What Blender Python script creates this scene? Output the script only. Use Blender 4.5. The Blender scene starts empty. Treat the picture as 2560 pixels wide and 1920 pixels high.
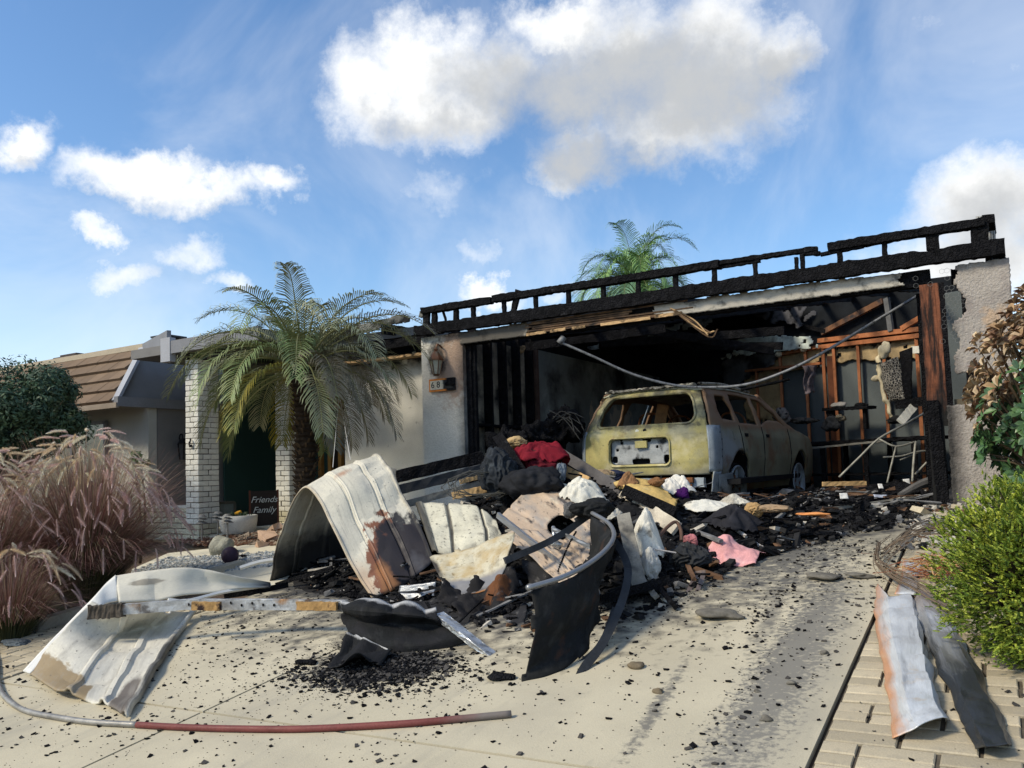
import bpy, bmesh, math, random
from mathutils import Vector, Matrix, Euler, noise
R = random.Random(7)
scn = bpy.context.scene
col = scn.collection
V = Vector
# ------------------------------------------------------------------ camera, sky, sun, exposure
FPX, PPY = 2014.0, 1050.0
YAW, PITCH, ROLL = math.radians(31.2), math.radians(3.5), 0.03
ORG = V((0, 0, 0.46))
FW = V((-math.sin(YAW)*math.cos(PITCH), math.cos(YAW)*math.cos(PITCH), math.sin(PITCH)))
_r0 = V((math.cos(YAW), math.sin(YAW), 0)); _u0 = _r0.cross(FW)
RT = _r0*math.cos(ROLL) - _u0*math.sin(ROLL)
UP = _u0*math.cos(ROLL) + _r0*math.sin(ROLL)
cam = bpy.data.cameras.new('camera'); cam_o = bpy.data.objects.new('camera', cam); col.objects.link(cam_o)
cam.sensor_fit = 'HORIZONTAL'; cam.sensor_width = 36; cam.lens = FPX/2560*36; cam.shift_y = (PPY-960)/2560
cam.clip_start = 0.05; cam.clip_end = 3000
m3 = Matrix((RT, UP, -FW)).transposed(); cam_o.matrix_world = Matrix.Translation(ORG) @ m3.to_4x4()
scn.camera = cam_o
scn.view_settings.view_transform = 'Standard'; scn.view_settings.look = 'None'
scn.view_settings.exposure = 0.34; scn.view_settings.gamma = 1.0; scn.view_settings.use_curve_mapping = False

def ray(x, y): return FW + RT*((x-1280)/FPX) - UP*((y-PPY)/FPX)
def P(x, y, d): return ORG + ray(x, y)*d
def onY(x, y, Y):
    D = ray(x, y); return ORG + D*(Y/D.y)
def h(X, Y):
    X = max(-12.5, min(3.5, X)); t = max(-16.0, Y-8.7)
    a = .12*t if t < 0 else .0432*(1-math.exp(-t/1.2))
    return a + .035*(X+.5)
def G(x, y, dz=0):
    D = ray(x, y); lo, hi = .5, 60
    for i in range(50):
        m = (lo+hi)/2; q = ORG+D*m
        if q.z > h(q.x, q.y)+dz: lo = m
        else: hi = m
    return ORG + D*lo

SUN_DIR = V((-0.50, -0.66, 0.72)).normalized()          # towards the sun
sun = bpy.data.lights.new('sun', 'SUN'); sun.energy = 2.9; sun.angle = math.radians(12); sun.color = (1, .89, .69)
sun_o = bpy.data.objects.new('sun', sun); col.objects.link(sun_o); sun_o.location = (0, 0, 30)
sun_o.rotation_euler = SUN_DIR.to_track_quat('Z', 'Y').to_euler()
world = bpy.data.worlds.new('World'); scn.world = world; world.use_nodes = True
def build_world():
    nt = world.node_tree; nt.nodes.clear(); N = nt.nodes.new; L = nt.links.new
    out = N('ShaderNodeOutputWorld'); bg = N('ShaderNodeBackground'); L(bg.outputs[0], out.inputs[0])
    bg.inputs[1].default_value = 0.15
    sky = N('ShaderNodeTexSky'); sky.sky_type = 'NISHITA'; sky.sun_disc = False
    sky.sun_elevation = math.asin(SUN_DIR.z); sky.sun_rotation = math.atan2(SUN_DIR.x, SUN_DIR.y)
    sky.air_density = 1.0; sky.dust_density = 0.4; sky.ozone_density = 2.2
    tc = N('ShaderNodeTexCoord')
    def math_(op, a, b=None, c=None):
        n = N('ShaderNodeMath'); n.operation = op
        for i, v in enumerate((a, b, c)):
            if v is None: continue
            if isinstance(v, (int, float)): n.inputs[i].default_value = v
            else: L(v, n.inputs[i])
        return n.outputs[0]
    def noise_(scale, detail=6, rough=.55, vec=None, dist=0):
        n = N('ShaderNodeTexNoise'); n.inputs['Scale'].default_value = scale; n.inputs['Detail'].default_value = detail
        n.inputs['Roughness'].default_value = rough; n.inputs['Distortion'].default_value = dist
        L(vec or tc.outputs['Generated'], n.inputs['Vector']); return n
    def rng(v, a, b, c=0, d=1):
        n = N('ShaderNodeMapRange'); n.interpolation_type = 'SMOOTHSTEP'; L(v, n.inputs[0])
        for i, q in enumerate((a, b, c, d)): n.inputs[i+1].default_value = q
        return n.outputs[0]
    wn = noise_(9, 8, .65); sub = N('ShaderNodeVectorMath'); sub.operation = 'SUBTRACT'
    L(wn.outputs['Color'], sub.inputs[0]); sub.inputs[1].default_value = (.5, .5, .5)
    scl = N('ShaderNodeVectorMath'); scl.operation = 'SCALE'; L(sub.outputs[0], scl.inputs[0]); scl.inputs['Scale'].default_value = .13
    add = N('ShaderNodeVectorMath'); add.operation = 'ADD'; L(tc.outputs['Generated'], add.inputs[0]); L(scl.outputs[0], add.inputs[1])
    def blob(x, y, rx, ry, w=1.0, src=None):            # an elliptical lobe about one direction of the sky
        k = 1.1573
        c = ray(x*k, y*k).normalized(); ex = ray((x+rx)*k, y*k).normalized()-c; ey = ray(x*k, (y-ry)*k).normalized()-c
        z = c; xx = (ex - z*ex.dot(z)).normalized(); yy = z.cross(xx)
        rot = Matrix((xx, yy, z)).transposed().to_euler()
        mp = N('ShaderNodeMapping'); mp.vector_type = 'TEXTURE'; L(src or add.outputs[0], mp.inputs[0])
        mp.inputs['Location'].default_value = c; mp.inputs['Rotation'].default_value = rot
        mp.inputs['Scale'].default_value = (ex.length, ey.length, max(.3, ex.length))
        ln = N('ShaderNodeVectorMath'); ln.operation = 'LENGTH'; L(mp.outputs[0], ln.inputs[0])
        return rng(ln.outputs['Value'], 1.75, .1, 0, w)
    def field(lst, src=None):
        f = None
        for b in lst:
            v = blob(*b, src=src); f = v if f is None else math_('SMOOTH_MAX', f, v, .12)
        return f
    lobes = [(1000,170,220,110),(1250,190,260,130),(1480,180,260,150),(795,190,125,150),(905,110,150,110),(960,225,150,100),(1090,170,150,120),(1210,60,160,80),(1330,130,220,150),
             (1560,120,190,150),(1700,120,110,120),(1440,265,200,110),(1250,330,140,80,.9),(1190,375,80,40,.75),
             (35,300,85,60),(290,385,170,62),(430,420,160,48,.9),(585,395,75,42,.85),(205,515,75,38,.85),(400,548,90,58,.8),
             (300,600,110,45,.75),(480,615,60,32,.75),(1070,640,90,45,1),(1220,640,70,30,.7),(2170,440,260,130,1.05),(2120,560,300,130,1.0),(1960,620,160,60,.7),
             (2000,60,120,60,.42),(2150,90,140,90,.5),(1060,550,70,40,.5),(930,410,130,60,.4),(560,320,300,50,.28)]
    F_ = field(lobes)
    n2 = noise_(8, 10, .66, tc.outputs['Generated']).outputs['Fac']
    dens = math_('ADD', F_, math_('MULTIPLY', math_('SUBTRACT', n2, .5), 1.2))
    # the rest of the sky: broken cloud of the same kind, outside the part in view
    n3 = noise_(2.4, 8, .6, add.outputs[0]).outputs['Fac']
    view = blob(1106, 420, 1650, 1200, 1.0, tc.outputs['Generated'])
    sep = N('ShaderNodeSeparateXYZ'); L(tc.outputs['Generated'], sep.inputs[0])
    rest = math_('MULTIPLY', math_('MULTIPLY', rng(n3, .5, .72), math_('SUBTRACT', 1, rng(view, .02, .2))), rng(sep.outputs['Z'], 0, .12))
    alpha = math_('MAXIMUM', rng(dens, .20, 1.08), rest)
    thin = math_('MULTIPLY', rng(noise_(3.2, 6, .6, None, .6).outputs['Fac'], .40, .75), .32)
    alpha = math_('MAXIMUM', alpha, thin)
    dark = field([(1330,200,330,140),(1500,200,260,150),(1180,215,190,120),(1300,340,240,80,1),(960,260,170,60,.7),(1660,170,140,110,.9),(1050,170,130,100,.8),(880,250,120,60,.7),
                  (290,430,180,35,.5),(420,450,160,30,.5),(2150,500,260,150,.7),(60,335,80,25,.5),(400,600,120,40,.4)])
    n4 = noise_(11, 6, .6).outputs['Fac']
    sh = math_('MULTIPLY', rng(math_('ADD', dark, math_('MULTIPLY', math_('SUBTRACT', n4, .5), .9)), .12, .95), 1.0)
    ccol = N('ShaderNodeMix'); ccol.data_type = 'RGBA'; L(sh, ccol.inputs[0])
    ccol.inputs[6].default_value = (6.3, 6.3, 6.2, 1); ccol.inputs[7].default_value = (3.1, 3.2, 3.3, 1)
    mix = N('ShaderNodeMix'); mix.data_type = 'RGBA'; L(alpha, mix.inputs[0]); hs = N('ShaderNodeHueSaturation'); hs.inputs['Saturation'].default_value = 1.14; L(sky.outputs[0], hs.inputs['Color']); L(hs.outputs[0], mix.inputs[6]); L(ccol.outputs[2], mix.inputs[7])
    L(mix.outputs[2], bg.inputs[0])
build_world()
world.cycles.sampling_method = 'MANUAL'; world.cycles.sample_map_resolution = 512

# ------------------------------------------------------------------ helpers
def S(hx):
    c = [int(hx[i:i+2], 16)/255 for i in (0, 2, 4)]
    return tuple(x/12.92 if x <= .04045 else ((x+.055)/1.055)**2.4 for x in c) + (1,)
MATS = {}
def M(name, c, rough=.8, metal=0, var=.2, vscale=3, layers=(), bump=.3, bscale=40, coord='Object', spec=.12, bdist=.01, fine=.12, orand=0, crack=0, nst=None):
    """c: linear or hex colour. layers: dicts(c, scale, lo, hi, stretch, blob=(c,r), grad=(axis,a,b), amp, detail)"""
    if name in MATS: return MATS[name]
    m = bpy.data.materials.new(name); m.use_nodes = True; MATS[name] = m
    nt = m.node_tree; N = nt.nodes.new; L = nt.links.new; b = nt.nodes['Principled BSDF']
    cc = (lambda q: S(q) if isinstance(q, str) else (*q, 1))
    tc = N('ShaderNodeTexCoord'); vec = tc.outputs[coord]
    def nz(scale, detail=5, stretch=None, rough=.6, dist=0):
        stretch = stretch or nst
        n = N('ShaderNodeTexNoise'); n.inputs['Scale'].default_value = scale; n.inputs['Detail'].default_value = detail
        n.inputs['Roughness'].default_value = rough; n.inputs['Distortion'].default_value = dist
        if stretch:
            mp = N('ShaderNodeMapping'); mp.inputs['Scale'].default_value = stretch; L(vec, mp.inputs[0]); L(mp.outputs[0], n.inputs['Vector'])
        else: L(vec, n.inputs['Vector'])
        return n.outputs['Fac']
    def mr(v, a, b_, c_=0, d_=1):
        n = N('ShaderNodeMapRange'); L(v, n.inputs[0])
        for i, q in enumerate((a, b_, c_, d_)): n.inputs[i+1].default_value = q
        return n.outputs[0]
    def mt(op, a, b_):
        n = N('ShaderNodeMath'); n.operation = op
        for i, q in enumerate((a, b_)):
            if isinstance(q, (int, float)): n.inputs[i].default_value = q
            else: L(q, n.inputs[i])
        return n.outputs[0]
    base = cc(c)
    def mixc(f, a, b_):
        n = N('ShaderNodeMix'); n.data_type = 'RGBA'; L(f, n.inputs[0])
        for i, q in ((6, a), (7, b_)):
            if isinstance(q, tuple): n.inputs[i].default_value = q
            else: L(q, n.inputs[i])
        return n.outputs[2]
    lo = tuple(max(0, x*(1-var)) for x in base[:3])+(1,); hi = tuple(min(1, x*(1+var)) for x in base[:3])+(1,)
    cur = mixc(mr(nz(vscale, 6), .3, .7), lo, hi)
    if fine:
        f = mr(nz(bscale*1.7, 3), .3, .7, 1-fine, 1+fine)
        n = N('ShaderNodeVectorMath'); n.operation = 'SCALE'; L(cur, n.inputs[0]); L(f, n.inputs['Scale']); cur = n.outputs[0]
    if orand:
        oi = N('ShaderNodeObjectInfo'); n = N('ShaderNodeVectorMath'); n.operation = 'SCALE'; L(cur, n.inputs[0]); L(mr(oi.outputs['Random'], 0, 1, 1-orand, 1+orand), n.inputs['Scale']); cur = n.outputs[0]
    for ly in layers:
        nn = nz(ly.get('scale', 3), ly.get('detail', 6), ly.get('stretch'), ly.get('rough', .6), ly.get('dist', 0))
        amp = ly.get('amp', 1.0)
        if 'blob' in ly:
            c0, r0 = ly['blob']
            mp = N('ShaderNodeMapping'); mp.vector_type = 'TEXTURE'; L(vec, mp.inputs[0])
            mp.inputs['Location'].default_value = c0; mp.inputs['Scale'].default_value = r0 if hasattr(r0, '__len__') else (r0,)*3
            mp.inputs['Rotation'].default_value = ly.get('rot', (0, 0, 0))
            ln = N('ShaderNodeVectorMath'); ln.operation = 'LENGTH'; L(mp.outputs[0], ln.inputs[0])
            f = mt('ADD', mt('SUBTRACT', 1, ln.outputs['Value']), mt('MULTIPLY', mt('SUBTRACT', nn, .5), amp))
        elif 'grad' in ly:
            ax, a, b_ = ly['grad']
            dp = N('ShaderNodeVectorMath'); dp.operation = 'DOT_PRODUCT'; L(vec, dp.inputs[0]); dp.inputs[1].default_value = ax
            f = mt('ADD', mr(dp.outputs['Value'], a, b_), mt('MULTIPLY', mt('SUBTRACT', nn, .5), amp))
        else: f = nn
        f = mr(f, ly['lo'], ly['hi'])
        if 'max' in ly: f = mt('MULTIPLY', f, ly['max'])
        cur = mixc(f, cur, cc(ly['c']))
    L(cur, b.inputs['Base Color'])
    b.inputs['Metallic'].default_value = metal; b.inputs['Specular IOR Level'].default_value = spec
    L(mr(nz(vscale*4, 4), .3, .7, max(.02, rough-.12), min(1, rough+.12)), b.inputs['Roughness'])
    if bump:
        bp = N('ShaderNodeBump'); bp.inputs['Strength'].default_value = bump; bp.inputs['Distance'].default_value = bdist
        hgt = nz(bscale, 6)
        if crack:
            vo = N('ShaderNodeTexVoronoi'); vo.feature = 'DISTANCE_TO_EDGE'; vo.inputs['Scale'].default_value = crack; wv = N('ShaderNodeVectorMath'); wv.operation = 'MULTIPLY_ADD'
            nn_ = N('ShaderNodeTexNoise'); nn_.inputs['Scale'].default_value = 8; L(vec, nn_.inputs['Vector']); L(nn_.outputs['Color'], wv.inputs[0]); wv.inputs[1].default_value = (.08, .08, .08); L(vec, wv.inputs[2]); L(wv.outputs[0], vo.inputs['Vector'])
            hgt = mt('ADD', mt('MULTIPLY', hgt, .6), mr(vo.outputs['Distance'], 0, .22))
        L(hgt, bp.inputs['Height']); L(bp.outputs[0], b.inputs['Normal'])
    return m

def link(o, parent=None):
    col.objects.link(o)
    if parent is not None:
        o.parent = parent; o.matrix_parent_inverse = Matrix.Translation(-V(parent.location))
    return o
def tag(o, label=None, cat=None, group=None, kind=None):
    if label: o['label'] = label
    if cat: o['category'] = cat; o['kind'] = kind or 'thing'
    if group: o['group'] = group
    if kind: o['kind'] = kind
    return o
def thing(name, label, cat, loc, group=None, kind=None):
    o = bpy.data.objects.new(name, None); o.location = loc; col.objects.link(o); o.empty_display_size = .1
    return tag(o, label, cat, group, kind)
def mesh(name, vs, fs, mat, parent=None, smooth=False, uv=None, mats=None, midx=None):
    """One mesh object. Top-level meshes get their origin at their centre; children keep the parent's frame."""
    me = bpy.data.meshes.new(name)
    me.from_pydata([tuple(v) for v in vs], [], fs)
    if uv:
        ul = me.uv_layers.new(name='UVMap')
        for l in me.loops: ul.data[l.index].uv = uv[l.vertex_index]
    me.materials.append(mat)
    for q in (mats or []): me.materials.append(q)
    if midx: me.polygons.foreach_set('material_index', midx)
    if smooth: me.polygons.foreach_set('use_smooth', [True]*len(me.polygons))
    me.update()
    return link(bpy.data.objects.new(name, me), parent)
def inst(name, me, loc, rot=(0, 0, 0), scale=(1, 1, 1), parent=None):
    o = bpy.data.objects.new(name, me); o.location = loc; o.rotation_euler = rot; o.scale = scale
    return link(o, parent)
class MB:
    def __init__(s): s.v = []; s.f = []; s.mi = []
    def add(s, vs, fs, mi=0):
        n = len(s.v); s.v += [V(q) for q in vs]; s.f += [tuple(i+n for i in f) for f in fs]; s.mi += [mi]*len(fs)
    def quad(s, a, b, c, d, mi=0): s.add([a, b, c, d], [(0, 1, 2, 3)], mi)
    def box(s, lo, hi, mi=0):
        x0, y0, z0 = lo; x1, y1, z1 = hi
        s.add([(x0,y0,z0),(x1,y0,z0),(x1,y1,z0),(x0,y1,z0),(x0,y0,z1),(x1,y0,z1),(x1,y1,z1),(x0,y1,z1)],
              [(0,3,2,1),(4,5,6,7),(0,1,5,4),(1,2,6,5),(2,3,7,6),(3,0,4,7)], mi)
    def bar(s, a, b, w, t, up=V((0, 0, 1)), n=1, jit=0, mi=0):
        a = V(a); b = V(b); d = (b-a); L_ = d.length; d.normalize()
        sx = d.cross(up)
        if sx.length < 1e-4: sx = d.cross(V((1, 0, 0)))
        sx.normalize(); sy = sx.cross(d)
        vs = []; fs = []
        prof = [(-.5,-.5),(0,-.5),(.5,-.5),(.5,0),(.5,.5),(0,.5),(-.5,.5),(-.5,0)] if jit else [(-.5,-.5),(.5,-.5),(.5,.5),(-.5,.5)]
        k = len(prof)
        for i in range(n+1):
            c = a + d*(L_*i/n)
            for (p, q) in prof:
                o = c + sx*(p*w) + sy*(q*t)
                if jit: o += V((R.uniform(-1,1), R.uniform(-1,1), R.uniform(-1,1)))*jit
                vs.append(o)
        for i in range(n):
            for j in range(k):
                fs.append((i*k+j, i*k+(j+1)%k, (i+1)*k+(j+1)%k, (i+1)*k+j))
        fs.append(tuple(range(k))[::-1]); fs.append(tuple(n*k+j for j in range(k)))
        s.add(vs, fs, mi)
    def tube(s, pts, r, n=8, seg=6, mi=0, cap=True):
        pts = spline(pts, seg) if seg > 1 else [V(p) for p in pts]
        m = len(pts); rr = r if hasattr(r, '__len__') else None
        up = V((0, 0, 1)); vs = []; fs = []
        for i, p in enumerate(pts):
            d = (pts[min(i+1, m-1)]-pts[max(i-1, 0)]).normalized()
            sx = d.cross(up)
            if sx.length < .05: sx = d.cross(V((1, 0, 0)))
            sx.normalize(); sy = sx.cross(d)
            q = (rr[0]+(rr[1]-rr[0])*i/(m-1)) if rr else r
            for j in range(n):
                a = 2*math.pi*j/n; vs.append(p+sx*(math.cos(a)*q)+sy*(math.sin(a)*q))
        for i in range(m-1):
            for j in range(n): fs.append((i*n+j, i*n+(j+1)%n, (i+1)*n+(j+1)%n, (i+1)*n+j))
        if cap: fs.append(tuple(range(n))[::-1]); fs.append(tuple((m-1)*n+j for j in range(n)))
        s.add(vs, fs, mi)
    def chunk(s, c, sx, sy, sz, mi=0, rz=None):
        rot = Euler((R.uniform(-.5, .5), R.uniform(-.5, .5), R.uniform(0, 6.3) if rz is None else rz)).to_matrix()
        vs = []
        for (x, y, z) in ((-1,-1,-1),(1,-1,-1),(1,1,-1),(-1,1,-1),(-1,-1,1),(1,-1,1),(1,1,1),(-1,1,1)):
            vs.append(V(c) + rot @ V((x*sx*R.uniform(.5, 1), y*sy*R.uniform(.5, 1), z*sz*R.uniform(.4, 1))))
        s.add(vs, [(0,3,2,1),(4,5,6,7),(0,1,5,4),(1,2,6,5),(2,3,7,6),(3,0,4,7)], mi)
    def build(s, name, mat, parent=None, smooth=False, mats=None):
        return mesh(name, s.v, s.f, mat, parent, smooth, mats=mats, midx=s.mi if mats else None)
def cr(p0, p1, p2, p3, t):
    return p1*1 + (p2-p0)*(.5*t) + (p0*2-p1*5+p2*4-p3)*(.5*t*t) + (p1*3-p0-p2*3+p3)*(.5*t*t*t)
def spline(pts, seg=8):
    pts = [V(p) for p in pts]
    if len(pts) < 3:
        return [pts[0].lerp(pts[1], i/seg) for i in range(seg+1)]
    out = []
    for i in range(len(pts)-1):
        a = pts[i-1] if i else pts[0]*2-pts[1]; d = pts[i+2] if i+2 < len(pts) else pts[-1]*2-pts[-2]
        for k in range(seg): out.append(cr(a, pts[i], pts[i+1], d, k/seg))
    out.append(pts[-1]); return out
def resample(pts, t):
    n = len(pts)-1; f = min(max(t, 0), 1)*n; i = min(int(f), n-1); f -= i
    if n == 1: return pts[0].lerp(pts[1], f)
    a = pts[i-1] if i else pts[0]*2-pts[1]; d = pts[i+2] if i+2 <= n else pts[-1]*2-pts[-2]
    return cr(a, pts[i], pts[i+1], d, f)
def lerp_row(pts, t):
    n = len(pts)-1; f = min(max(t, 0), 1)*n; i = min(int(f), n-1); return pts[i].lerp(pts[i+1], f-i)
def sheet(name, rows, mat, parent=None, nu=30, nv=12, thick=.004, crumple=0, cscale=6, ribs=(), ragged=0, seed=0, smooth=True, ridged=0, lin=False, crease=0, crs=2.2):
    """A bent sheet of real thickness through a grid of points; rows run along u, each row along v."""
    rows = [[V(p) for p in r] for r in rows]
    vs = []; uv = []
    for i in range(nu+1):
        u = i/nu; rr = [resample(r, 0) for r in rows]
        for j in range(nv+1):
            v = j/nv; c = [(lerp_row if lin else resample)(r, v) for r in rows]
            vs.append(resample(c, u)); uv.append((u, v))
    def at(i, j): return vs[min(max(i, 0), nu)*(nv+1)+min(max(j, 0), nv)]
    out = []
    for i in range(nu+1):
        for j in range(nv+1):
            n = (at(i+1, j)-at(i-1, j)).cross(at(i, j+1)-at(i, j-1))
            n = n.normalized() if n.length > 1e-9 else V((0, 0, 1))
            p = at(i, j).copy(); o = 0
            if crumple:
                q = p*cscale+V((seed*3.1, seed*1.7, 0))
                o += noise.fractal(q, 1, 2, 3)*crumple
                if ridged: o += (1-abs(noise.noise(q*.8))*2.2)*ridged
            if crease:
                q = p*crs+V((seed*1.3, seed*2.9, seed*.7)); q += V((noise.noise(q*.6), noise.noise(q*.6+V((3, 0, 0))), 0))*.5
                o += (abs(noise.noise(q))-.25)*crease*2 + (abs(noise.noise(q*2.3))-.25)*crease*.7
            for (rv, rw, rh) in ribs:
                o += rh*min(1, max(0, 1-abs(j/nv-rv)/rw)*2)
            out.append(p+n*o)
    fs = []
    for i in range(nu):
        for j in range(nv):
            e = min(i, nu-1-i)/nu*2, min(j, nv-1-j)/nv*2
            if ragged and min(e) < ragged*(.5+noise.noise(at(i, j)*7+V((seed, 0, 0)))): continue
            fs.append((i*(nv+1)+j, (i+1)*(nv+1)+j, (i+1)*(nv+1)+j+1, i*(nv+1)+j+1))
    o = mesh(name, out, fs, mat, parent, smooth, uv=uv)
    if crease: o.data.set_sharp_from_angle(angle=math.radians(11))
    md = o.modifiers.new('thickness', 'SOLIDIFY'); md.thickness = thick; md.offset = 0
    return o
def lump(name, c, r, mat, parent=None, seed=0, sub=4, amp=.25, fs=2.2, fold=.25, floor=None, rot=0):
    """A heap of cloth: a folded closed surface"""
    bm = bmesh.new(); bmesh.ops.create_icosphere(bm, subdivisions=sub, radius=1)
    rm = Matrix.Rotation(rot, 3, 'Z'); c = V(c)
    for v in bm.verts:
        p = v.co.copy(); q = p*fs+V((seed*5.3, seed*2.1, seed))
        wq = q*.62+V((noise.noise(q*.7), noise.noise(q*.7+V((4, 0, 0))), noise.noise(q*.7+V((0, 4, 0)))))*.8
        rd = 1-abs(noise.noise(V((wq.x*1.9, wq.y*1.9, wq.z*.8))))*2.6; r2 = 1-abs(noise.noise(wq*2.3+V((9, 1, 2))))*2.6
        k = 1+noise.noise(q*.55)*amp*1.3 + rd*fold*.30 + r2*fold*.13
        p = p*k; p = rm @ V((p.x*r[0], p.y*r[1], p.z*r[2])); p += c
        if floor is not None and p.z < floor: p.z = floor + (p.z-floor)*.05
        v.co = p
    me = bpy.data.meshes.new(name); bm.to_mesh(me); bm.free(); me.materials.append(mat)
    me.polygons.foreach_set('use_smooth', [True]*len(me.polygons))
    return link(bpy.data.objects.new(name, me), parent)
def inside(p, poly):
    x, y = p; c = False; n = len(poly)
    for i in range(n):
        x1, y1 = poly[i]; x2, y2 = poly[i-1]
        if (y1 > y) != (y2 > y) and x < (x2-x1)*(y-y1)/(y2-y1)+x1: c = not c
    return c
def near_edge(p, poly):
    best = None; p = V(p)
    for i in range(len(poly)):
        a = V(poly[i-1]); b = V(poly[i]); d = b-a; l = d.length_squared
        t = 0 if l == 0 else max(0, min(1, (p-a).dot(d)/l)); q = a+d*t; e = (q-p).length
        if best is None or e < best[0]: best = (e, q)
    return best
def holed(name, us, ws, fn, holes, mat, parent, thick=.02, keep=None, smooth=True):
    """A surface fn(u,w) over a grid with openings cut out of it and its edges drawn onto the outlines"""
    res = us[1]-us[0]
    pts = [[(u, w) for w in ws] for u in us]
    nu, nw = len(us)-1, len(ws)-1; alive = {}
    for i in range(nu):
        for j in range(nw):
            c = ((us[i]+us[i+1])/2, (ws[j]+ws[j+1])/2)
            if any(inside(c, hh) for hh in holes) or (keep and not keep(*c)): continue
            alive[(i, j)] = 1
    cnt = {}
    for (i, j) in alive:
        for q in ((i, j), (i+1, j), (i+1, j+1), (i, j+1)): cnt[q] = cnt.get(q, 0)+1
    for (i, j), k in cnt.items():
        if k < 4 and holes:
            p = pts[i][j]; b = min((near_edge(p, hh) for hh in holes), key=lambda q: q[0])
            if b[0] < res*1.1: pts[i][j] = tuple(b[1])
        elif k < 4 and keep: pts[i][j] = (pts[i][j][0]+R.uniform(-.35, .35)*res, pts[i][j][1]+R.uniform(-.35, .35)*(ws[1]-ws[0]))
    idx = {}; vs = []; uv = []; fs = []
    for (i, j) in alive:
        f = []
        for q in ((i, j), (i+1, j), (i+1, j+1), (i, j+1)):
            if q not in idx: idx[q] = len(vs); vs.append(fn(*pts[q[0]][q[1]])); uv.append(pts[q[0]][q[1]])
            f.append(idx[q])
        fs.append(tuple(f))
    o = mesh(name, vs, fs, mat, parent, smooth, uv=uv)
    md = o.modifiers.new('thickness', 'SOLIDIFY'); md.thickness = thick; md.offset = -1
    return o
def frange(a, b, n): return [a+(b-a)*i/n for i in range(n+1)]
def rrect(x0, x1, y0, y1, r, n=6):
    o = []
    for (cx, cy, a0) in ((x1-r, y1-r, 0), (x0+r, y1-r, 90), (x0+r, y0+r, 180), (x1-r, y0+r, 270)):
        for i in range(n+1):
            a = math.radians(a0+90*i/n); o.append((cx+r*math.cos(a), cy+r*math.sin(a)))
    return o
# ------------------------------------------------------------------ materials
SOOT = (.012, .012, .014)
m_char = M('charred_wood', (.011, .011, .0125), .8, var=.5, vscale=14, bump=.8, bscale=70, bdist=.012, spec=.05, crack=34,
           layers=[dict(c=(.07, .07, .075), scale=9, lo=.62, hi=.8, max=.6)])
m_ash = M('ash_rubble', (.019, .019, .02), .95, var=.5, vscale=5, bump=.8, bscale=40, layers=[dict(c=(.12, .115, .11), scale=7, lo=.62, hi=.78, max=.7), dict(c=(.10, .06, .035), scale=3.3, lo=.64, hi=.74, max=.6)])
m_conc = M('driveway_concrete', (.50, .45, .33), .88, var=.10, vscale=1.3, bump=.25, bscale=120, fine=.08, layers=[
    dict(c=(.33, .30, .235), scale=.9, lo=.48, hi=.72, max=.6), dict(c=(.30, .28, .23), scale=2.2, lo=.55, hi=.7, max=.45, stretch=(2.4, .3, 1)),
    dict(c=(.33, .31, .25), scale=14, lo=.62, hi=.72, max=.35, stretch=(1, .35, 1)),
    dict(c=(.08, .08, .08), scale=60, lo=.66, hi=.72, max=.55),
    dict(c=(.05, .05, .052), blob=((-3.7, 5.5, -.5), (3.2, 2.0, 2)), scale=7, amp=1.7, lo=.15, hi=.6, max=.9),
    dict(c=(.045, .045, .047), blob=((-2.0, 8.2, -.2), (2.6, 2.2, 2)), scale=7, amp=1.2, lo=.1, hi=.6, max=.95),
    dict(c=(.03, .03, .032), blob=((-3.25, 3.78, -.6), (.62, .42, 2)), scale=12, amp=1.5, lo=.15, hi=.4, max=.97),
    dict(c=(.06, .06, .06), blob=((-5.2, 5.4, -.6), (1.5, .8, 2)), scale=7, amp=1.5, lo=.2, hi=.7, max=.85),
    dict(c=(.10, .10, .10), blob=((-.98, 4.4, -.5), (.24, 2.7, 2)), rot=(0, 0, .02), scale=34, amp=2.4, lo=.25, hi=.6, max=.8),
    dict(c=(.28, .265, .225), blob=((-.9, 4.0, -.5), (.34, 3.0, 2)), scale=3, amp=.8, lo=.2, hi=.7, max=.4),
    dict(c=(.10, .10, .10), blob=((-1.42, 3.55, -.6), (.07, 1.0, 2)), rot=(0, 0, .12), scale=30, amp=2.2, lo=.3, hi=.8, max=.75),
    dict(c=(.09, .09, .088), blob=((-1.45, 6.5, -.3), (.8, 1.9, 2)), scale=16, amp=2.4, lo=.3, hi=.8, max=.85),
    dict(c=(.10, .10, .10), blob=((-1.25, 5.0, -.4), (.12, 1.4, 2)), rot=(0, 0, .1), scale=22, amp=2.2, lo=.4, hi=.9, max=.6)])
m_paver = M('clay_paver', (.44, .38, .27), .85, orand=.22, var=.16, vscale=2.2, bump=.35, bscale=90, layers=[dict(c=(.22, .20, .165), scale=9, lo=.52, hi=.72, max=.6)])
m_joint = M('paver_joint_dirt', (.10, .085, .065), .95, var=.3, vscale=20, bump=.5)
m_soil = M('soil', (.12, .085, .06), .95, var=.35, vscale=4, bump=.8, bscale=60, layers=[dict(c=(.07, .075, .04), scale=1.5, lo=.5, hi=.7, max=.6)])
m_stucco = M('stucco', (.56, .55, .5), .92, var=.08, vscale=2, bump=.5, bscale=75, bdist=.006, layers=[
    dict(c=(.30, .29, .27), scale=1.6, lo=.55, hi=.8, max=.4)])
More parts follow.
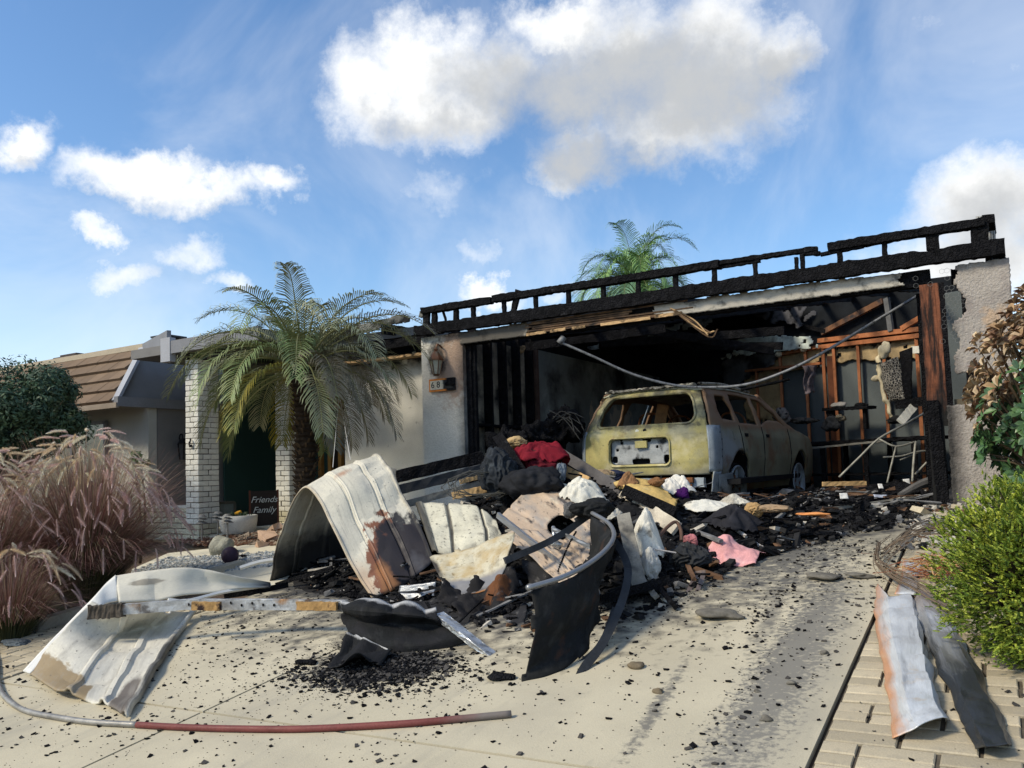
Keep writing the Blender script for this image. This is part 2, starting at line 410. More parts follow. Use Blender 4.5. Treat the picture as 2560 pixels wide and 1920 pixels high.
m_pier = M('stucco_scorched', (.60, .58, .52), .92, var=.1, vscale=2, bump=1.0, bscale=45, bdist=.016, layers=[
    dict(c=(.34, .22, .15), blob=((-6.15, 8.68, 1.85), (.42, .4, .75)), scale=9, amp=1.1, lo=.2, hi=.5, max=.85),
    dict(c=(.03, .03, .03), blob=((-6.42, 8.6, 1.98), (.19, .3, .3)), scale=12, amp=.9, lo=.05, hi=.35, max=.9),
    dict(c=(.04, .04, .04), grad=((1, 0, 0), -6.25, -5.98), scale=10, amp=.6, lo=.45, hi=1.1, max=.9),
    dict(c=(.05, .045, .04), grad=((0, 0, 1), 2.0, 2.4), scale=22, amp=1.5, lo=.5, hi=.9, max=.85)])
m_pier2 = M('stucco_heat_stained', (.40, .36, .32), .92, var=.14, vscale=3, bump=1.0, bscale=45, bdist=.018, layers=[
    dict(c=(.28, .24, .22), scale=5, lo=.5, hi=.65, max=.7), dict(c=(.46, .34, .24), blob=((.02, 8.68, 1.7), (.2, .4, .3)), scale=14, amp=1.6, lo=.4, hi=.8),
    dict(c=(.03, .03, .03), grad=((1, 0, 0), -.14, -.40), scale=12, amp=.35, lo=.45, hi=1.0, max=.95),
    dict(c=(.12, .10, .10), grad=((0, 0, 1), 1.95, 2.4), scale=9, amp=1.1, lo=.5, hi=1.0, max=.8),
    dict(c=(.05, .05, .05), scale=70, lo=.66, hi=.72, max=.7)])
m_header = M('header_stucco', (.45, .42, .36), .9, var=.1, vscale=3, bump=.5, bscale=60, layers=[
    dict(c=(.05, .05, .048), scale=7, lo=.55, hi=.66, max=.75), dict(c=(.07, .065, .055), grad=((0, 0, 1), 2.17, 2.30), scale=6, amp=1.2, lo=.5, hi=.9, max=.85),
    dict(c=(.05, .045, .04), blob=((-5.6, 8.7, 2.2), (1.0, .5, .5)), scale=8, amp=1.3, lo=.1, hi=.5, max=.85)])
m_gray_trim = M('grey_trim_paint', (.20, .205, .22), .7, var=.1, bump=.1)
m_gable = M('shaded_stucco', (.19, .185, .18), .9, var=.1, bump=.4, bscale=80)  # darker than the wing front: shade of the side faces put into the colour
m_rtile = M('tan_roof_tile', (.19, .135, .092), .85, orand=.18, var=.14, vscale=1.7, bump=.35, bscale=50, layers=[dict(c=(.12, .09, .065), scale=6, lo=.55, hi=.75, max=.4)])
m_brickw = M('white_painted_brick', (.66, .645, .58), .8, orand=.10, var=.09, vscale=3.1, bump=.4, bscale=50, layers=[dict(c=(.42, .38, .28), scale=9, lo=.6, hi=.78, max=.5)])
m_brickt = M('cream_painted_brick', (.56, .53, .40), .82, orand=.12, var=.12, vscale=3.1, bump=.4, bscale=50, layers=[dict(c=(.34, .30, .20), scale=7, lo=.55, hi=.78, max=.6)])
m_mortar = M('dirty_mortar', (.09, .08, .065), .95, var=.3, vscale=9, bump=.5)
m_teal = M('dark_green_wall_paint', (.035, .075, .065), .8, var=.12, vscale=1.2, bump=.15)
m_wood_new = M('stud_timber', (.40, .15, .065), .75, var=.3, vscale=5, bump=.3, bscale=50, layers=[
    dict(c=(.05, .03, .02), scale=5, lo=.58, hi=.72, max=.85), dict(c=(.52, .27, .14), scale=16, lo=.55, hi=.75, max=.4, stretch=(1, 1, .2))])
m_black = M('soot_black_wall', (.013, .015, .018), .9, var=.5, vscale=3, bump=.5, bscale=30, layers=[dict(c=(.05, .055, .055), scale=2.3, lo=.6, hi=.8, max=.5)])

# ------------------------------------------------------------------ setting: ground, driveway, pavers, beds
def terrain():
    xs = [-700, -200, -80, -40, -25]+frange(-20, 8, 56)+[12, 20, 40, 90, 250, 700]
    ys = [-300, -80, -30, -16]+frange(-10, 16, 52)+[20, 30, 60, 150, 400, 900]
    vs = [(x, y, h(x, y)-.035) for x in xs for y in ys]; n = len(ys)
    fs = [(i*n+j, (i+1)*n+j, (i+1)*n+j+1, i*n+j+1) for i in range(len(xs)-1) for j in range(n-1)]
    tag(mesh('ground', vs, fs, m_soil, None, True), 'brown soil ground of the front garden around the house', kind='structure')
terrain()
def slab(name, x0, x1, y0, y1, mat, parent, z=0, nx=6, ny=8, thick=.03):
    vs = []; fs = []
    xs = frange(x0, x1, nx); ys = frange(y0, y1, ny); n = ny+1
    for k in (0, 1):
        for x in xs:
            for y in ys: vs.append((x, y, h(x, y)+z-k*thick))
    m = (nx+1)*n
    for i in range(nx):
        for j in range(ny):
            fs.append((i*n+j, (i+1)*n+j, (i+1)*n+j+1, i*n+j+1))
    for i in range(nx):
        fs += [(i*n, m+i*n, m+(i+1)*n, (i+1)*n), (i*n+ny, (i+1)*n+ny, m+(i+1)*n+ny, m+i*n+ny)]
    for j in range(ny):
        fs += [(j, j+1, m+j+1, m+j), (nx*n+j, m+nx*n+j, m+nx*n+j+1, nx*n+j+1)]
    return mesh(name, vs, fs, mat, parent)
drive = thing('driveway', 'cream concrete driveway slabs strewn with char, sloping up to the garage', None, (-3.3, 4, -.8), kind='structure')
xj = [-5.95, -3.8, -.68]; yj = [-4, 2.93, 5.57, 8.82]
for i in range(2):
    for j in range(3):
        slab('slab', xj[i]+.009, xj[i+1]-.009, yj[j]+.010, yj[j+1]-.010, m_conc, drive)
m_floor = M('sooty_garage_floor', (.05, .05, .05), .9, var=.4, vscale=4, bump=.6)
tag(slab('garage_floor', -6.3, -.1, 8.83, 17.5, m_floor, None, .002), 'sooty concrete floor inside the burned garage', kind='structure')
def pavers(name, label, x0, nx, y0, y1, bl, bw, mat):
    root = thing(name, label, None, (x0, y0, h(x0, y0)), kind='structure')
    slab('sand_bed', x0, x0+nx*bl, y0, y1, m_joint, root, -.012, 4, 10, .02)
    proto = []
    for k in range(5):
        mb = MB(); a, b, c = bl/2-.009, bw/2-.0045, .03; e = .005
        j = [R.uniform(-.003, .003) for _ in range(8)]
        mb.add([(-a+j[0],-b,-c),(a,-b+j[1],-c),(a,b,-c),(-a,b,-c),(-a+j[0],-b,-e),(a,-b+j[1],-e),(a,b,-e),(-a,b,-e),
                (-a+e,-b+e,0),(a-e,-b+e,0),(a-e,b-e,0),(-a+e,b-e,0)],
               [(0,1,5,4),(1,2,6,5),(2,3,7,6),(3,0,4,7),(4,5,9,8),(5,6,10,9),(6,7,11,10),(7,4,8,11),(8,9,10,11)])
        me = bpy.data.meshes.new('brick'); me.from_pydata([tuple(v) for v in mb.v], [], mb.f); me.materials.append(mat); proto.append(me)
    y = y0+bw/2; row = 0
    while y < y1:
        rr_ = (row//2) % 2
        for i in range(nx + rr_):
            x = x0+bl*(i+.5) if rr_ == 0 else x0+bl*i
            sx = 1
            if rr_ and i in (0, nx): sx = .5; x += bl*.25*(1 if i == 0 else -1)
            inst('brick', R.choice(proto), (x, y, h(x, y)+R.uniform(-.003, .003)),
                 (math.atan(.12)+R.uniform(-.008, .008), -math.atan(.035)+R.uniform(-.008, .008), R.uniform(-.008, .008)), (sx, 1, 1), root)
        y += bw; row += 1
    return root
pavers('brick_paving', 'strip of cream clay pavers between the driveway and the green bushes', -.67, 6, 2.6, 7.4, .272, .1, m_paver)
pavers('brick_paving', 'strip of cream clay pavers between the driveway and the purple grass bed', -7.2, 6, 1.9, 4.9, .2, .105, m_paver)
def kerb():
    mb = MB(); ys = frange(1.0, 6.2, 12)
    for i in range(12):
        a = (-7.30, ys[i]); b = (-7.30, ys[i+1])
        za, zb = h(*a), h(*b); w = .12; t = .07
        mb.add([(a[0]-w,a[1],za-.05),(a[0],a[1],za-.05),(a[0],a[1],za+t),(a[0]-w,a[1],za+t),(b[0]-w,b[1],zb-.05),(b[0],b[1],zb-.05),(b[0],b[1],zb+t),(b[0]-w,b[1],zb+t)],
               [(3,2,6,7),(1,5,6,2),(0,3,7,4),(0,1,2,3),(4,7,6,5)])
    tag(mb.build('kerb', M('kerb_concrete', (.42, .38, .30), .9, var=.15, vscale=3)), 'pale concrete kerb edging the purple grass bed', kind='structure')
kerb()
m_walk = M('walk_concrete', (.62, .58, .46), .88, var=.10, vscale=1.5, bump=.2, bscale=100, layers=[dict(c=(.3, .27, .2), scale=12, lo=.62, hi=.72, max=.4)])
def patch(name, poly, mat, z, label, kind):
    c = sum((V(p) for p in poly), V((0, 0)))/len(poly); vs = [V((c.x, c.y, h(c.x, c.y)+z))]; ring = []
    for i in range(len(poly)):
        a, b = V(poly[i]), V(poly[(i+1) % len(poly)])
        for k in range(6):
            q = a.lerp(b, k/6); ring.append(q)
    fs = []; n = len(ring); m = 5
    for k in range(1, m+1):
        for q in ring:
            w = c.lerp(q, k/m); vs.append(V((w.x, w.y, h(w.x, w.y)+z)))
    for i in range(n):
        fs.append((0, 1+i, 1+(i+1) % n))
        for k in range(m-1): fs.append((1+k*n+i, 1+(k+1)*n+i, 1+(k+1)*n+(i+1) % n, 1+k*n+(i+1) % n))
    return tag(mesh(name, vs, fs, mat), label, kind=kind)
g2 = lambda x, y: (G(x, y).x, G(x, y).y)
patch('path', [g2(330,1425), g2(420,1385), g2(720,1352), g2(760,1400), g2(700,1470), g2(330,1470)], m_walk, .012, 'cream concrete front path leading to the porch', 'structure')
patch('porch_floor', [(-11.7, 7.75), (-8.0, 7.9), (-8.0, 11.5), (-11.7, 11.5)], m_walk, .03, 'concrete floor of the shaded entry porch', 'structure')
def scatter(name, poly, n, sz, mats, label, z=0, flat=.5, parent=None, clump=None, mound=None, elong=1):
    xs = [p[0] for p in poly]; ys = [p[1] for p in poly]; mb = MB(); k = 0; tries = 0
    while k < n and tries < n*20:
        tries += 1
        x = R.uniform(min(xs), max(xs)); y = R.uniform(min(ys), max(ys))
        if not inside((x, y), poly): continue
        if clump and R.random() > clump(x, y): continue
        s = sz[0]*((sz[1]/sz[0])**(R.random()**2.2)); zz = h(x, y)+z+(mound(x, y) if mound else 0)
        mb.chunk((x, y, zz+s*flat*.5), s*R.uniform(.7, 1.3)*(elong if R.random() < .3 else 1), s*R.uniform(.6, 1), s*flat, R.randrange(len(mats))); k += 1
    o = mb.build(name, mats[0], parent, mats=mats[1:])
    return tag(o, label, kind='stuff')
m_grav = [M('gravel_a', (.42, .45, .46), .8, var=.3, vscale=9), M('gravel_b', (.25, .28, .30), .8, var=.3, vscale=9), M('gravel_c', (.55, .53, .48), .8, var=.3, vscale=9)]
scatter('gravel', [g2(330,1432), g2(420,1398), g2(700,1382), g2(690,1418), g2(480,1440), g2(330,1460)], 5000, (.008, .028), m_grav, 'blue grey gravel strip beside the front path', .014)
m_mulch = [M('mulch_a', (.10, .05, .03), .9, var=.4, vscale=9), M('mulch_b', (.17, .10, .07), .9, var=.4, vscale=9), M('mulch_c', (.30, .24, .18), .9, var=.3, vscale=9)]
scatter('mulch', [g2(455,1356), g2(620,1338), g2(760,1320), g2(790,1370), g2(640,1364), g2(500,1368)], 2600, (.012, .05), m_mulch, 'brown bark mulch bed in front of the porch', .02, .3, elong=2)
# ------------------------------------------------------------------ burned garage
gar = thing('burned_garage', 'fire-gutted garage with charred roof rail and scorched stucco front', 'garage', (-3.3, 8.8, 0))
def onX(x, y, X):
    D = ray(x, y); return ORG + D*(X/D.x)
def plane_pt(x, y, p0, n):
    D = ray(x, y); return ORG + D*((V(p0)-ORG).dot(n)/D.dot(n))
FY = 8.70
def stucco_box(name, x0, x1, y0, y1, z0, z1, mat, parent):
    nx = max(2, int((x1-x0)/.12)); nz = max(2, int((z1-z0)/.12))
    mb = MB(); mb.box((x0, y0, z0), (x1, y1, z1)); return mb.build(name, mat, parent)
stucco_box('pier', -6.68, -6.0, FY, 9.0, -.35, 2.285, m_pier, gar)
# right pier: the render coat has fallen away along a ragged edge
def rp_keep(x, z):
    j = noise.noise(V((x*3, z*5, 1)))*.09
    if z > 1.25: return x > -.30+j+.05*math.sin(z*4)
    if z > .95: return x > -.22+j*1.4+(1.25-z)*.25
    return x > -.43
holed('pier', frange(-.44, .16, 34), frange(-.25, 2.27, 110), lambda x, z: V((x, FY-.02+noise.noise(V((x*4, z*4, 0)))*.012, z)), [], m_pier2, gar, .04, rp_keep)
mb = MB(); mb.box((-.36, FY+.05, -.2), (.14, FY+.09, 1.0)); mb.build('sheathing', M('sheathing_paper', (.10, .085, .06), .9, var=.4), gar)
mb = MB(); mb.box((.10, 8.78, -.2), (.14, 16, 2.3)); mb.build('side_wall', m_black, gar)
# header
def header(x0, x1, z0f, z1f, mat, name, seed):
    def keep(x, z):
        e = .025*noise.noise(V((x*4, z*9, seed)))
        return z > z0f(x)+e*.3 and z < z1f(x)+e and x > x0+.08*(noise.noise(V((z*14, seed, 0)))+.3) and x < x1-.12*(noise.noise(V((z*11, seed, 4)))+.4)
    return holed(name, frange(x0, x1, int((x1-x0)/.02)), frange(2.10, 2.30, 14), lambda x, z: V((x, FY-.015+noise.noise(V((x*3, z*6, seed)))*.008, z)), [], mat, gar, .03, keep)
header(-6.05, -4.95, lambda x: 2.13, lambda x: 2.29, m_header, 'header_render', 1)
header(-3.35, -.72, lambda x: 2.14, lambda x: 2.29, m_header, 'header_render', 2)
mb = MB(); mb.bar((-6.2, FY+.09, 2.2), (-.5, FY+.09, 2.2), .1, .16, n=60, jit=.006); mb.build('header_beam', m_char, gar)
m_lath = M('scorched_lath', (.16, .10, .06), .8, var=.5, vscale=6, bump=.4, layers=[dict(c=(.02, .02, .02), scale=4, lo=.45, hi=.62, max=.95, stretch=(1, 3, 3))])
m_lath2 = M('bare_wood_strip', (.50, .33, .17), .75, var=.3, vscale=6, bump=.3, layers=[dict(c=(.04, .03, .02), scale=4, lo=.5, hi=.6, max=.9)])
for i in range(6):
    z = 2.285-i*.026; x0 = -5.15+R.uniform(-.2, .3)+i*.06; x1 = -3.15+R.uniform(-.5, .3)
    mb = MB(); mb.bar((x0, FY-.01-.004*i, z+R.uniform(-.006, .006)), (x1, FY-.01, z+R.uniform(-.008, .008)), .014, .018, n=20, jit=.002)
    mb.build('lath', m_lath, gar)
for (a, b, z) in ((-5.0, -4.72, 2.135), (-4.66, -4.45, 2.14), (-4.36, -4.18, 2.14), (-3.98, -3.35, 2.14), (-3.3, -2.98, 2.15)):
    mb = MB(); mb.bar((a, FY-.035, z), (b, FY-.035, z+.004), .02, .034, n=10, jit=.003); mb.build('lath', m_lath2, gar)
for k in range(4):   # splayed lath ends hanging at the middle of the opening
    mb = MB(); a = onY(1675+k*4, 770+k*3, FY-.03); b = onY(1735+k*12, 800+k*14, FY-.06); c = onY(1770+k*8, 838-k*5, FY-.1)
    mb.tube([a, b, c], .008, 5, 5); mb.build('lath', m_lath if k % 2 else m_lath2, gar)
# rim beam, rail and posts
def charbar(name, a, b, w, t, n=None, jit=.009, mat=None, parent=gar):
    L_ = (V(b)-V(a)).length
    n = n or max(4, int(L_/.035)); a = V(a); b = V(b)
    mb = MB(); mb.bar(a, b, w, t, n=n, jit=jit*.55)
    if jit >= .005:                                  # eaten away unevenly along its length
        d = (b-a).normalized(); s0 = R.uniform(0, 50)
        for v in mb.v:
            u = (v-a).dot(d); c = a+d*u; k = 1+.16*noise.noise(V((u*2.2+s0, 0, 0)))+.13*noise.noise(V((u*9+s0, 3, 0)))-.30*max(0, noise.noise(V((u*3.7+s0, 7, (v-c).z*20)))-.25)
            v += (v-c)*(k-1)
    return mb.build(name, mat or m_char, parent)
charbar('rim_beam', (-6.72, FY-.06, 2.372), (.13, FY-.06, 2.372), .10, .145)
ya = FY-.06
r1a = onY(1056, 778, ya); r1b = onY(2044, 622, ya); r2a = onY(2066, 622, ya); r2b = onY(2462, 556, ya)
charbar('top_rail', r1a, r1a.lerp(r1b, .22), .11, .085)
charbar('top_rail', r1a.lerp(r1b, .226)+V((0, 0, .008)), r1a.lerp(r1b, .80), .11, .082)
charbar('top_rail', r1a.lerp(r1b, .80)+V((0, 0, .012)), r1b, .08, .045, jit=.007)
charbar('top_rail', r1a.lerp(r1b, .80)+V((0, .01, -.035)), r1a.lerp(r1b, .885)+V((0, 0, -.03)), .06, .03, jit=.007)
charbar('top_rail', r2a+V((.02, 0, .008)), r2b, .11, .08)
charbar('top_rail', r2a+V((-.06, 0, -.05)), r2a+V((.35, 0, -.035)), .06, .03, jit=.007)
charbar('top_rail', onY(2002, 634, ya), onY(2050, 634, ya), .07, .04, jit=.008)
for (px, w) in ((1066, .1), (1086, .07), (1140, .06), (1183, .05), (1260, .05), (1339, .045), (1421, .05), (1508, .05), (1595, .05), (1688, .05),
                (1785, .05), (1887, .042), (1990, .035), (2005, .04), (2098, .05), (2210, .045), (2324, .07), (2340, .04), (2440, .09), (2457, .08)):
    top = onY(px, 766-(px-1060)*.1567+12, ya); b = V((top.x, ya, 2.44))
    if px in (1990,): top.z = 2.57
    charbar('parapet_post', b, top, .05, w, n=5, jit=.006)
charbar('parapet_post', onY(1282, 786, ya), onY(1297, 725, ya), .05, .07, n=5)      # slanting post
charbar('parapet_post', onY(1118, 812, ya), onY(1108, 778, ya), .03, .025, n=4)
charbar('rim_beam', (.08, FY, 2.38), (.08, 15, 2.42), .1, .16, n=60)
charbar('top_rail', (.02, FY, 2.67), (.02, 12, 2.67), .1, .08, n=40)
# jambs
charbar('jamb', (-6.0, FY+.1, -.3), (-6.0, FY+.1, 2.13), .05, .16, n=30, jit=.005)
charbar('jamb', (-5.9, FY+.12, -.3), (-5.9, FY+.12, 2.13), .04, .05, n=30, jit=.004)
m_jamb = M('scorched_jamb_timber', (.20, .075, .04), .75, var=.35, vscale=5, bump=.5, layers=[
    dict(c=(.015, .013, .013), scale=7, lo=.42, hi=.58, max=.95, stretch=(3, 3, .35)), dict(c=(.015, .015, .015), grad=((0, 0, 1), 1.25, .75), scale=6, amp=.6, lo=.3, hi=.7)])
for (xa, xb, w, t, m) in ((-.55, -.54, .03, .09, m_jamb), (-.51, -.497, .035, .09, m_jamb), (-.465, -.45, .03, .07, m_jamb), (-.425, -.405, .022, .08, m_char)):
    charbar('jamb', (xb, FY+.02, .0 if m is m_jamb and xa < -.5 else .75), (xa, FY+.02, 2.13), w, t, n=30, jit=.003, mat=m)
charbar('jamb', (-.50, FY-.01, -.1), (-.545, FY-.02, 1.0), .05, .1, n=24, jit=.006)
charbar('jamb', (-.6, FY+.3, -.1), (-.6, FY+.3, 2.1), .04, .09, n=24, jit=.006)
charbar('jamb', (-.2, FY+.02, 1.0), (-.2, FY+.02, 2.25), .05, .09, n=16, jit=.004)
# torn chicken wire under the fallen render
def hexwire(c, ux, uz, nx, nz, r, seed):
    mb = MB(); done = set()
    for i in range(nx):
        for j in range(nz):
            cx = (i+.5*(j % 2))*r*1.732; cz = j*r*1.5
            if noise.noise(V((cx*7, cz*7, seed))) < -.05: continue
            pts = []
            for k in range(6):
                a = math.radians(60*k+30); x = cx+r*math.cos(a); z = cz+r*math.sin(a)
                pts.append(V(c)+V(ux)*x+V(uz)*z+V((0, -1, 0))*(.04*noise.noise(V((x*5, z*5, seed)))+.02))
            for k in range(6):
                a, b = pts[k], pts[(k+1) % 6]; key = tuple(sorted((tuple(round(q, 3) for q in a), tuple(round(q, 3) for q in b))))
                if key in done: continue
                done.add(key); mb.bar(a, b, .0016, .0016)
    return mb
m_wire = M('galvanised_wire', (.22, .22, .21), .6, metal=.3, bump=0)
hexwire((-.62, FY-.02, 2.12), (1, 0, 0), (0, 0, 1), 7, 4, .024, 1).build('chicken_wire', m_wire, gar)
hexwire((-.42, FY-.04, 1.55), (1, 0, 0), (.12, 0, 1), 4, 15, .024, 2).build('chicken_wire', m_wire, gar)
# interior shell
mb = MB(); mb.add([(-6.4, 8.95, -.3), (-6.4, 17, -.3), (-6.4, 17, 3.7), (-6.4, 8.95, 2.36)], [(0, 1, 2, 3)]); mb.build('left_wall', m_black, gar)
mb = MB(); mb.box((-6.4, 16.9, -.3), (.1, 16.95, 3.8)); mb.build('back_wall', m_black, gar)
for i, y in enumerate((8.98, 9.38, 9.78, 10.18, 10.58, 10.98)):
    charbar('stud', (-6.3, y, -.2), (-6.3, y, 2.5), .045, .12, n=12, jit=.004)
m_bay = M('smoked_sheathing', (.24, .21, .16), .9, var=.5, vscale=2, layers=[dict(c=(.015, .015, .015), scale=2.5, lo=.42, hi=.62)])
for i, y in enumerate((9.18, 9.58, 9.98, 10.38, 10.78)):
    mb = MB(); mb.box((-6.375, y-.16, -.2), (-6.365, y+.16, 2.35)); mb.build('wall_bay', m_bay, gar)
charbar('nogging', (-6.3, 8.98, 1.1), (-6.3, 11, 1.1), .1, .04, n=20)
m_dry = M('smoked_drywall', (.16, .18, .172), .9, var=.35, vscale=1.2, bump=.3, layers=[
    dict(c=(.34, .31, .25), blob=((-6.2, 14.35, 1.1), (.3, .75, .75)), scale=5, amp=1.1, lo=.25, hi=.34),
    dict(c=(.30, .27, .21), blob=((-6.2, 13.05, 1.2), (.3, .14, .6)), scale=7, amp=1.0, lo=.3, hi=.42),
    dict(c=(.016, .016, .018), scale=1.1, lo=.48, hi=.64, max=.95), dict(c=(.012, .012, .014), grad=((0, 0, 1), 1.0, .2), scale=3, amp=.9, lo=.3, hi=.8)])
mb = MB(); mb.box((-6.26, 11.15, -.2), (-6.235, 16.5, 2.35)); mb.build('drywall', m_dry, gar)
charbar('stud', (-6.25, 11.08, -.2), (-6.25, 11.08, 2.4), .05, .1, n=16, jit=.003, mat=M('scorched_brown_post', (.07, .045, .035), .8, var=.4, vscale=6))
# roof: rises from the beam to the back; burned through near the front, opening widened to let daylight in
mb = MB(); mb.add([(-6.45, 11.2, 2.80), (-3.9, 11.2, 2.80), (-3.4, 17, 3.75), (-6.45, 17, 3.75), (-6.45, 11.2, 2.86), (-3.9, 11.2, 2.86), (-3.4, 17, 3.81), (-6.45, 17, 3.81)],
                  [(0,3,2,1),(4,5,6,7),(0,1,5,4),(1,2,6,5),(2,3,7,6),(3,0,4,7)]); mb.build('roof_deck', m_black, gar)
for i in range(11):
    x = -6.1+i*.58; z0 = 2.25+R.uniform(-.06, .03)
    charbar('rafter', (x, 8.95, z0), (x+R.uniform(-.05, .05), 16.6, 3.55), .05, .14, n=26, jit=.01)
for (a, b) in (((-5.6, 12.2, 2.5), (-2.6, 12.0, 2.35)), ((-5.0, 13.6, 2.55), (-2.9, 13.2, 2.3)), ((-5.9, 10.2, 2.25), (-4.0, 10.9, 2.4)), ((-4.9, 11.2, 2.6), (-3.0, 13.0, 2.2))):
    charbar('ceiling_joist', a, b, .05, .12, n=24, jit=.01)
m_hang = M('hanging_ceiling_board', (.11, .12, .115), .9, var=.5, vscale=3, layers=[dict(c=(.015, .015, .015), scale=3, lo=.5, hi=.62)])
for (px, py, Y, w, hh, s) in ((1660, 830, 12.4, .8, .3, 1), (1740, 800, 12.9, .5, .35, 2), (1480, 870, 11.8, .25, .06, 3), (1300, 880, 10.8, .18, .14, 4)):
    c = onY(px, py, Y); rows = [[c+V((-w/2, 0, hh/2)), c+V((w/2, .1, hh/2+.05))], [c+V((-w/2, .05, -hh/2)), c+V((w/2, .02, -hh/2))]]
    sheet('ceiling_board', rows, m_hang if s < 4 else m_lath2, gar, 10, 16, .012, .05, 3, ragged=.5, seed=s)
# open stud wall at the back right of the garage, with its truss
WA = V((-.6, 13.75, 0)); WB = V((-4.2, 16.3, 0)); WD = (WB-WA).normalized(); WN = V((WD.y, -WD.x, 0))
if WN.y > 0: WN = -WN
wp = lambda x, y, off=0: plane_pt(x, y, WA+WN*off, WN)
m_back = M('bare_sheathing_back', (.10, .115, .118), .9, var=.15, vscale=1.0, bump=.2)
m_tan = M('kraft_paper', (.42, .31, .17), .9, var=.25, vscale=3, bump=.3, layers=[dict(c=(.05, .04, .03), scale=2.6, lo=.52, hi=.72, max=.8)])
mb = MB(); q = WA-WN*.12; e = WB-WN*.12+WD*1.5; q = q-WD*.8
mb.quad(q+V((0, 0, -.3)), e+V((0, 0, -.3)), e+V((0, 0, 3.3)), q+V((0, 0, 2.9))); mb.build('outer_sheathing', m_back, gar)
def wall_sheet(name, pts, mat, off, seed, ragged=.25, cr_=.02):
    (a, b, c, d) = [wp(x, y, off) for (x, y) in pts]
    return sheet(name, [[a, b], [d, c]], mat, gar, 24, 60, .012, cr_, 3, ragged=ragged, seed=seed)
wall_sheet('kraft_panel', [(2040, 870), (2330, 838), (2330, 900), (2040, 912)], m_tan, -.06, 3, .5)
wall_sheet('kraft_panel', [(1860, 905), (2055, 868), (2055, 918), (1860, 945)], m_tan, -.06, 5, .1)
wall_sheet('kraft_panel', [(1860, 930), (1955, 918), (1960, 1060), (1860, 1060)], m_tan, -.06, 8, .1)
mb = MB(); a, b, c, d = wp(1700, 770, -.05), wp(2340, 715, -.05), wp(2340, 828, -.05), wp(1700, 900, -.05)
mb.quad(a, b, c, d); mb.build('attic_boarding', m_black, gar)
def wbar(name, x0, y0, x1, y1, w, t, mat, off=0, jit=.003):
    return charbar(name, wp(x0, y0, off), wp(x1, y1, off), w, t, n=14, jit=jit, mat=mat)
for (x0, y0, x1, y1, w) in ((1891, 926, 1894, 1040, .04), (1950, 885, 1966, 1060, .045), (2013, 878, 2028, 1060, .045), (2057, 862, 2071, 1060, .05), (2084, 872, 2094, 1060, .045),
                            (2144, 864, 2162, 1075, .045), (2208, 858, 2230, 1075, .045), (2290, 840, 2300, 1060, .05)):
    a = wp(x0, y0); b = wp(x1, y1); charbar('stud', V((a.x, a.y, -.1)), a, .085, w, n=18, jit=.003, mat=m_wood_new)
a = wp(2076, 890); charbar('stud', V((a.x, a.y, 0)), a, .06, .12, n=12, jit=.002, mat=M('brown_board', (.16, .06, .03), .75, var=.3, layers=[dict(c=(.03, .02, .02), scale=4, lo=.5, hi=.7, max=.8)]))
wbar('top_plate', 2048, 852, 2325, 820, .09, .075, m_wood_new, .01); wbar('top_plate', 2048, 868, 2325, 836, .09, .07, m_wood_new, .015)
wbar('top_plate', 1949, 886, 2052, 866, .09, .06, m_wood_new, .0); wbar('nogging', 1866, 928, 2054, 908, .09, .045, m_wood_new, .012)
m_truss = M('half_burned_truss', (.20, .10, .055), .8, var=.4, vscale=4, bump=.5, layers=[dict(c=(.03, .03, .033), scale=3, lo=.42, hi=.58, max=.95)])
wbar('truss_web', 2055, 832, 2208, 752, .06, .09, m_truss, .05); wbar('truss_web', 1850, 780, 2065, 828, .06, .07, m_char, .06)
wbar('truss_web', 2216, 745, 2228, 828, .05, .09, M('grey_scorched_post', (.12, .12, .12), .8, var=.4), .05); wbar('truss_web', 2254, 822, 2325, 780, .05, .08, m_wood_new, .05)
wbar('truss_chord', 1700, 800, 2000, 735, .06, .09, m_char, .1)
m_plast = M('peeling_plaster', (.62, .68, .62), .9, var=.25, vscale=3, bump=.4, layers=[dict(c=(.05, .05, .05), scale=2.7, lo=.5, hi=.68, max=.9), dict(c=(.36, .27, .18), scale=4, lo=.62, hi=.7, max=.8)])
wall_sheet('plaster', [(1830, 828), (2052, 838), (2050, 872), (1800, 900)], m_plast, .12, 11, .35)
wall_sheet('plaster', [(1800, 895), (1955, 870), (1950, 905), (1790, 1000)], M('smoky_plaster', (.16, .16, .165), .9, var=.5, vscale=2, layers=[dict(c=(.02, .02, .022), scale=2, lo=.45, hi=.6)]), .02, 13, .3)
wall_sheet('plaster', [(1840, 785), (2045, 750), (2040, 795), (1990, 825)], M('sooty_plaster', (.09, .09, .1), .9, var=.5, vscale=3, layers=[dict(c=(.02, .02, .022), scale=3, lo=.5, hi=.6)]), .15, 15, .6)
mb = MB(); a, b, c, d = wp(2278, 866, .05), wp(2340, 862, .05), wp(2340, 880, .05), wp(2278, 884, .05); mb.quad(a, b, c, d)
mb.build('junction_board', M('white_board', (.62, .6, .52), .8), gar)
for (x, y) in ((1947, 885), (2010, 872)):
    lump('drywall_scrap', wp(x, y, .06), (.07, .04, .06), M('pale_drywall', (.5, .45, .34), .9), gar, seed=x, sub=2)
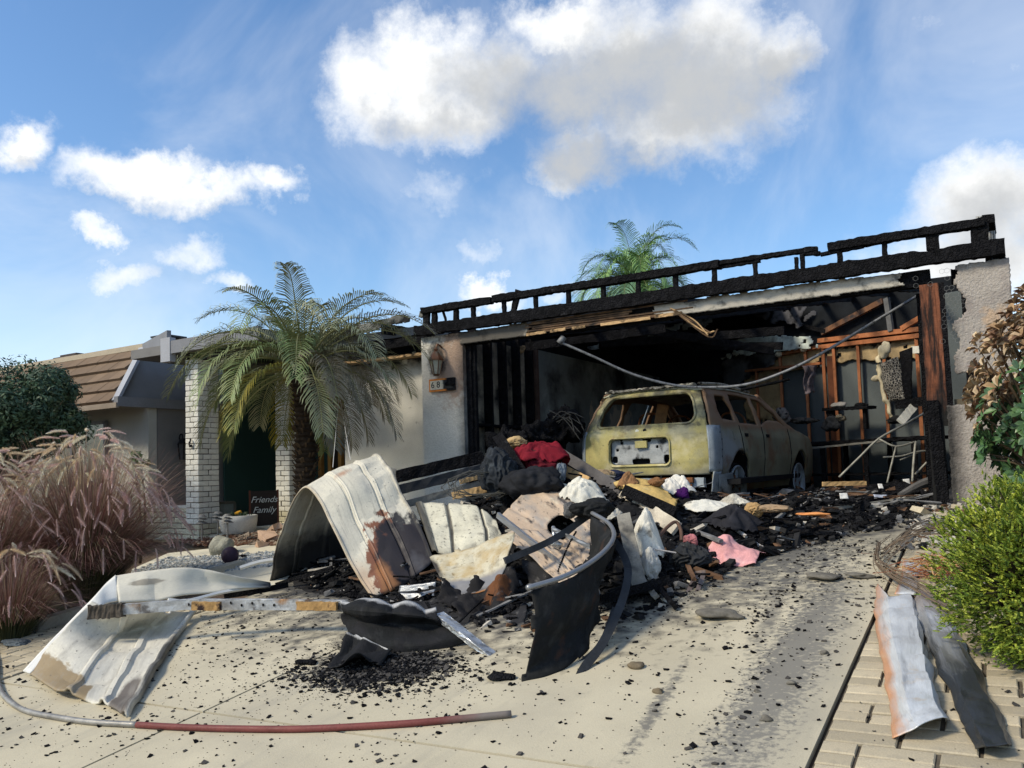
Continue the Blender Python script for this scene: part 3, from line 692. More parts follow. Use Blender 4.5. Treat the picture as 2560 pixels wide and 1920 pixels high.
# ------------------------------------------------------------------ house on the left: wing, porch, brick pillars
house = thing('house', 'single-storey stucco house with tan tiled mansard roof and white brick porch pillars', 'house', (-11, 8, -.4))
unit_bricks = []
for k in range(4):
    bm = bmesh.new(); bmesh.ops.create_cube(bm, size=1)
    for v in bm.verts: v.co += V((R.uniform(-.02, .02), R.uniform(-.03, .03), R.uniform(-.05, .05)))
    bmesh.ops.bevel(bm, geom=bm.edges[:], offset=.05, segments=1, affect='EDGES')
    me = bpy.data.meshes.new('brick'); bm.to_mesh(me); bm.free(); unit_bricks.append(me)
def brick_sets(mat):
    out = []
    for me in unit_bricks:
        m = me.copy(); m.materials.append(mat); out.append(m)
    return out
BW, BT = brick_sets(m_brickw), brick_sets(m_brickt)
def pillar(name, x0, x1, y0, y1, z0, z1, nc):
    mb = MB(); mb.box((x0+.012, y0+.012, z0), (x1-.012, y1-.012, z1)); core = mb.build(name, m_mortar, house)
    ch = (z1-z0)/nc; w = x1-x0; dpt = y1-y0; g = .008
    def brick(xa, xb, ya_, yb, zc, low):
        inst('brick', R.choice(BT if low else BW), ((xa+xb)/2+R.uniform(-.003, .003), (ya_+yb)/2, zc), (R.uniform(-.01, .01), R.uniform(-.01, .01), 0),
             (xb-xa-g, yb-ya_-g, ch-g*1.1), core)
    for c in range(nc):
        zc = z0+ch*(c+.5); s = .62 if c % 2 else .36; low = c < 3
        brick(x0, x0+w*s, y0, y0+.09, zc, low); brick(x0+w*s, x1, y0, y0+(.09 if c % 2 else dpt*.5), zc, low)
        if c % 2: brick(x1-.09, x1, y0+.09, y0+dpt*.62, zc, low); brick(x1-.09, x1, y0+dpt*.62, y1, zc, low)
        else: brick(x1-.09, x1, y0+dpt*.5, y1, zc, low)
    return core
pillar('brick_pillar', -10.48, -10.18, 7.8, 8.18, -.45, 2.26, 34)
pillar('brick_pillar', -10.09, -9.77, 9.2, 9.62, -.35, 2.34, 33)
# low brick wall from the wing to the pillar
mb = MB(); mb.box((-11.9, 7.93, -.6), (-10.49, 8.08, .02)); lw = mb.build('low_wall', m_mortar, house)
for c in range(7):
    x = -11.9-(.16 if c % 2 else 0)
    while x < -10.52:
        xe = min(x+.33, -10.5); xs = max(x, -11.9)
        if xe-xs > .05: inst('brick', R.choice(BT), ((xs+xe)/2, 7.98, -.5+c*.084), (0, R.uniform(-.01, .01), 0), (xe-xs-.01, .13, .072), lw)
        x += .33
inst('cap', BW[0], (-11.2, 8.0, .04), (0, 0, 0), (1.38, .2, .04), lw)
# wing walls
mb = MB(); mb.box((-19, 8.0, -.8), (-11.66, 8.15, 1.72)); mb.build('front_wall', M('wing_stucco', (.42, .42, .385), .92, var=.08, vscale=2, bump=.5, bscale=80), house)
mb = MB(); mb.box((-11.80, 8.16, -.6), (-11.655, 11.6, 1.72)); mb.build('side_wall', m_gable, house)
wn = MB(); wn.box((-14.6, 7.965, .2), (-12.75, 7.99, 1.45)); wno = wn.build('window', M('dark_glass', (.02, .03, .035), .12, var=.1, bump=0, spec=.6, fine=0), house)
for (a, b) in (((-14.6, 7.95, 1.45), (-12.72, 7.95, 1.45)), ((-14.6, 7.95, .2), (-12.72, 7.95, .2)), ((-12.74, 7.95, .2), (-12.74, 7.95, 1.45)), ((-13.7, 7.95, .2), (-13.7, 7.95, 1.45))):
    f = MB(); f.bar(a, b, .05, .05); f.build('frame', m_gray_trim, wno)
# mansard: real tiles, course by course
E0, E1 = V((0, 7.46, 1.66)), V((0, 8.36, 2.66))
def rake(t): return -11.68-(.70)*t
deck = MB(); deck.add([(-20, E0.y+.03, E0.z-.03), (rake(0), E0.y+.03, E0.z-.03), (rake(1), E1.y+.03, E1.z-.03), (-20, E1.y+.03, E1.z-.03)], [(0, 1, 2, 3)])
roof = deck.build('roof', m_mortar, house)
NR = 5; tl = (E1-E0).length/NR; slope = math.atan2(E1.z-E0.z, E1.y-E0.y)
def tile_mesh(w):
    mb = MB(); L_ = tl*1.12; t0, t1 = .075, .015
    mb.add([(0,0,0),(w,0,0),(w,L_,0),(0,L_,0),(0,.006,t0),(w,.006,t0),(w,L_,t1),(0,L_,t1)], [(0,3,2,1),(4,5,6,7),(0,1,5,4),(1,2,6,5),(2,3,7,6),(3,0,4,7)])
    me = bpy.data.meshes.new('roof_tile'); me.from_pydata([tuple(v) for v in mb.v], [], mb.f); me.materials.append(m_rtile); return me
TW = .31; tms = [tile_mesh(TW-.008)]
for r in range(NR):
    o = E0.lerp(E1, r/NR); x = rake((r+.5)/NR)-TW-.03; k = 0
    off = (r % 2)*TW*.5
    inst('roof_tile', tms[0], (x+off*0, o.y, o.z+R.uniform(0, .004)), (slope+.03, 0, 0), (1, 1, 1), roof)
    x -= TW-off
    while x > -17.2:
        inst('roof_tile', tms[0], (x, o.y+R.uniform(-.004, .004), o.z+R.uniform(0, .006)), (slope+.03+R.uniform(-.006, .006), 0, R.uniform(-.006, .006)), (1, 1, 1), roof); x -= TW
m_rake = M('pale_grey_trim', (.36, .37, .40), .7, var=.08, bump=.1)
mb = MB(); mb.bar((rake(0)+.03, E0.y-.02, E0.z+.05), (rake(1)+.05, E1.y, E1.z+.05), .12, .05, up=V((0, -1, 1))); mb.build('rake_trim', m_rake, house)
mb = MB(); mb.bar((-20, E1.y, E1.z+.06), (rake(1)+.1, E1.y, E1.z+.06), .08, .09); mb.build('ridge_trim', M('tan_trim', (.42, .36, .27), .8, var=.1), house)
# gable side facing the porch, with its fascia band and parapet trim
gp = lambda y, z: V((-11.68+.0*z, y, z))
mb = MB(); mb.add([gp(7.5, 1.7), gp(10.6, 1.7), gp(10.6, 2.72), gp(8.42, 2.72)], [(0, 1, 2, 3)])
for v in mb.v: v.x = -11.72-.66*max(0, min(1, (v.z-1.7)/1.0))*(1 if v.y < 8.5 else .9)
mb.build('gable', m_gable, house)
mb = MB(); mb.bar((-11.62, 7.42, 1.69), (-11.62, 11.2, 1.69), .1, .15); mb.build('fascia', m_gray_trim, house)
mb = MB(); mb.bar((-20, 7.42, 1.63), (-11.58, 7.42, 1.63), .05, .08); mb.build('fascia', M('eave_tan', (.30, .25, .2), .8), house)
mb = MB(); mb.bar((-12.33, 8.40, 2.73), (-12.2, 11.5, 2.73), .3, .1); mb.build('parapet_trim', m_rake, house)
mb = MB(); mb.bar((-12.3, 8.36, 2.66), (-10.6, 7.62, 2.60), .06, .2); mb.build('parapet_trim', m_gray_trim, house)
mb = MB(); mb.box((-10.72, 7.56, 2.22), (-10.5, 7.66, 2.58)); mb.build('parapet_trim', m_rake, house)
# porch roof and walls
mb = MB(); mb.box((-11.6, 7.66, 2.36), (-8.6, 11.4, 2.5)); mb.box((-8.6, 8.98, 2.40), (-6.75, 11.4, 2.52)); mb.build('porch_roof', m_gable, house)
mb = MB(); mb.bar((-10.49, 7.6, 2.43), (-8.6, 7.6, 2.43), .06, .19); mb.build('fascia', m_gray_trim, house)
mb = MB(); mb.bar((-10.5, 7.95, 2.30), (-8.6, 7.95, 2.30), .2, .12); mb.bar((-10.0, 8.0, 2.30), (-10.0, 9.7, 2.30), .2, .1); mb.build('beam', M('dark_beam_paint', (.03, .03, .035), .8), house)
mb = MB(); mb.box((-11.65, 11.0, -.5), (-8.6, 11.1, 2.4)); mb.build('porch_wall', m_teal, house)
mb = MB(); mb.box((-11.6, 9.4, -.5), (-11.56, 11.0, 2.4)); mb.build('porch_wall', m_teal, house)
# stucco wall between the front door and the garage, its eave burned
m_w3 = M('entry_stucco', (.64, .62, .55), .92, var=.10, vscale=2, bump=.8, bscale=50, bdist=.012, layers=[
    dict(c=(.04, .04, .04), grad=((0, 0, 1), 1.7, 2.12), scale=5, amp=1.0, lo=.55, hi=1.0), dict(c=(.2, .19, .17), scale=9, lo=.66, hi=.74, max=.5)])
mb = MB(); mb.box((-8.57, 9.2, -.5), (-6.69, 9.35, 2.1)); mb.build('entry_wall', m_w3, house)
mb = MB(); mb.box((-8.6, 9.36, 2.05), (-6.7, 9.6, 2.4)); mb.build('entry_wall', m_black, house)
charbar('eave_board', (-8.5, 9.05, 2.13), (-6.7, 9.05, 2.11), .2, .035, n=30, mat=m_lath2, parent=house)
charbar('eave_beam', (-9.6, 8.93, 2.27), (-6.72, 8.93, 2.30), .12, .12, n=40, jit=.014, parent=house)
m_fas = M('scorched_fascia', (.20, .20, .18), .85, var=.3, layers=[dict(c=(.015, .015, .015), scale=2.2, lo=.42, hi=.56)])
sheet('burned_fascia', [[(-9.6, 8.88, 2.62), (-8.4, 8.88, 2.66), (-7.4, 8.86, 2.69), (-6.72, 8.86, 2.70)], [(-9.6, 8.9, 2.42), (-8.4, 8.88, 2.44), (-7.4, 8.82, 2.52), (-6.72, 8.84, 2.58)]], m_fas, house, 12, 60, .02, .03, 4, ragged=.35, seed=4)
charbar('rafter_tail', (-7.4, 8.75, 2.50), (-7.2, 10.5, 2.55), .05, .14, n=20, jit=.012, parent=house)
charbar('rafter_tail', (-8.3, 8.8, 2.52), (-8.2, 10.5, 2.56), .05, .14, n=20, jit=.012, parent=house)
for (px, py, w) in ((1012, 905, .18), (1035, 885, .12), (985, 915, .1)):
    c = onY(px, py, 9.1); sheet('plaster_scrap', [[c+V((-w/2, 0, .06)), c+V((w/2, 0, .07))], [c+V((-w/2, 0, -.07)), c+V((w/2, 0, -.06))]], M('pale_plaster', (.55, .52, .42), .9, layers=[dict(c=SOOT, scale=5, lo=.5, hi=.6)]), house, 8, 8, .01, .01, 9, ragged=.5, seed=px)
# front door recess
dr = MB(); dr.box((-9.7, 10.0, -.4), (-8.57, 10.05, 2.3)); dro = dr.build('door', M('dark_door', (.022, .017, .013), .6, var=.3), house)
for px in (802, 826, 852):
    a = onY(px, 1100, 9.95); f = MB(); f.bar((a.x, 9.95, -.3), (a.x, 9.95, 2.2), .07, .07); f.build('door_trim', M('amber_wood_trim', (.28, .15, .045), .5, var=.2, vscale=4), dro)
# roof furniture
cc_ = P(422, 846, 16)
cap = MB(); cap.box(cc_-V((.24, .24, .0)), cc_+V((.24, .24, .035))); cap.box(cc_-V((.14, .14, .5)), cc_+V((.14, .14, 0))); cap.build('vent_cap', M('vent_metal', (.05, .055, .06), .5, var=.2), house)
# house beyond
nb = thing('neighbour_house', 'far roof ridge with a capped brick chimney showing above the tan mansard', 'house', P(215, 940, 30))
c = P(200, 897, 30); mb = MB(); mb.box(c+V((-.9, -.5, -.02)), c+V((.55, .5, .06))); mb.box(c+V((-.7, -.35, .06)), c+V((.35, .35, .16)))
ch = MB(); ch.box(c+V((-.55, -.4, -2)), c+V((.3, .4, -.02))); cho = ch.build('chimney', M('orange_brick', (.34, .14, .07), .85, var=.3, vscale=8), nb); mb.build('chimney_cap', M('brown_cap', (.07, .055, .05), .7), cho)
a, b, c2 = P(150, 912, 32), P(262, 893, 32), P(330, 905, 32)
mb = MB(); mb.add([a, b, c2, c2+V((.5, 3, -1.5)), b+V((.3, .1, 0)), a+V((-3, -1, -1.2)), V((c2.x, c2.y, -.5)), V((a.x-3, a.y-1, -.5))], [(0, 1, 2, 6), (0, 6, 7, 5), (2, 3, 6)]); mb.build('roof', M('grey_shingle', (.14, .14, .15), .85, var=.25, vscale=8), nb)
# ------------------------------------------------------------------ burned-out car in the garage
def build_car():
    CX, CY, CZ = -3.98, 9.76, -.13
    ca, sa, K = math.cos(math.radians(5)), math.sin(math.radians(5)), 1.035       # parked slightly askew
    W = lambda x, y, z: V((CX+K*(x*ca+y*sa), CY+K*(y*ca-x*sa), CZ+1.085*z))
    car = thing('burned_car', 'burned-out yellowish SUV with no glass, rear end facing out of the garage', 'car', W(0, 2.2, 0))
    m_hatch = M('burned_yellow_paint', (.45, .395, .16), .72, var=.3, vscale=2.2, bump=.25, bscale=60, spec=.35, layers=[
        dict(c=(.27, .27, .21), scale=2.6, lo=.5, hi=.64, max=.7), dict(c=(.58, .53, .34), scale=3.6, lo=.5, hi=.64, max=.7), dict(c=(.10, .09, .075), scale=3.3, lo=.56, hi=.72, max=.75), dict(c=(.24, .15, .08), scale=5.3, lo=.6, hi=.72, max=.7), dict(c=(.06, .055, .05), grad=((0, 0, 1), .80, .95), scale=9, amp=1.8, lo=.75, hi=1.1, max=.7),
        dict(c=(.13, .13, .12), grad=((0, 0, 1), .50, .28), scale=4, amp=.9, lo=.35, hi=.9, max=.8),
        dict(c=(.05, .045, .035), scale=16, lo=.63, hi=.72, max=.8), dict(c=(.17, .11, .06), scale=6, lo=.66, hi=.76, max=.6)])
    m_side = M('burned_side_metal', (.27, .25, .165), .7, var=.3, vscale=2, bump=.25, bscale=50, spec=.35, layers=[
        dict(c=(.33, .35, .36), blob=((CX+.9, CY+.55, .55), (.5, .75, .55)), scale=3, amp=.7, lo=.25, hi=.6, max=.9),
        dict(c=(.21, .10, .05), scale=2.4, lo=.52, hi=.66, max=.75), dict(c=(.33, .29, .15), scale=3.1, lo=.58, hi=.74, max=.7),
        dict(c=(.04, .04, .04), scale=5, lo=.62, hi=.74, max=.8), dict(c=(.25, .12, .06), grad=((0, 0, 1), .78, .98), scale=4, amp=.8, lo=.5, hi=.9, max=.7)])
    m_pil = M('burned_pillar_metal', (.42, .42, .33), .75, var=.25, vscale=4, bump=.3, layers=[dict(c=(.16, .13, .09), scale=5, lo=.52, hi=.66, max=.8), dict(c=(.05, .05, .05), scale=9, lo=.62, hi=.7, max=.7)])
    m_grey = M('bare_grey_steel', (.33, .37, .40), .6, metal=.25, var=.2, vscale=4, bump=.15, layers=[dict(c=(.08, .08, .09), scale=5, lo=.55, hi=.7, max=.8)])
    m_rust = M('rusty_steel', (.20, .085, .04), .8, var=.35, vscale=6, bump=.4, layers=[dict(c=(.10, .09, .08), scale=5, lo=.5, hi=.65, max=.8)])
    m_in = M('car_interior_soot', (.015, .015, .016), .9, var=.4, vscale=5, bump=.5)
    zs = [(.2, .84), (.35, .89), (.6, .92), (.85, .915), (.98, .89), (1.05, .865), (1.2, .81), (1.35, .74), (1.44, .69), (1.5, .66)]
    def lerp(tab, t):
        if t <= tab[0][0]: return tab[0][1]
        for (a, b), (c, d) in zip(tab, tab[1:]):
            if t <= c:
                k = (t-a)/(c-a); k = k*k*(3-2*k)*.5+k*.5; return b+(d-b)*k
        return tab[-1][1]
    hw = lambda z: lerp(zs, z)
    ry = lambda z: lerp([(.2, .1), (.4, .04), (.6, .0), (.9, .0), (1.0, .04), (1.2, .14), (1.42, .27), (1.5, .36)], z)
    def rear(s, z):
        x = s*hw(z)*.985; y = ry(z)+.085*abs(s)**5+.02*s*s
        return W(x, y, z)
    win = rrect(-.80, .81, 1.03, 1.385, .13, 8)
    rec = rrect(-.50, .42, .55, .86, .07, 6)
    ns, nz = 84, 60
    hz = holed('hatch', frange(-.955, .955, ns), frange(.42, 1.46, nz), rear, [win, rec], m_hatch, car, .035)
    # raised frame round the rear window and the recess
    for poly, rr in ((rrect(-.815, .825, 1.015, 1.40, .14, 8), .016), (rrect(-.515, .435, .535, .875, .075, 6), .012)):
        mb = MB(); mb.tube([rear(a, b)+V((0, -.006, 0)) for a, b in poly+poly[:1]], rr, 6, 1, cap=False); mb.build('opening_rim', m_hatch, hz, True)
    rp = lambda s, z: rear(s, z)+V((0, .07+.012*noise.noise(V((s*5, z*9, 0))), 0))
    holes = [rrect(-.17, .10, .56, .62, .02), rrect(-.485, -.40, .58, .66, .02), rrect(.31, .40, .57, .66, .02), rrect(.0, .13, .82, .855, .015), rrect(-.35, -.30, .80, .84, .015), rrect(.2, .24, .74, .78, .015), rrect(-.43, -.38, .72, .75, .01)]
    pl = holed('plate_recess', frange(-.5, .42, 46), frange(.55, .86, 18), rp, holes, M('scorched_inner_panel', (.40, .42, .43), .65, var=.25, vscale=5, bump=.2, layers=[dict(c=(.02, .02, .02), scale=5, lo=.5, hi=.62, max=.95)]), hz, .01)
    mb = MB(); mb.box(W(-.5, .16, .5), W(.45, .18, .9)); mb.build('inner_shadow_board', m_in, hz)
    mb = MB(); a = rear(-.02, .80); mb.box(a+V((-.07, .02, -.05)), a+V((.09, .06, .04))); mb.build('latch_plate', m_hatch, hz)
    for (s, z, m) in ((-.06, .955, M('white_badge', (.75, .74, .62), .5, bump=0)), (.06, .957, m_in)):
        bm = MB(); a = rear(s, z)+V((0, -.004, 0)); bm.add([a]+[a+V((.026*math.cos(k*.5236), 0, .024*math.sin(k*.5236))) for k in range(12)], [(0, k+1, (k+1) % 12+1) for k in range(12)]); bm.build('badge_hole', m, hz)
    # sides with wheel arches and side windows
    zr = lambda y: lerp([(.2, 1.40), (.4, 1.465), (1.4, 1.48), (2.2, 1.45), (2.6, 1.33), (3.1, 1.06), (3.4, .98), (4.1, .90), (4.45, .74)], y)
    def side(sg):
        def fn(y, t):
            z = .2+(zr(y)-.2)*t
            x = hw(z)*(1-.10*max(0, (y-3.3)/1.15)**2)
            bulge = .03*math.exp(-((y-.85)/.5)**2)*math.exp(-((z-.62)/.2)**2)+.03*math.exp(-((y-3.45)/.5)**2)*math.exp(-((z-.62)/.2)**2)
            yy = y
            if y < .3: x -= (.3-y)**2*.6; yy = max(y, ry(z)+.1)
            return W(sg*(x+bulge), yy, z)
        def tz(y, z): return (z-.2)/(zr(y)-.2)
        def poly(pts): return [(y, tz(y, z)) for y, z in pts]
        arch = lambda yc: poly([(yc+.39*math.cos(a), max(.15, .30+.40*math.sin(a))) for a in frange(-.35, math.pi+.35, 22)])
        hs = [arch(.92), arch(3.45), poly([(.52, 1.07), (.95, 1.05), (1.0, 1.2), (.93, 1.37), (.62, 1.36), (.5, 1.2)]),
              poly([(1.09, 1.03), (1.78, 1.02), (1.84, 1.39), (1.12, 1.40), (1.05, 1.22)]), poly([(1.90, 1.02), (2.92, 1.02), (2.55, 1.24), (2.26, 1.37), (1.93, 1.39)])]
        o = holed('side_panel', frange(.06, 4.45, 150), frange(0, 1, 46), fn, hs, m_side, car, .03*sg)
        if sg > 0:
            for yl in ((1.02, .24), (1.86, .3), (2.98, .3)):    # door seams
                mb = MB(); mb.tube([fn(yl[0]+(.10 if z < .6 and yl[0] < 1.5 else 0), tz(yl[0], z))+V((.003, 0, 0)) for z in frange(.3, 1.0, 10)], .006, 5, 1); mb.build('door_seam', m_in, o)
            for yh in (1.22, 2.05):
                mb = MB(); a = fn(yh, tz(yh, .88)); mb.box(a+V((-.02, -.07, -.02)), a+V((.012, .05, .025))); mb.build('door_handle', m_in, o)
        return fn
    side(1); side(-1)
    # roof, hood, roof rack
    holed('roof', frange(-1, 1, 24), frange(.3, 2.35, 30), lambda s, y: W(s*.70, y+.03*s*s, zr(y)-.01+.045*(1-s*s)+.006*noise.noise(V((s*4, y*4, 0)))), [], m_pil, car, .02)
    holed('hood', frange(-1, 1, 20), frange(3.25, 4.4, 16), lambda s, y: W(s*.86*(1-.1*max(0, (y-3.3)/1.1)**2), y, zr(y)-.01+.05*(1-s*s)-.05*max(0, (y-3.4))), [], m_side, car, .02)
    m_peel = M('peeled_roof_edge', (.35, .33, .28), .8, var=.4, vscale=9, bump=.6, layers=[dict(c=(.02, .02, .02), scale=10, lo=.48, hi=.58, max=.95)])
    mb = MB(); mb.bar(W(-.62, .30, 1.47), W(.62, .30, 1.485), .10, .025, n=40, jit=.006); mb.build('spoiler_remains', m_peel, car)
    for s in (-1, 1): mb = MB(); mb.tube([W(s*.63, .4, 1.50), W(s*.64, 1.2, 1.53), W(s*.62, 2.2, 1.49)], .018, 6, 6); mb.build('roof_rail', m_peel, car, True)
    for s in (-1, 1): mb = MB(); mb.tube([W(s*.68, 2.3, 1.44), W(s*.74, 2.75, 1.25), W(s*.82, 3.2, 1.02)], .035, 6, 6); mb.build('windscreen_pillar', m_side, car, True)
    # tail-light cavities
    for sg in (-1, 1):
        rows = []
        for z in frange(.45, .98, 6):
            x = hw(z); rows.append([W(sg*(x*.93), ry(z)+.075, z), W(sg*(x+.0), ry(z)+.13, z), W(sg*(x+.022), ry(z)+.30-.10*abs(z-.75), z)])
        t = sheet('tail_light_housing', rows, m_grey, car, 14, 10, .02, .004, 8)
        for (z, yo) in ((.9, .25), (.82, .28), (.7, .27), (.62, .26), (.55, .16)):
            a = W(sg*(hw(z)+.033), ry(z)+yo, z); b = MB(); b.add([a+V((0, .012*math.cos(k), .014*math.sin(k))) for k in frange(0, 5.5, 7)], [tuple(range(8))]); b.build('bolt_hole', m_in, t)
    # bumper beam, liner flap
    mb = MB(); mb.bar(W(-.8, .06, .33), W(.8, .06, .33), .07, .12, n=20, jit=.006); mb.build('bumper_beam', m_grey, car)
    mb = MB(); mb.bar(W(.28, .0, .36), W(.68, .0, .36), .05, .06, n=6, jit=.003); mb.bar(W(.30, .02, .27), W(.66, .02, .27), .05, .10, n=6, jit=.004); mb.build('tow_bracket', m_rust, car)
    m_flap = M('melted_liner', (.17, .18, .18), .7, var=.3, vscale=5, bump=.3, layers=[dict(c=(.03, .03, .03), scale=6, lo=.52, hi=.66)])
    sheet('wheel_liner', [[W(.9, .18, .42), W(.97, .34, .45), W(.97, .56, .45)], [W(.9, .18, .28), W(.99, .34, .26), W(.98, .52, .3)], [W(.85, .22, .16), W(.95, .36, .08), W(.93, .5, .12)]], m_flap, car, 16, 14, .01, .012, 8, ragged=.1)
    sheet('rear_skirt', [[W(.9, .1, .45), W(.93, .26, .45)], [W(.86, .1, .2), W(.9, .28, .2)]], m_grey, car, 8, 8, .01, .006, 8)
    # wheels: tyres burned away
    for (sg, yc) in ((1, .92), (1, 3.45), (-1, .92), (-1, 3.45)):
        wr = .255; zc = .24; xo = sg*.80
        w = thing_part(car, 'wheel'); 
        mb = MB(); pr = [(wr, -.09), (wr+.018, -.09), (wr+.018, -.07), (wr-.01, -.05), (wr-.03, 0), (wr-.01, .06), (wr+.018, .075), (wr+.018, .095), (wr, .095), (wr-.025, .06), (wr-.045, 0), (wr-.02, -.05)]
        n = 30; k = len(pr); vs = []; fs = []
        for i in range(n):
            a = 2*math.pi*i/n
            for (r_, o_) in pr: vs.append(W(xo+sg*o_, yc+r_*math.cos(a), zc+r_*math.sin(a)))
        for i in range(n):
            for j in range(k): fs.append((i*k+j, i*k+(j+1) % k, ((i+1) % n)*k+(j+1) % k, ((i+1) % n)*k+j))
        mb.add(vs, fs); mb.build('rim', m_grey, w, True)
        mb = MB()
        for i in range(6):
            a = math.pi*i/3+.3; mb.bar(W(xo+sg*.05, yc, zc), W(xo+sg*.05, yc+.235*math.cos(a), zc+.235*math.sin(a)), .05, .03, up=V((1, 0, 0)), n=2)
        mb.build('spokes', m_grey, w)
        mb = MB(); mb.tube([W(xo-sg*.08, yc, zc), W(xo+sg*.05, yc, zc)], .17, 14, 1); mb.build('brake_disc', m_rust, w)
        mb = MB(); n = 24; k = 8; vs = []; fs = []
        for i in range(n):
            a = 2*math.pi*i/n
            for j in range(k):
                b = 2*math.pi*j/k; q = .285+.03*math.cos(b)+.01*noise.noise(V((i, j, yc))); vs.append(W(xo-sg*.02+.09*math.sin(b), yc+q*math.cos(a), max(zc+q*math.sin(a), .0)))
        for i in range(n):
            for j in range(k): fs.append((i*k+j, i*k+(j+1) % k, ((i+1) % n)*k+(j+1) % k, ((i+1) % n)*k+j))
        mb.add(vs, fs); mb.build('tyre_remains', m_in, w, True)
        mb = MB(); n = 12; vs = []
        for i in range(n+1):
            a = math.pi*i/n
            for o_ in (-.03, -.45): vs.append(W(sg*(.9+o_), yc+.4*math.cos(a), .30+.41*math.sin(a)))
        mb.add(vs, [(2*i, 2*i+1, 2*i+3, 2*i+2) for i in range(n)]); mb.build('arch_liner', m_in, car)
    # cabin: floor, dash, seat frames
    mb = MB(); mb.box(W(-.8, .15, .3), W(.8, 4.2, .36)); mb.build('cabin_floor', m_in, car)
    mb = MB(); mb.box(W(-.74, 2.95, .5), W(.74, 3.2, .98)); mb.build('dashboard', m_in, car)
    for x in (-.4, .4):
        for y in (1.25, 2.2):
            s_ = thing_part(car, 'seat_frame'); mb = MB(); b = .2
            mb.tube([W(x-b, y, .5), W(x-b, y-.1, 1.0), W(x-b*.6, y-.15, 1.2), W(x+b*.6, y-.15, 1.2), W(x+b, y-.1, 1.0), W(x+b, y, .5)], .018, 6, 5)
            for z in (.65, .8, .95): mb.bar(W(x-b, y-.05, z), W(x+b, y-.05, z), .01, .01)
            mb.bar(W(x-b, y, .5), W(x-b, y+.45, .52), .03, .04); mb.bar(W(x+b, y, .5), W(x+b, y+.45, .52), .03, .04); mb.build('tube_frame', m_rust, s_)
    mb = MB(); mb.bar(W(-.25, .95, .8), W(-.15, 1.0, 1.32), .04, .16, n=8, jit=.004); mb.build('burned_seat_board', M('tan_burned_board', (.28, .15, .07), .8, var=.4, vscale=5), car)
    mb = MB(); mb.bar(W(-.22, .4, .95), W(-.08, .42, 1.28), .012, .012); mb.build('wiper_rod', m_grey, car)
    lump('cabin_ash', W(.1, 1.1, .55), (.62, .7, .28), m_ash, car, 4, 4, .3, 3, .3)
def thing_part(parent, name):
    o = bpy.data.objects.new(name, None); col.objects.link(o); o.parent = parent; o.matrix_parent_inverse = Matrix.Translation(-V(parent.location)); o.empty_display_size = .1
    return o
build_car()
# ------------------------------------------------------------------ plants
def perp(d):
    q = d.cross(V((0, 0, 1)))
    if q.length < .05: q = d.cross(V((1, 0, 0)))
    return q.normalized()
def leafmat(name, c, c2, var=.3, rough=.6, trans=.25):
    m = M(name, c, rough, var=var, vscale=6, bump=0, spec=.35, fine=0, layers=[dict(c=c2, scale=3.1, lo=.42, hi=.62)])
    b = m.node_tree.nodes['Principled BSDF']; b.inputs['Transmission Weight'].default_value = 0
    return m
def frond(root, az, el, length, droop, lw, ll, n=46, curl=0, rng=R, twist=0, gap=.1):
    """rachis as a drooping curve, with two rows of leaflets; returns MB with material 0 leaflets, 1 rachis"""
    mb = MB(); d = V((math.cos(az)*math.cos(el), math.sin(az)*math.cos(el), math.sin(el))); p = V(root); pts = [p.copy()]; ds = [d.copy()]
    st = length/22
    for i in range(22):
        d = (d + V((0, 0, -1))*droop*(.35+i/22*1.3)/22*1.6 + V((rng.uniform(-.02, .02), rng.uniform(-.02, .02), 0))).normalized()
        p = p+d*st; pts.append(p.copy()); ds.append(d.copy())
    mb.tube(pts, (.014, .003), 5, 1, mi=1)
    for k in range(n):
        t = gap+(1-gap)*k/(n-1); f = t*22; i = min(int(f), 21); c = pts[i].lerp(pts[i+1], f-i); d = ds[i]
        sx = perp(d); up = sx.cross(d)
        L_ = ll*math.sin(math.pi*(.12+.80*t))**.7*rng.uniform(.82, 1.12)
        for s in (-1, 1):
            lift = .28+rng.uniform(-.12, .12)-curl*t
            o = (sx*s*.80+d*(.55+.35*t)+up*lift).normalized(); a = c.copy(); w = lw*rng.uniform(.8, 1.2)
            q = o.cross(up).normalized()*w; m1 = a+o*L_*.45; e = a+o*L_*.85+V((0, 0, -1))*L_*(.12+.15*rng.random()); m2 = e+(o*.2+V((0, 0, -.5))).normalized()*L_*.2
            mb.add([a-q*.5, a+q*.5, m1+q, m1-q, e+q*.7, e-q*.7, m2], [(0, 1, 2, 3), (3, 2, 4, 5), (5, 4, 6)], 0)
    return mb
m_rach = M('palm_rachis', (.22, .22, .10), .6, var=.2, bump=0)
pal = [leafmat('palm_green', (.12, .18, .06), (.20, .23, .09)), leafmat('palm_grey_green', (.19, .22, .12), (.28, .28, .17)), leafmat('palm_yellowing', (.30, .25, .03), (.12, .15, .03)), leafmat('palm_scorched', (.20, .175, .12), (.13, .125, .085))]
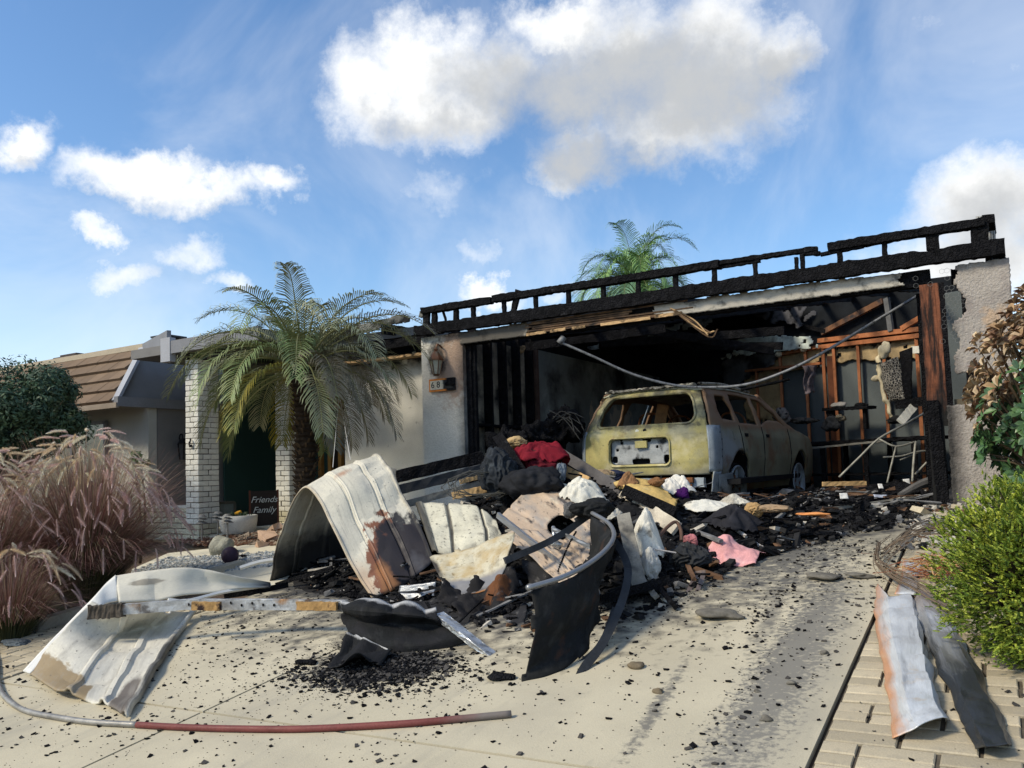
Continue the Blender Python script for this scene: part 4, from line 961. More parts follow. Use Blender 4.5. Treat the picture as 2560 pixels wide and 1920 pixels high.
def palm():
    c = P(757, 955, 10.3); g = h(c.x, c.y); root = V((c.x, c.y, g))
    palm_o = thing('palm_tree', 'short feathery palm with dark trunk in front of the white brick porch', 'palm tree', root)
    m_tr = M('palm_trunk_bark', (.045, .032, .022), .9, var=.4, vscale=9, bump=.9, bscale=40, bdist=.03)
    mb = MB(); n = 14; vs = []; fs = []; H = 70; top = c+V((0, 0, .18))
    for i in range(H+1):
        t = i/H; z = g+(top.z-g)*t; cx = root.x+.06*math.sin(t*2.2)-.02; r = .10+.035*t+(.028 if i % 2 else 0)+(.05*max(0, t-.8)*3)
        for j in range(n):
            a = 2*math.pi*j/n; q = r+.018*noise.noise(V((i*.9, j*1.3, 2)))
            vs.append((cx+q*math.cos(a), root.y+q*math.sin(a), z))
    for i in range(H):
        for j in range(n): fs.append((i*n+j, i*n+(j+1) % n, (i+1)*n+(j+1) % n, (i+1)*n+j))
    mb.add(vs, fs); mb.build('trunk', m_tr, palm_o)
    mb = MB()
    for k in range(260):                                   # stubs of old leaf bases
        t = R.random(); z = g+.3+(top.z-g-.25)*t; a = R.uniform(0, 6.28); r = .12+.03*t; b = V((root.x+.04+r*math.cos(a), root.y+r*math.sin(a), z))
        mb.bar(b, b+V((math.cos(a)*.045, math.sin(a)*.045, .05)), .022, .01)
    tag(mb.build('leaf_bases', M('leaf_base_brown', (.09, .06, .035), .9, var=.4), palm_o), kind='stuff')
    crown = c+V((0, 0, .22)); rng = random.Random(21)
    # azimuths in the view frame: 0 = picture right, pi = picture left
    view = YAW; spec = []
    for k in range(54):
        a = 2*math.pi*(k*.382) ; ring = k/54
        el = 1.15-ring*1.20+rng.uniform(-.15, .15); L_ = 1.5+rng.uniform(-.2, .25)+.42*math.sin(min(ring*1.8, 1)*math.pi)
        spec.append((a, el, L_, 1.0+ring*.9+rng.uniform(-.2, .3), ring))
    for (a, el, L_, dr_, ring) in spec:
        az = a+view; right = math.cos(a)
        if ring > .55 and math.sin(a) < .35 and -.75 < right < .35 and rng.random() < .6: continue
        if ring > .72 and right < -.1: m = pal[2] if rng.random() < .55 else pal[0]
        elif right > .25: m = pal[3] if rng.random() < .5 else pal[1]
        else: m = pal[0] if rng.random() < .45 else pal[1]
        fr = frond(crown+V((math.cos(az)*.05, math.sin(az)*.05, -.12*ring)), az, el, L_, dr_, .0075, .34, 50, rng=rng)
        fr.build('frond', m, palm_o, mats=[m_rach])
palm()
def far_palm():
    c = P(1590, 742, 24); g = V((c.x, c.y, h(c.x, c.y)))
    o = thing('palm_tree', 'bright green palm crown rising behind the charred roof rail', 'palm tree', g)
    mb = MB(); mb.tube([g, V((c.x-.1, c.y, c.z*.6)), c], (.16, .11), 10, 8); mb.build('trunk', M('grey_palm_trunk', (.2, .18, .15), .9), o, True)
    rng = random.Random(5); ml = leafmat('far_palm_green', (.14, .26, .07), (.22, .36, .12)); ml2 = leafmat('far_palm_blue_green', (.12, .24, .14), (.16, .27, .16))
    for k in range(58):
        a = 2*math.pi*k*.382; ring = k/58
        fr = frond(c, a, 1.45-ring*1.35+rng.uniform(-.1, .1), 2.5+rng.uniform(-.3, .4), 2.0+ring*1.0, .012, .62, 50, rng=rng); fr.build('frond', ml if rng.random() < .6 else ml2, o, mats=[m_rach])
far_palm()
def tree(name, label, c, rad, base, mats, n, lsize, seed, cat='tree', trunk=.08, clumps=40):
    rng = random.Random(seed); o = thing(name, label, cat, base); c = V(c)
    mb = MB(); mb.tube([base, V(base).lerp(c, .5)+V((.05, .03, 0)), c], (trunk, trunk*.4), 8, 6)
    cl = []
    for k in range(clumps):
        d = V((rng.gauss(0, 1), rng.gauss(0, 1), rng.gauss(0, 1))).normalized(); r = rng.uniform(.55, .95)
        p = c+V((d.x*rad[0]*r, d.y*rad[1]*r, d.z*rad[2]*r)); cl.append((p, rng.uniform(.2, .36)*min(rad)))
        if k % 3 == 0: mb.tube([V(base).lerp(c, .4), V(base).lerp(c, .6).lerp(p, .4), p], (trunk*.35, trunk*.08), 5, 4)
    mb.build('trunk', M('tree_bark', (.07, .055, .04), .9, var=.3, vscale=8), o, True)
    lf = MB()
    for k in range(n):
        p, r = rng.choice(cl); d = V((rng.gauss(0, 1), rng.gauss(0, 1), rng.gauss(0, 1))).normalized(); q = p+d*r*rng.uniform(.5, 1.05)
        nrm = (d+V((rng.uniform(-.7, .7), rng.uniform(-.7, .7), rng.uniform(-.2, .9)))).normalized(); s = perp(nrm); t = nrm.cross(s); a = rng.uniform(0, 6.28)
        u = (s*math.cos(a)+t*math.sin(a)); v = nrm.cross(u); L_ = lsize*rng.uniform(.7, 1.3); w = L_*.38
        lf.add([q-u*L_*.5, q+v*w*.5, q+u*L_*.5, q-v*w*.5], [(0, 1, 2, 3)], rng.randrange(len(mats)))
    tag(lf.build('crown', mats[0], o, mats=mats[1:]), kind='stuff')
    return o
b_ = P(40, 1180, 11.3); b_.z = h(b_.x, b_.y)
tree('tree', 'dense dark green tree in front of the tan mansard roof', P(30, 1030, 11.3), (1.0, .95, .80), b_, [leafmat('laurel_dark', (.045, .085, .045), (.03, .06, .035)), leafmat('laurel_mid', (.07, .12, .055), (.05, .09, .05))], 30000, .07, 3, clumps=85)
b_ = P(-170, 1200, 11.8); b_.z = h(b_.x, b_.y)
tree('tree', 'second dark green tree at the far left edge of the garden', P(-190, 1060, 11.8), (.9, .9, .8), b_, [MATS['laurel_dark'], MATS['laurel_mid']], 14000, .075, 4, clumps=60)
b_ = P(350, 1330, 10.3); b_.z = h(b_.x, b_.y)
tree('shrub', 'small green garden shrub behind the purple grass', P(352, 1155, 10.1), (.14, .14, .16), b_, [leafmat('shrub_green', (.09, .15, .05), (.06, .1, .04))], 700, .05, 6, 'shrub', .02, 14)
# purple fountain grass
def plume_mesh(seed):
    rng = random.Random(seed); mb = MB(); L_ = .22; pts = []
    for i in range(13):
        t = i/12; pts.append(V((L_*t*(1-.1*t), 0, -.055*t*t*(1.2 if seed % 2 else .6))))
    for i in range(520):
        t = rng.random(); f = t*12; k = min(int(f), 11); p = pts[k].lerp(pts[k+1], f-k); d = (pts[k+1]-pts[k]).normalized()
        r = .030*math.sin(math.pi*min(1, .1+t*.93))**.6; a = rng.uniform(0, 6.28); o = V((0, math.cos(a), math.sin(a)))
        e = p+(o*1.0+d*.9).normalized()*r*rng.uniform(.8, 1.3); w = d.cross(o)*.0013
        mb.add([p-w, p+w, e], [(0, 1, 2)])
    mb.tube(pts, .0035, 5, 1)
    return mb
def grass_clump(name, label, base, R0, H, nb, npl, seed):
    rng = random.Random(seed); base = V(base); o = thing(name, label, 'ornamental grass', base, 'purple fountain grass clumps by the driveway')
    mats = [M('grass_maroon', (.24, .12, .10), .75, var=.3, bump=0, fine=0), M('grass_purple', (.40, .25, .22), .75, var=.3, bump=0, fine=0), M('grass_olive', (.10, .10, .045), .75, var=.3, bump=0, fine=0), M('grass_straw', (.48, .36, .24), .75, var=.3, bump=0, fine=0), M('grass_base_green', (.055, .06, .03), .8, var=.3, bump=0, fine=0)]
    mb = MB(); tips = []
    for i in range(nb):
        a = rng.uniform(0, 6.28); lean = rng.random()**.8; L_ = H*rng.uniform(.65, 1.08); b0 = base+V((math.cos(a), math.sin(a), 0))*rng.uniform(0, .22)
        out = V((math.cos(a), math.sin(a), 0)); d = (out*(.12+.55*lean)+V((0, 0, 1))).normalized(); p = b0.copy(); w = rng.uniform(.0022, .0045)
        q = perp(out)*1.0; q = V((-out.y, out.x, 0)); n = 7; vs = []; fs = []
        for k in range(n+1):
            t = k/n; ww = w*(1-t*.85); vs += [p-q*ww, p+q*ww]
            d = (d+out*.10*lean+V((0, 0, -1))*(.03+.23*lean*t*1.5)).normalized(); p = p+d*L_/n
        for k in range(n): fs.append((2*k, 2*k+1, 2*k+3, 2*k+2))
        r_ = rng.random(); mi = 0 if r_ < .42 else 1 if r_ < .7 else 2 if r_ < .9 else 3
        mb.add(vs, fs[:2], 4 if rng.random() < .6 else 2); nb_ = len(mb.v)-len(vs); mb.f += [tuple(q+nb_ for q in f) for f in fs[2:]]; mb.mi += [mi]*len(fs[2:])
    tag(mb.build('blades', mats[0], o, mats=mats[1:]), kind='stuff')
    pm = []
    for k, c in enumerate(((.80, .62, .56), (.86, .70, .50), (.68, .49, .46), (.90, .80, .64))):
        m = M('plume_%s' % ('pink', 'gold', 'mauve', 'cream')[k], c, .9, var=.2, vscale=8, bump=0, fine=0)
        for s in (0, 1):
            key = 'plume_%d_%d' % (k, s)
            if key not in PLM:
                mbp = plume_mesh(k*2+s); me = bpy.data.meshes.new('plume'); me.from_pydata([tuple(v) for v in mbp.v], [], mbp.f); me.materials.append(m); PLM[key] = me
            pm.append(PLM[key])
    st = MB(); cams = (V((0, 0, 0))-base).normalized()
    for i in range(npl):
        a = rng.uniform(0, 6.28); lean = rng.random()**.75; out = V((math.cos(a), math.sin(a), 0))
        hh = H*(1.0-.66*lean**1.8)*rng.uniform(.86, 1.06); rr = R0*(.15+.95*lean)*rng.uniform(.85, 1.1)
        tip = base+out*rr+V((0, 0, hh)); st.tube([base+out*.08, base+out*rr*.45+V((0, 0, hh*.75)), tip], (.002, .0014), 3, 6, cap=False)
        az = a+rng.uniform(-.7, .7); pitch = rng.uniform(-.4, .5)+lean*.85
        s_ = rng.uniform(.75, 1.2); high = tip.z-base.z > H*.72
        me = rng.choice(pm[2:4]+pm[6:8]+pm[0:2] if high else pm[0:2]+pm[4:6]+pm[0:2])  # sunlit tops painted in: higher plumes draw the gold and cream colours
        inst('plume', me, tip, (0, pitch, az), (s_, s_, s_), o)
    tag(st.build('stems', mats[3], o), kind='stuff')
    return o
PLM = {}
def gb(x, y, d):
    q = P(x, y, d); return V((q.x, q.y, h(q.x, q.y)))
grass_clump('fountain_grass', 'large purple fountain grass clump beside the bent white door section', gb(215, 1490, 8.2), .88, 1.64, 5600, 300, 11)
grass_clump('fountain_grass', 'purple fountain grass clump cut by the picture edge, below the dark tree', gb(-60, 1500, 7.6), .80, 1.62, 3200, 170, 12)
grass_clump('fountain_grass', 'low drooping fountain grass clump nearest the kerb', gb(20, 1545, 6.9), .55, .78, 1800, 45, 13)
# right: evergreen bush with fine foliage
def conifer():
    base = gb(2620, 1500, 3.7); o = thing('evergreen_bush', 'bright green fine-needled bush overhanging the clay pavers', 'bush', base); rng = random.Random(9)
    cl = []
    mb = MB()
    for k in range(420):
        d = V((rng.gauss(0, 1), rng.gauss(0, 1), rng.gauss(0, .9))).normalized(); r = rng.uniform(.55, 1.0)*(1+.10*noise.noise(d*2.2))
        p = base+V((0, 0, .38))+V((d.x*.46*r, d.y*.46*r, d.z*.44*r)); cl.append((p, d))
        mb.tube([base+V((0, 0, .1)), (base+V((0, 0, .3))).lerp(p, .5), p], (.012, .003), 5, 4, cap=False)
    mb.build('branches', M('bush_twig', (.05, .045, .025), .9), o)
    lf = MB()
    for k in range(13000):                                    # feathery flattened sprays
        p, d = rng.choice(cl); q = p+V((rng.gauss(0, 1), rng.gauss(0, 1), rng.gauss(0, 1)))*.032
        ax = (d*.8+V((rng.uniform(-.7, .7), rng.uniform(-.7, .7), rng.uniform(-.1, 1.0)))).normalized(); w = perp(ax); w = w*math.cos(k)+w.cross(ax)*math.sin(k); L_ = rng.uniform(.02, .045)
        mi = 0 if rng.random() < .45 else (1 if rng.random() < .7 else 2)
        for j in range(9):
            t = j/8; c = q+ax*L_*t; ll = L_*.30*(1-.65*t)
            for s_ in ((-1, 1) if j < 8 else (0,)):
                dr = (w*s_*.8+ax*.8+V((rng.uniform(-.35, .35), rng.uniform(-.35, .35), rng.uniform(-.35, .35)))).normalized(); e = c+dr*ll; n_ = perp(dr)*.0036
                lf.add([c-n_, c+n_, c+dr*ll*.6+n_*1.3, e, c+dr*ll*.6-n_*1.3], [(0, 1, 2, 3, 4)], mi)
    tag(lf.build('foliage', leafmat('needle_green', (.26, .34, .04), (.18, .27, .04)), o, mats=[leafmat('needle_lime', (.42, .46, .06), (.32, .40, .06)), leafmat('needle_dark', (.10, .15, .03), (.07, .12, .025))]), kind='stuff')
conifer()
# right: broad-leaved shrub, half scorched
def broadleaf():
    base = gb(2660, 1300, 6.0); base.z = h(base.x, base.y); o = thing('broadleaf_shrub', 'tall broad-leaved shrub, dry brown scorched leaves towards the garage and green inside', 'shrub', base); rng = random.Random(14)
    green = [leafmat('leaf_green', (.06, .13, .045), (.09, .17, .06), rough=.4), leafmat('leaf_deep_green', (.035, .08, .035), (.05, .10, .04), rough=.4)]
    dry = [leafmat('leaf_dry_tan', (.38, .26, .14), (.28, .17, .09)), leafmat('leaf_dry_brown', (.20, .11, .06), (.13, .07, .045)), leafmat('leaf_dry_pale', (.50, .40, .26), (.36, .25, .15))]
    def leaf_verts(L_, w, cup):
        return [V((0, 0, 0)), V((L_*.3, -w*.8, cup)), V((L_*.68, -w, cup*1.2)), V((L_, 0, -cup*.6)), V((L_*.68, w, cup*1.2)), V((L_*.3, w*.8, cup)), V((L_*.35, 0, 0)), V((L_*.7, 0, 0))]
    LF = [(0, 1, 6), (1, 2, 7, 6), (2, 3, 7), (3, 4, 7), (4, 5, 6, 7), (5, 0, 6)]
    items = []; stems = MB()
    ctr = base+V((.12, .1, .98)); rad = V((.68, .66, 1.0))
    for k in range(800):
        d = V((rng.gauss(0, 1), rng.gauss(0, 1), rng.gauss(0, 1))).normalized(); r = rng.uniform(.72, 1.02)
        p = ctr+V((d.x*rad.x*r, d.y*rad.y*r, d.z*rad.z*r))
        if p.z < base.z+.1: continue
        if k % 3 == 0: stems.tube([base+V((0, 0, .05)), base.lerp(p, .5)+V((0, 0, .2)), p], (.014, .004), 5, 4, cap=False)
        toward = (p-ctr).dot(V((-.80, .15, .62)))/.75 + rng.uniform(-.18, .18)
        isdry = toward > .50
        n = rng.randint(6, 9); ax = (d+V((0, 0, .5))).normalized(); sx = perp(ax); sy = ax.cross(sx)
        for j in range(n):
            a = 6.28*j/n+rng.uniform(-.3, .3); o_ = (sx*math.cos(a)+sy*math.sin(a)); dirn = (o_*(.9 if not isdry else .6)+ax*rng.uniform(.2, .8)+(V((0, 0, -.5)) if isdry and rng.random() < .3 else V((0, 0, 0)))).normalized()
            up = (ax-dirn*ax.dot(dirn)); up = up.normalized() if up.length > .01 else perp(dirn); y = up.cross(dirn)
            mt_ = rng.choice(dry) if isdry else rng.choice(green)
            items.append((p+dirn*.01, dirn, y, up, mt_, rng.uniform(.06, .10), rng.uniform(.4, 1.0)))
    stems.build('stems', M('shrub_stem', (.10, .075, .05), .9), o)
    items.sort(key=lambda q: (q[0]-ORG).length)
    protos = {}
    def lm(m, curl):
        key = (m.name, curl)
        if key not in protos:
            me = bpy.data.meshes.new('leaf'); me.from_pydata([tuple(v) for v in leaf_verts(1, .24, .06+.16*curl)], [], LF); me.materials.append(m); protos[key] = me
        return protos[key]
    for (p, d, y, up, m, L_, cu) in items[:300]:
        ob = bpy.data.objects.new('leaf', lm(m, round(cu*2)/2 if m in dry else 0)); mw = Matrix((d*L_, y*L_, up*L_)).transposed().to_4x4(); mw.translation = p
        ob.matrix_basis = mw; link(ob, o)
    mb = MB(); allm = green+dry
    for (p, d, y, up, m, L_, cu) in items[300:]:
        mb.add([p+d*v.x*L_+y*v.y*L_+up*v.z*L_ for v in leaf_verts(1, .24, .06+.16*cu*(m in dry))], LF, allm.index(m))
    tag(mb.build('foliage', allm[0], o, mats=allm[1:]), kind='stuff')
broadleaf()
# ------------------------------------------------------------------ debris heap in front of the garage
def gz(p, dz=0): return V((p.x, p.y, h(p.x, p.y)+dz))
def mound(x, y):
    return (.62*math.exp(-((x+4.1)/1.25)**2-((y-7.2)/1.15)**2) + .30*math.exp(-((x+2.75)/.8)**2-((y-7.3)/1.2)**2)
            + .10*math.exp(-((x+3.2)/.9)**2-((y-5.7)/.7)**2) + .16*math.exp(-((x+4.9)/1.0)**2-((y-6.1)/.7)**2) + .10*math.exp(-((x+1.6)/.9)**2-((y-8.6)/1.2)**2))
def heap():
    x0, x1, y0, y1 = -6.6, -.62, 4.3, 9.9; nx, ny = 90, 84; vs = []
    for x in frange(x0, x1, nx):
        for y in frange(y0, y1, ny):
            m = mound(x, y); k = min(1, max(0, (m-.035)/.1))
            vs.append((x, y, h(x, y)+m*1.0-.045+k*(.07*noise.fractal(V((x*3, y*3, 0)), 1, 2, 4)+.03*noise.noise(V((x*14, y*14, 3))))))
    n = ny+1
    fs = [(i*n+j, (i+1)*n+j, (i+1)*n+j+1, i*n+j+1) for i in range(nx) for j in range(ny)]
    tag(mesh('ash_heap', vs, fs, m_ash, None, False), 'black heap of ash and charred rubble in front of the garage', kind='stuff')
heap()
m_rub = [m_char, m_ash, M('grey_ash_lump', (.16, .16, .16), .9, var=.4, vscale=6), M('pale_chip', (.45, .42, .36), .9, var=.3, vscale=6), M('brown_scrap', (.13, .075, .045), .85, var=.4, vscale=6)]
pile_poly = [(-6.4, 5.9), (-5.2, 5.2), (-4.3, 4.9), (-3.2, 4.45), (-2.35, 4.45), (-1.9, 5.1), (-1.8, 6.2), (-1.2, 7.2), (-.7, 7.7), (-.7, 9.6), (-6.1, 9.6), (-5.8, 7.5)]  # front edge reaches forward, black rubble standing in for shadow there
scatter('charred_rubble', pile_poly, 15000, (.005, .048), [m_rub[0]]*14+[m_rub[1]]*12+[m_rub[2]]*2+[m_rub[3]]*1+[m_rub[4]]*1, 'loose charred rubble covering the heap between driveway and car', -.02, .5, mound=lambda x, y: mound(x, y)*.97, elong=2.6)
scatter('garage_rubble', [(-2.9, 9.4), (-.7, 9.0), (-.65, 12.5), (-2.9, 12.5)], 1600, (.015, .10), [m_rub[0]]*5+[m_rub[1]]*4+[m_rub[2]]*2+[m_rub[3]]+[m_rub[4]]*2, 'charred rubble over the garage floor beside the car', .0, .6, elong=2.6)
def sticks(name, poly, n, label):
    xs = [p[0] for p in poly]; ys = [p[1] for p in poly]; mb = MB(); k = 0
    while k < n:
        x = R.uniform(min(xs), max(xs)); y = R.uniform(min(ys), max(ys))
        if not inside((x, y), poly): continue
        a = R.uniform(0, 6.28); L_ = R.uniform(.12, .5); z = h(x, y)+mound(x, y)+R.uniform(.0, .05); dx = V((math.cos(a), math.sin(a), R.uniform(-.25, .25)))*L_*.5
        c = V((x, y, z+.01)); w = R.uniform(.01, .035); mb.bar(c-dx, c+dx, w, w*R.uniform(.3, .8), n=4, jit=.004, mi=R.choice((0, 0, 0, 1, 2))); k += 1
    tag(mb.build(name, m_char, None, mats=[m_rub[2], m_rub[4]]), label, kind='stuff')
sticks('charred_sticks', pile_poly, 190, 'splintered charred sticks scattered over the ash heap')
sticks('charred_sticks', [(-2.8, 9.2), (-.8, 8.8), (-.8, 11.5), (-2.8, 11.5)], 80, 'splintered charred sticks on the garage floor')
# chips blown over the driveway
def chips():
    mb = MB(); n = 0
    def dens(x, y):
        s = .5+.5*noise.noise(V((x*2.1+y*.2, y*.35, 2)))          # trails running down the slope
        return max(0, s-.15)
    while n < 3600:
        x = R.uniform(-5.9, -2.2); y = R.uniform(1.6, 5.4)
        w = dens(x*1.0, y)*(1 if x < -3 else .3)*(.35+.65*min(1, max(0, (y-1.6)/1.6)))
        if R.random() > w: continue
        s = .0022*(6**(R.random()**3.4)); mb.chunk((x, y, h(x, y)+s*.3), s*1.3, s, s*.5, R.choice((0, 0, 0, 1))); n += 1
    while n < 6600:
        x = R.uniform(-2.6, -.7); y = R.uniform(2.0, 7.2)
        w = (.1+.9*max(0, noise.noise(V((x*5, y*.8, 7)))))*(.25+.75*min(1, max(0, (y-2.5)/4)))
        if R.random() > w: continue
        s = .003*(5**(R.random()**3)); mb.chunk((x, y, h(x, y)+s*.3), s*1.3, s, s*.5, R.choice((0, 0, 1))); n += 1
    while n < 7200:
        x = R.uniform(-7.2, -5.9) if R.random() < .5 else R.uniform(-.6, .9); y = R.uniform(2.2, 6)
        s = .003*(5**(R.random()**3)); mb.chunk((x, y, h(x, y)+s*.3), s*1.3, s, s*.5, R.choice((0, 1))); n += 1
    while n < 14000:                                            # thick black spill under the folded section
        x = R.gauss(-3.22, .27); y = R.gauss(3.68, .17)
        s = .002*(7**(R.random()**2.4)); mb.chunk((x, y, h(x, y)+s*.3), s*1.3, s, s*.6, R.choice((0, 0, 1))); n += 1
    tag(mb.build('charcoal_chips', m_char, None, mats=[M('grey_chip', (.07, .065, .06), .9, var=.4)]), 'charcoal chips scattered over the concrete driveway', kind='stuff')
chips()
# --- door sections and other bent sheet metal; stains and other tones are laid out in each sheet's own length/width coordinates
def panel_mat(name, c, layers, rough=.55, metal=0, bump=.12, nst=(1, 1, 1)):
    return M(name, c, rough, metal, var=.10, vscale=3, bump=bump, bscale=25, nst=nst, coord='UV', layers=layers, spec=.4 if metal else (.25 if max(c) > .3 else .06), fine=.08)
WHITE = (.60, .565, .46)
blk = dict(c=(.02, .02, .022)); rst = dict(c=(.28, .11, .045))
m_arch = panel_mat('door_paint_scorched', WHITE, [
    dict(c=(.42, .40, .35), scale=4, lo=.52, hi=.7, max=.5), dict(c=(.50, .33, .2), blob=((.93, .0, 0), (.16, .35, 1)), scale=6, amp=.8, lo=.2, hi=.7, max=.7),
    dict(c=(.36, .16, .08), blob=((.50, .42, 0), (.03, .2, 1)), scale=9, amp=1, lo=.3, hi=.8, max=.7), dict(c=(.10, .10, .09), scale=2, stretch=(.4, 14, 1), lo=.68, hi=.78, max=.6),
    dict(c=(.06, .06, .06), scale=32, lo=.64, hi=.68, max=.8), dict(c=(.22, .20, .17), scale=5, stretch=(1, 6, 1), lo=.55, hi=.75, max=.6), dict(c=(.12, .11, .10), grad=((0, 1, 0), .9, 1.0), scale=9, amp=1.0, lo=.5, hi=1.0, max=.8), dict(c=(.36, .28, .18), grad=((0, 1, 0), .08, .0), scale=9, amp=1.0, lo=.5, hi=1.0, max=.7),
    dict(c=(.20, .085, .05), blob=((1.02, .56, 0), (.31, .50, 1)), scale=7, amp=.9, lo=.10, hi=.16), dict(c=(.022, .022, .026), blob=((1.0, .70, 0), (.30, .46, 1)), scale=6, amp=1.1, lo=.08, hi=.22, max=.97), dict(c=(.10, .10, .11), blob=((1.0, .8, 0), (.2, .2, 1)), scale=5, amp=1.6, lo=.4, hi=.9, max=.6),
    dict(c=(.30, .14, .06), scale=5, blob=((1.0, .33, 0), (.16, .2, 1)), amp=1.0, lo=.2, hi=.5, max=.8), dict(c=(.03, .03, .032), grad=((1, 0, 0), .30, .08), scale=5, amp=.7, lo=.4, hi=.9, max=.95)], nst=(2.8, 1, 1))  # last layer darkens towards the foot of the left leg
arch = [[P(677,1455,7.9), P(770,1424,8.25), P(884,1388,8.7)], [P(688,1372,7.75), P(780,1335,8.1), P(890,1295,8.55)], [P(718,1292,7.65), P(810,1250,8.0), P(912,1208,8.4)],
        [P(760,1222,7.55), P(850,1168,7.85), P(940,1138,8.15)], [P(800,1258,7.3), P(890,1202,7.55), P(966,1160,7.9)], [P(838,1335,7.05), P(925,1285,7.3), P(1008,1240,7.55)],
        [P(885,1425,6.8), P(968,1368,7.0), P(1052,1322,7.25)], [P(930,1500,6.55), P(1005,1465,6.7), P(1086,1400,6.9)]]
def door(name, label, rows, mat, grp='sections of the torn metal garage door', cat='door section', **k):
    o = sheet(name, rows, mat, None, **k); return tag(o, label, cat, grp)
door('door_section', 'white garage door section bent into an upright arch with a burned lower corner', arch, m_arch, nu=70, nv=90, thick=.012, crumple=.006, cscale=5, ribs=[(.30, .022, -.012), (.345, .012, .006), (.66, .022, -.014), (.71, .012, .008), (.985, .02, .02), (.015, .02, .012)], crease=.034, crs=2.0, seed=4)
m_mid = panel_mat('door_paint_dark_ribs', (.58, .55, .43), [dict(c=(.3, .28, .22), scale=4, lo=.5, hi=.7, max=.5),
    dict(c=(.03, .03, .03), blob=((.5, .32, 0), (1.5, .035, 1)), scale=6, amp=.35, lo=.1, hi=.6, max=.92), dict(c=(.03, .03, .03), blob=((.5, .72, 0), (1.5, .04, 1)), scale=6, amp=.35, lo=.1, hi=.6, max=.92),  # dark bands run along the ribs
    dict(c=(.03, .03, .03), blob=((.5, .02, 0), (1.5, .09, 1)), scale=5, amp=.4, lo=.1, hi=.6, max=.92), dict(c=(.05, .045, .04), scale=20, lo=.58, hi=.66, max=.8), dict(c=(.16, .145, .12), scale=5, lo=.54, hi=.68, max=.65), dict(c=(.1, .09, .07), grad=((1, 0, 0), .75, 1.0), scale=4, amp=.8, lo=.5, hi=1, max=.7)])
door('door_section', 'white ribbed door section lying in the middle of the heap', [[P(1040,1262,7.6), P(1120,1262,7.5), P(1190,1270,7.4), P(1240,1300,7.25)], [P(1060,1320,7.25), P(1130,1318,7.2), P(1205,1318,7.1), P(1255,1340,7.0)], [P(1082,1382,6.95), P(1140,1400,6.85), P(1210,1372,6.85), P(1268,1372,6.8)]],
     m_mid, nu=24, nv=80, thick=.01, crumple=.008, cscale=5, crease=.03, ribs=[(.32, .03, -.02), (.72, .035, -.02), (.04, .04, .02)])
m_flapw = panel_mat('peeled_flap_paint', (.52, .48, .36), [dict(c=(.20, .17, .12), scale=6, lo=.52, hi=.66, max=.7), dict(c=(.04, .035, .03), scale=16, lo=.6, hi=.68, max=.85), dict(c=(.40, .29, .13), scale=4, lo=.42, hi=.6, max=.75), dict(c=(.20, .20, .21), grad=((1, 0, 0), .55, .8), scale=4, amp=.5, lo=.3, hi=.7), dict(c=(.035, .035, .04), grad=((1, 0, 0), .8, 1.05), scale=5, amp=.7, lo=.3, hi=.7),
    dict(c=(.35, .15, .05), blob=((1.0, .6, 0), (.12, .3, 1)), scale=6, amp=.9, lo=.3, hi=.5), dict(c=(.04, .035, .03), blob=((.35, .02, 0), (.5, .1, 1)), scale=6, amp=.8, lo=.2, hi=.6)])
door('door_section', 'peeling white and tan flap of door skin charred along its lower edge', [[P(1066,1392,6.6), P(1150,1372,6.5), P(1230,1345,6.4), P(1292,1322,6.35)], [P(1088,1432,6.3), P(1160,1428,6.25), P(1232,1408,6.15), P(1280,1390,6.1)], [P(1116,1484,6.05), P(1165,1490,6.0), P(1212,1482,5.95), P(1246,1470,5.95)]],
     m_flapw, nu=26, nv=36, thick=.006, crumple=.012, cscale=4, ragged=.05, seed=3, crease=.03, crs=3)
m_chunk = panel_mat('burned_door_lower', (.024, .023, .024), [dict(c=(.17, .07, .03), blob=((.4, .75, 0), (.3, .25, 1)), scale=9, amp=1.6, lo=.3, hi=.6, max=.8), dict(c=(.2, .19, .19), scale=6, lo=.62, hi=.72, max=.6)], .8, 0, .4)
door('door_section', 'charred curled door skin with orange rust below the peeling flap', [[P(1088,1450,6.2), P(1190,1450,6.1), P(1290,1420,6.05)], [P(1100,1510,5.95), P(1195,1500,5.85), P(1300,1470,5.85)], [P(1150,1565,5.6), P(1230,1555,5.55), P(1296,1515,5.65)]], m_chunk, nu=40, nv=50, thick=.008, crumple=.05, cscale=6, ragged=.3, seed=9, crease=.09, crs=3.5)
# silver curled strip pieces beside the arch foot
m_silver = panel_mat('sooty_galvanised', (.34, .35, .36), [dict(c=(.04, .04, .045), scale=5, lo=.46, hi=.66, max=.9), dict(c=(.6, .6, .6), scale=9, lo=.62, hi=.72, max=.5)], .38, .6, .2)
for (pts, w, lb) in (([(1000,1472,6.5), (1050,1468,6.4), (1092,1462,6.35)], .05, 'short curled silver strip at the foot of the arched section'), ([(1000,1490,6.4), (1045,1490,6.3), (1090,1480,6.3)], .05, 'lower curled grey strip at the foot of the arched section')):
    q = [P(*p) for p in pts]; door('metal_strip', lb, [[p+V((0, 0, w/2)) for p in q], [p-V((0, .02, w/2)) for p in q]], m_silver, 'metal strips in the heap', 'metal strip', nu=6, nv=20, thick=.004, crumple=.01, cscale=9)
m_peach = panel_mat('heat_stained_peach_paint', (.50, .38, .27), [dict(c=(.26, .25, .24), scale=3.2, lo=.46, hi=.62, max=.85), dict(c=(.60, .52, .38), scale=5, lo=.56, hi=.68, max=.8), dict(c=(.04, .037, .037), scale=4.3, lo=.54, hi=.62, max=.92), dict(c=(.03, .028, .028), scale=14, lo=.6, hi=.68, max=.85), dict(c=(.16, .15, .15), grad=((0, 1, 0), .75, 1.0), scale=4, amp=.7, lo=.4, hi=.9)])
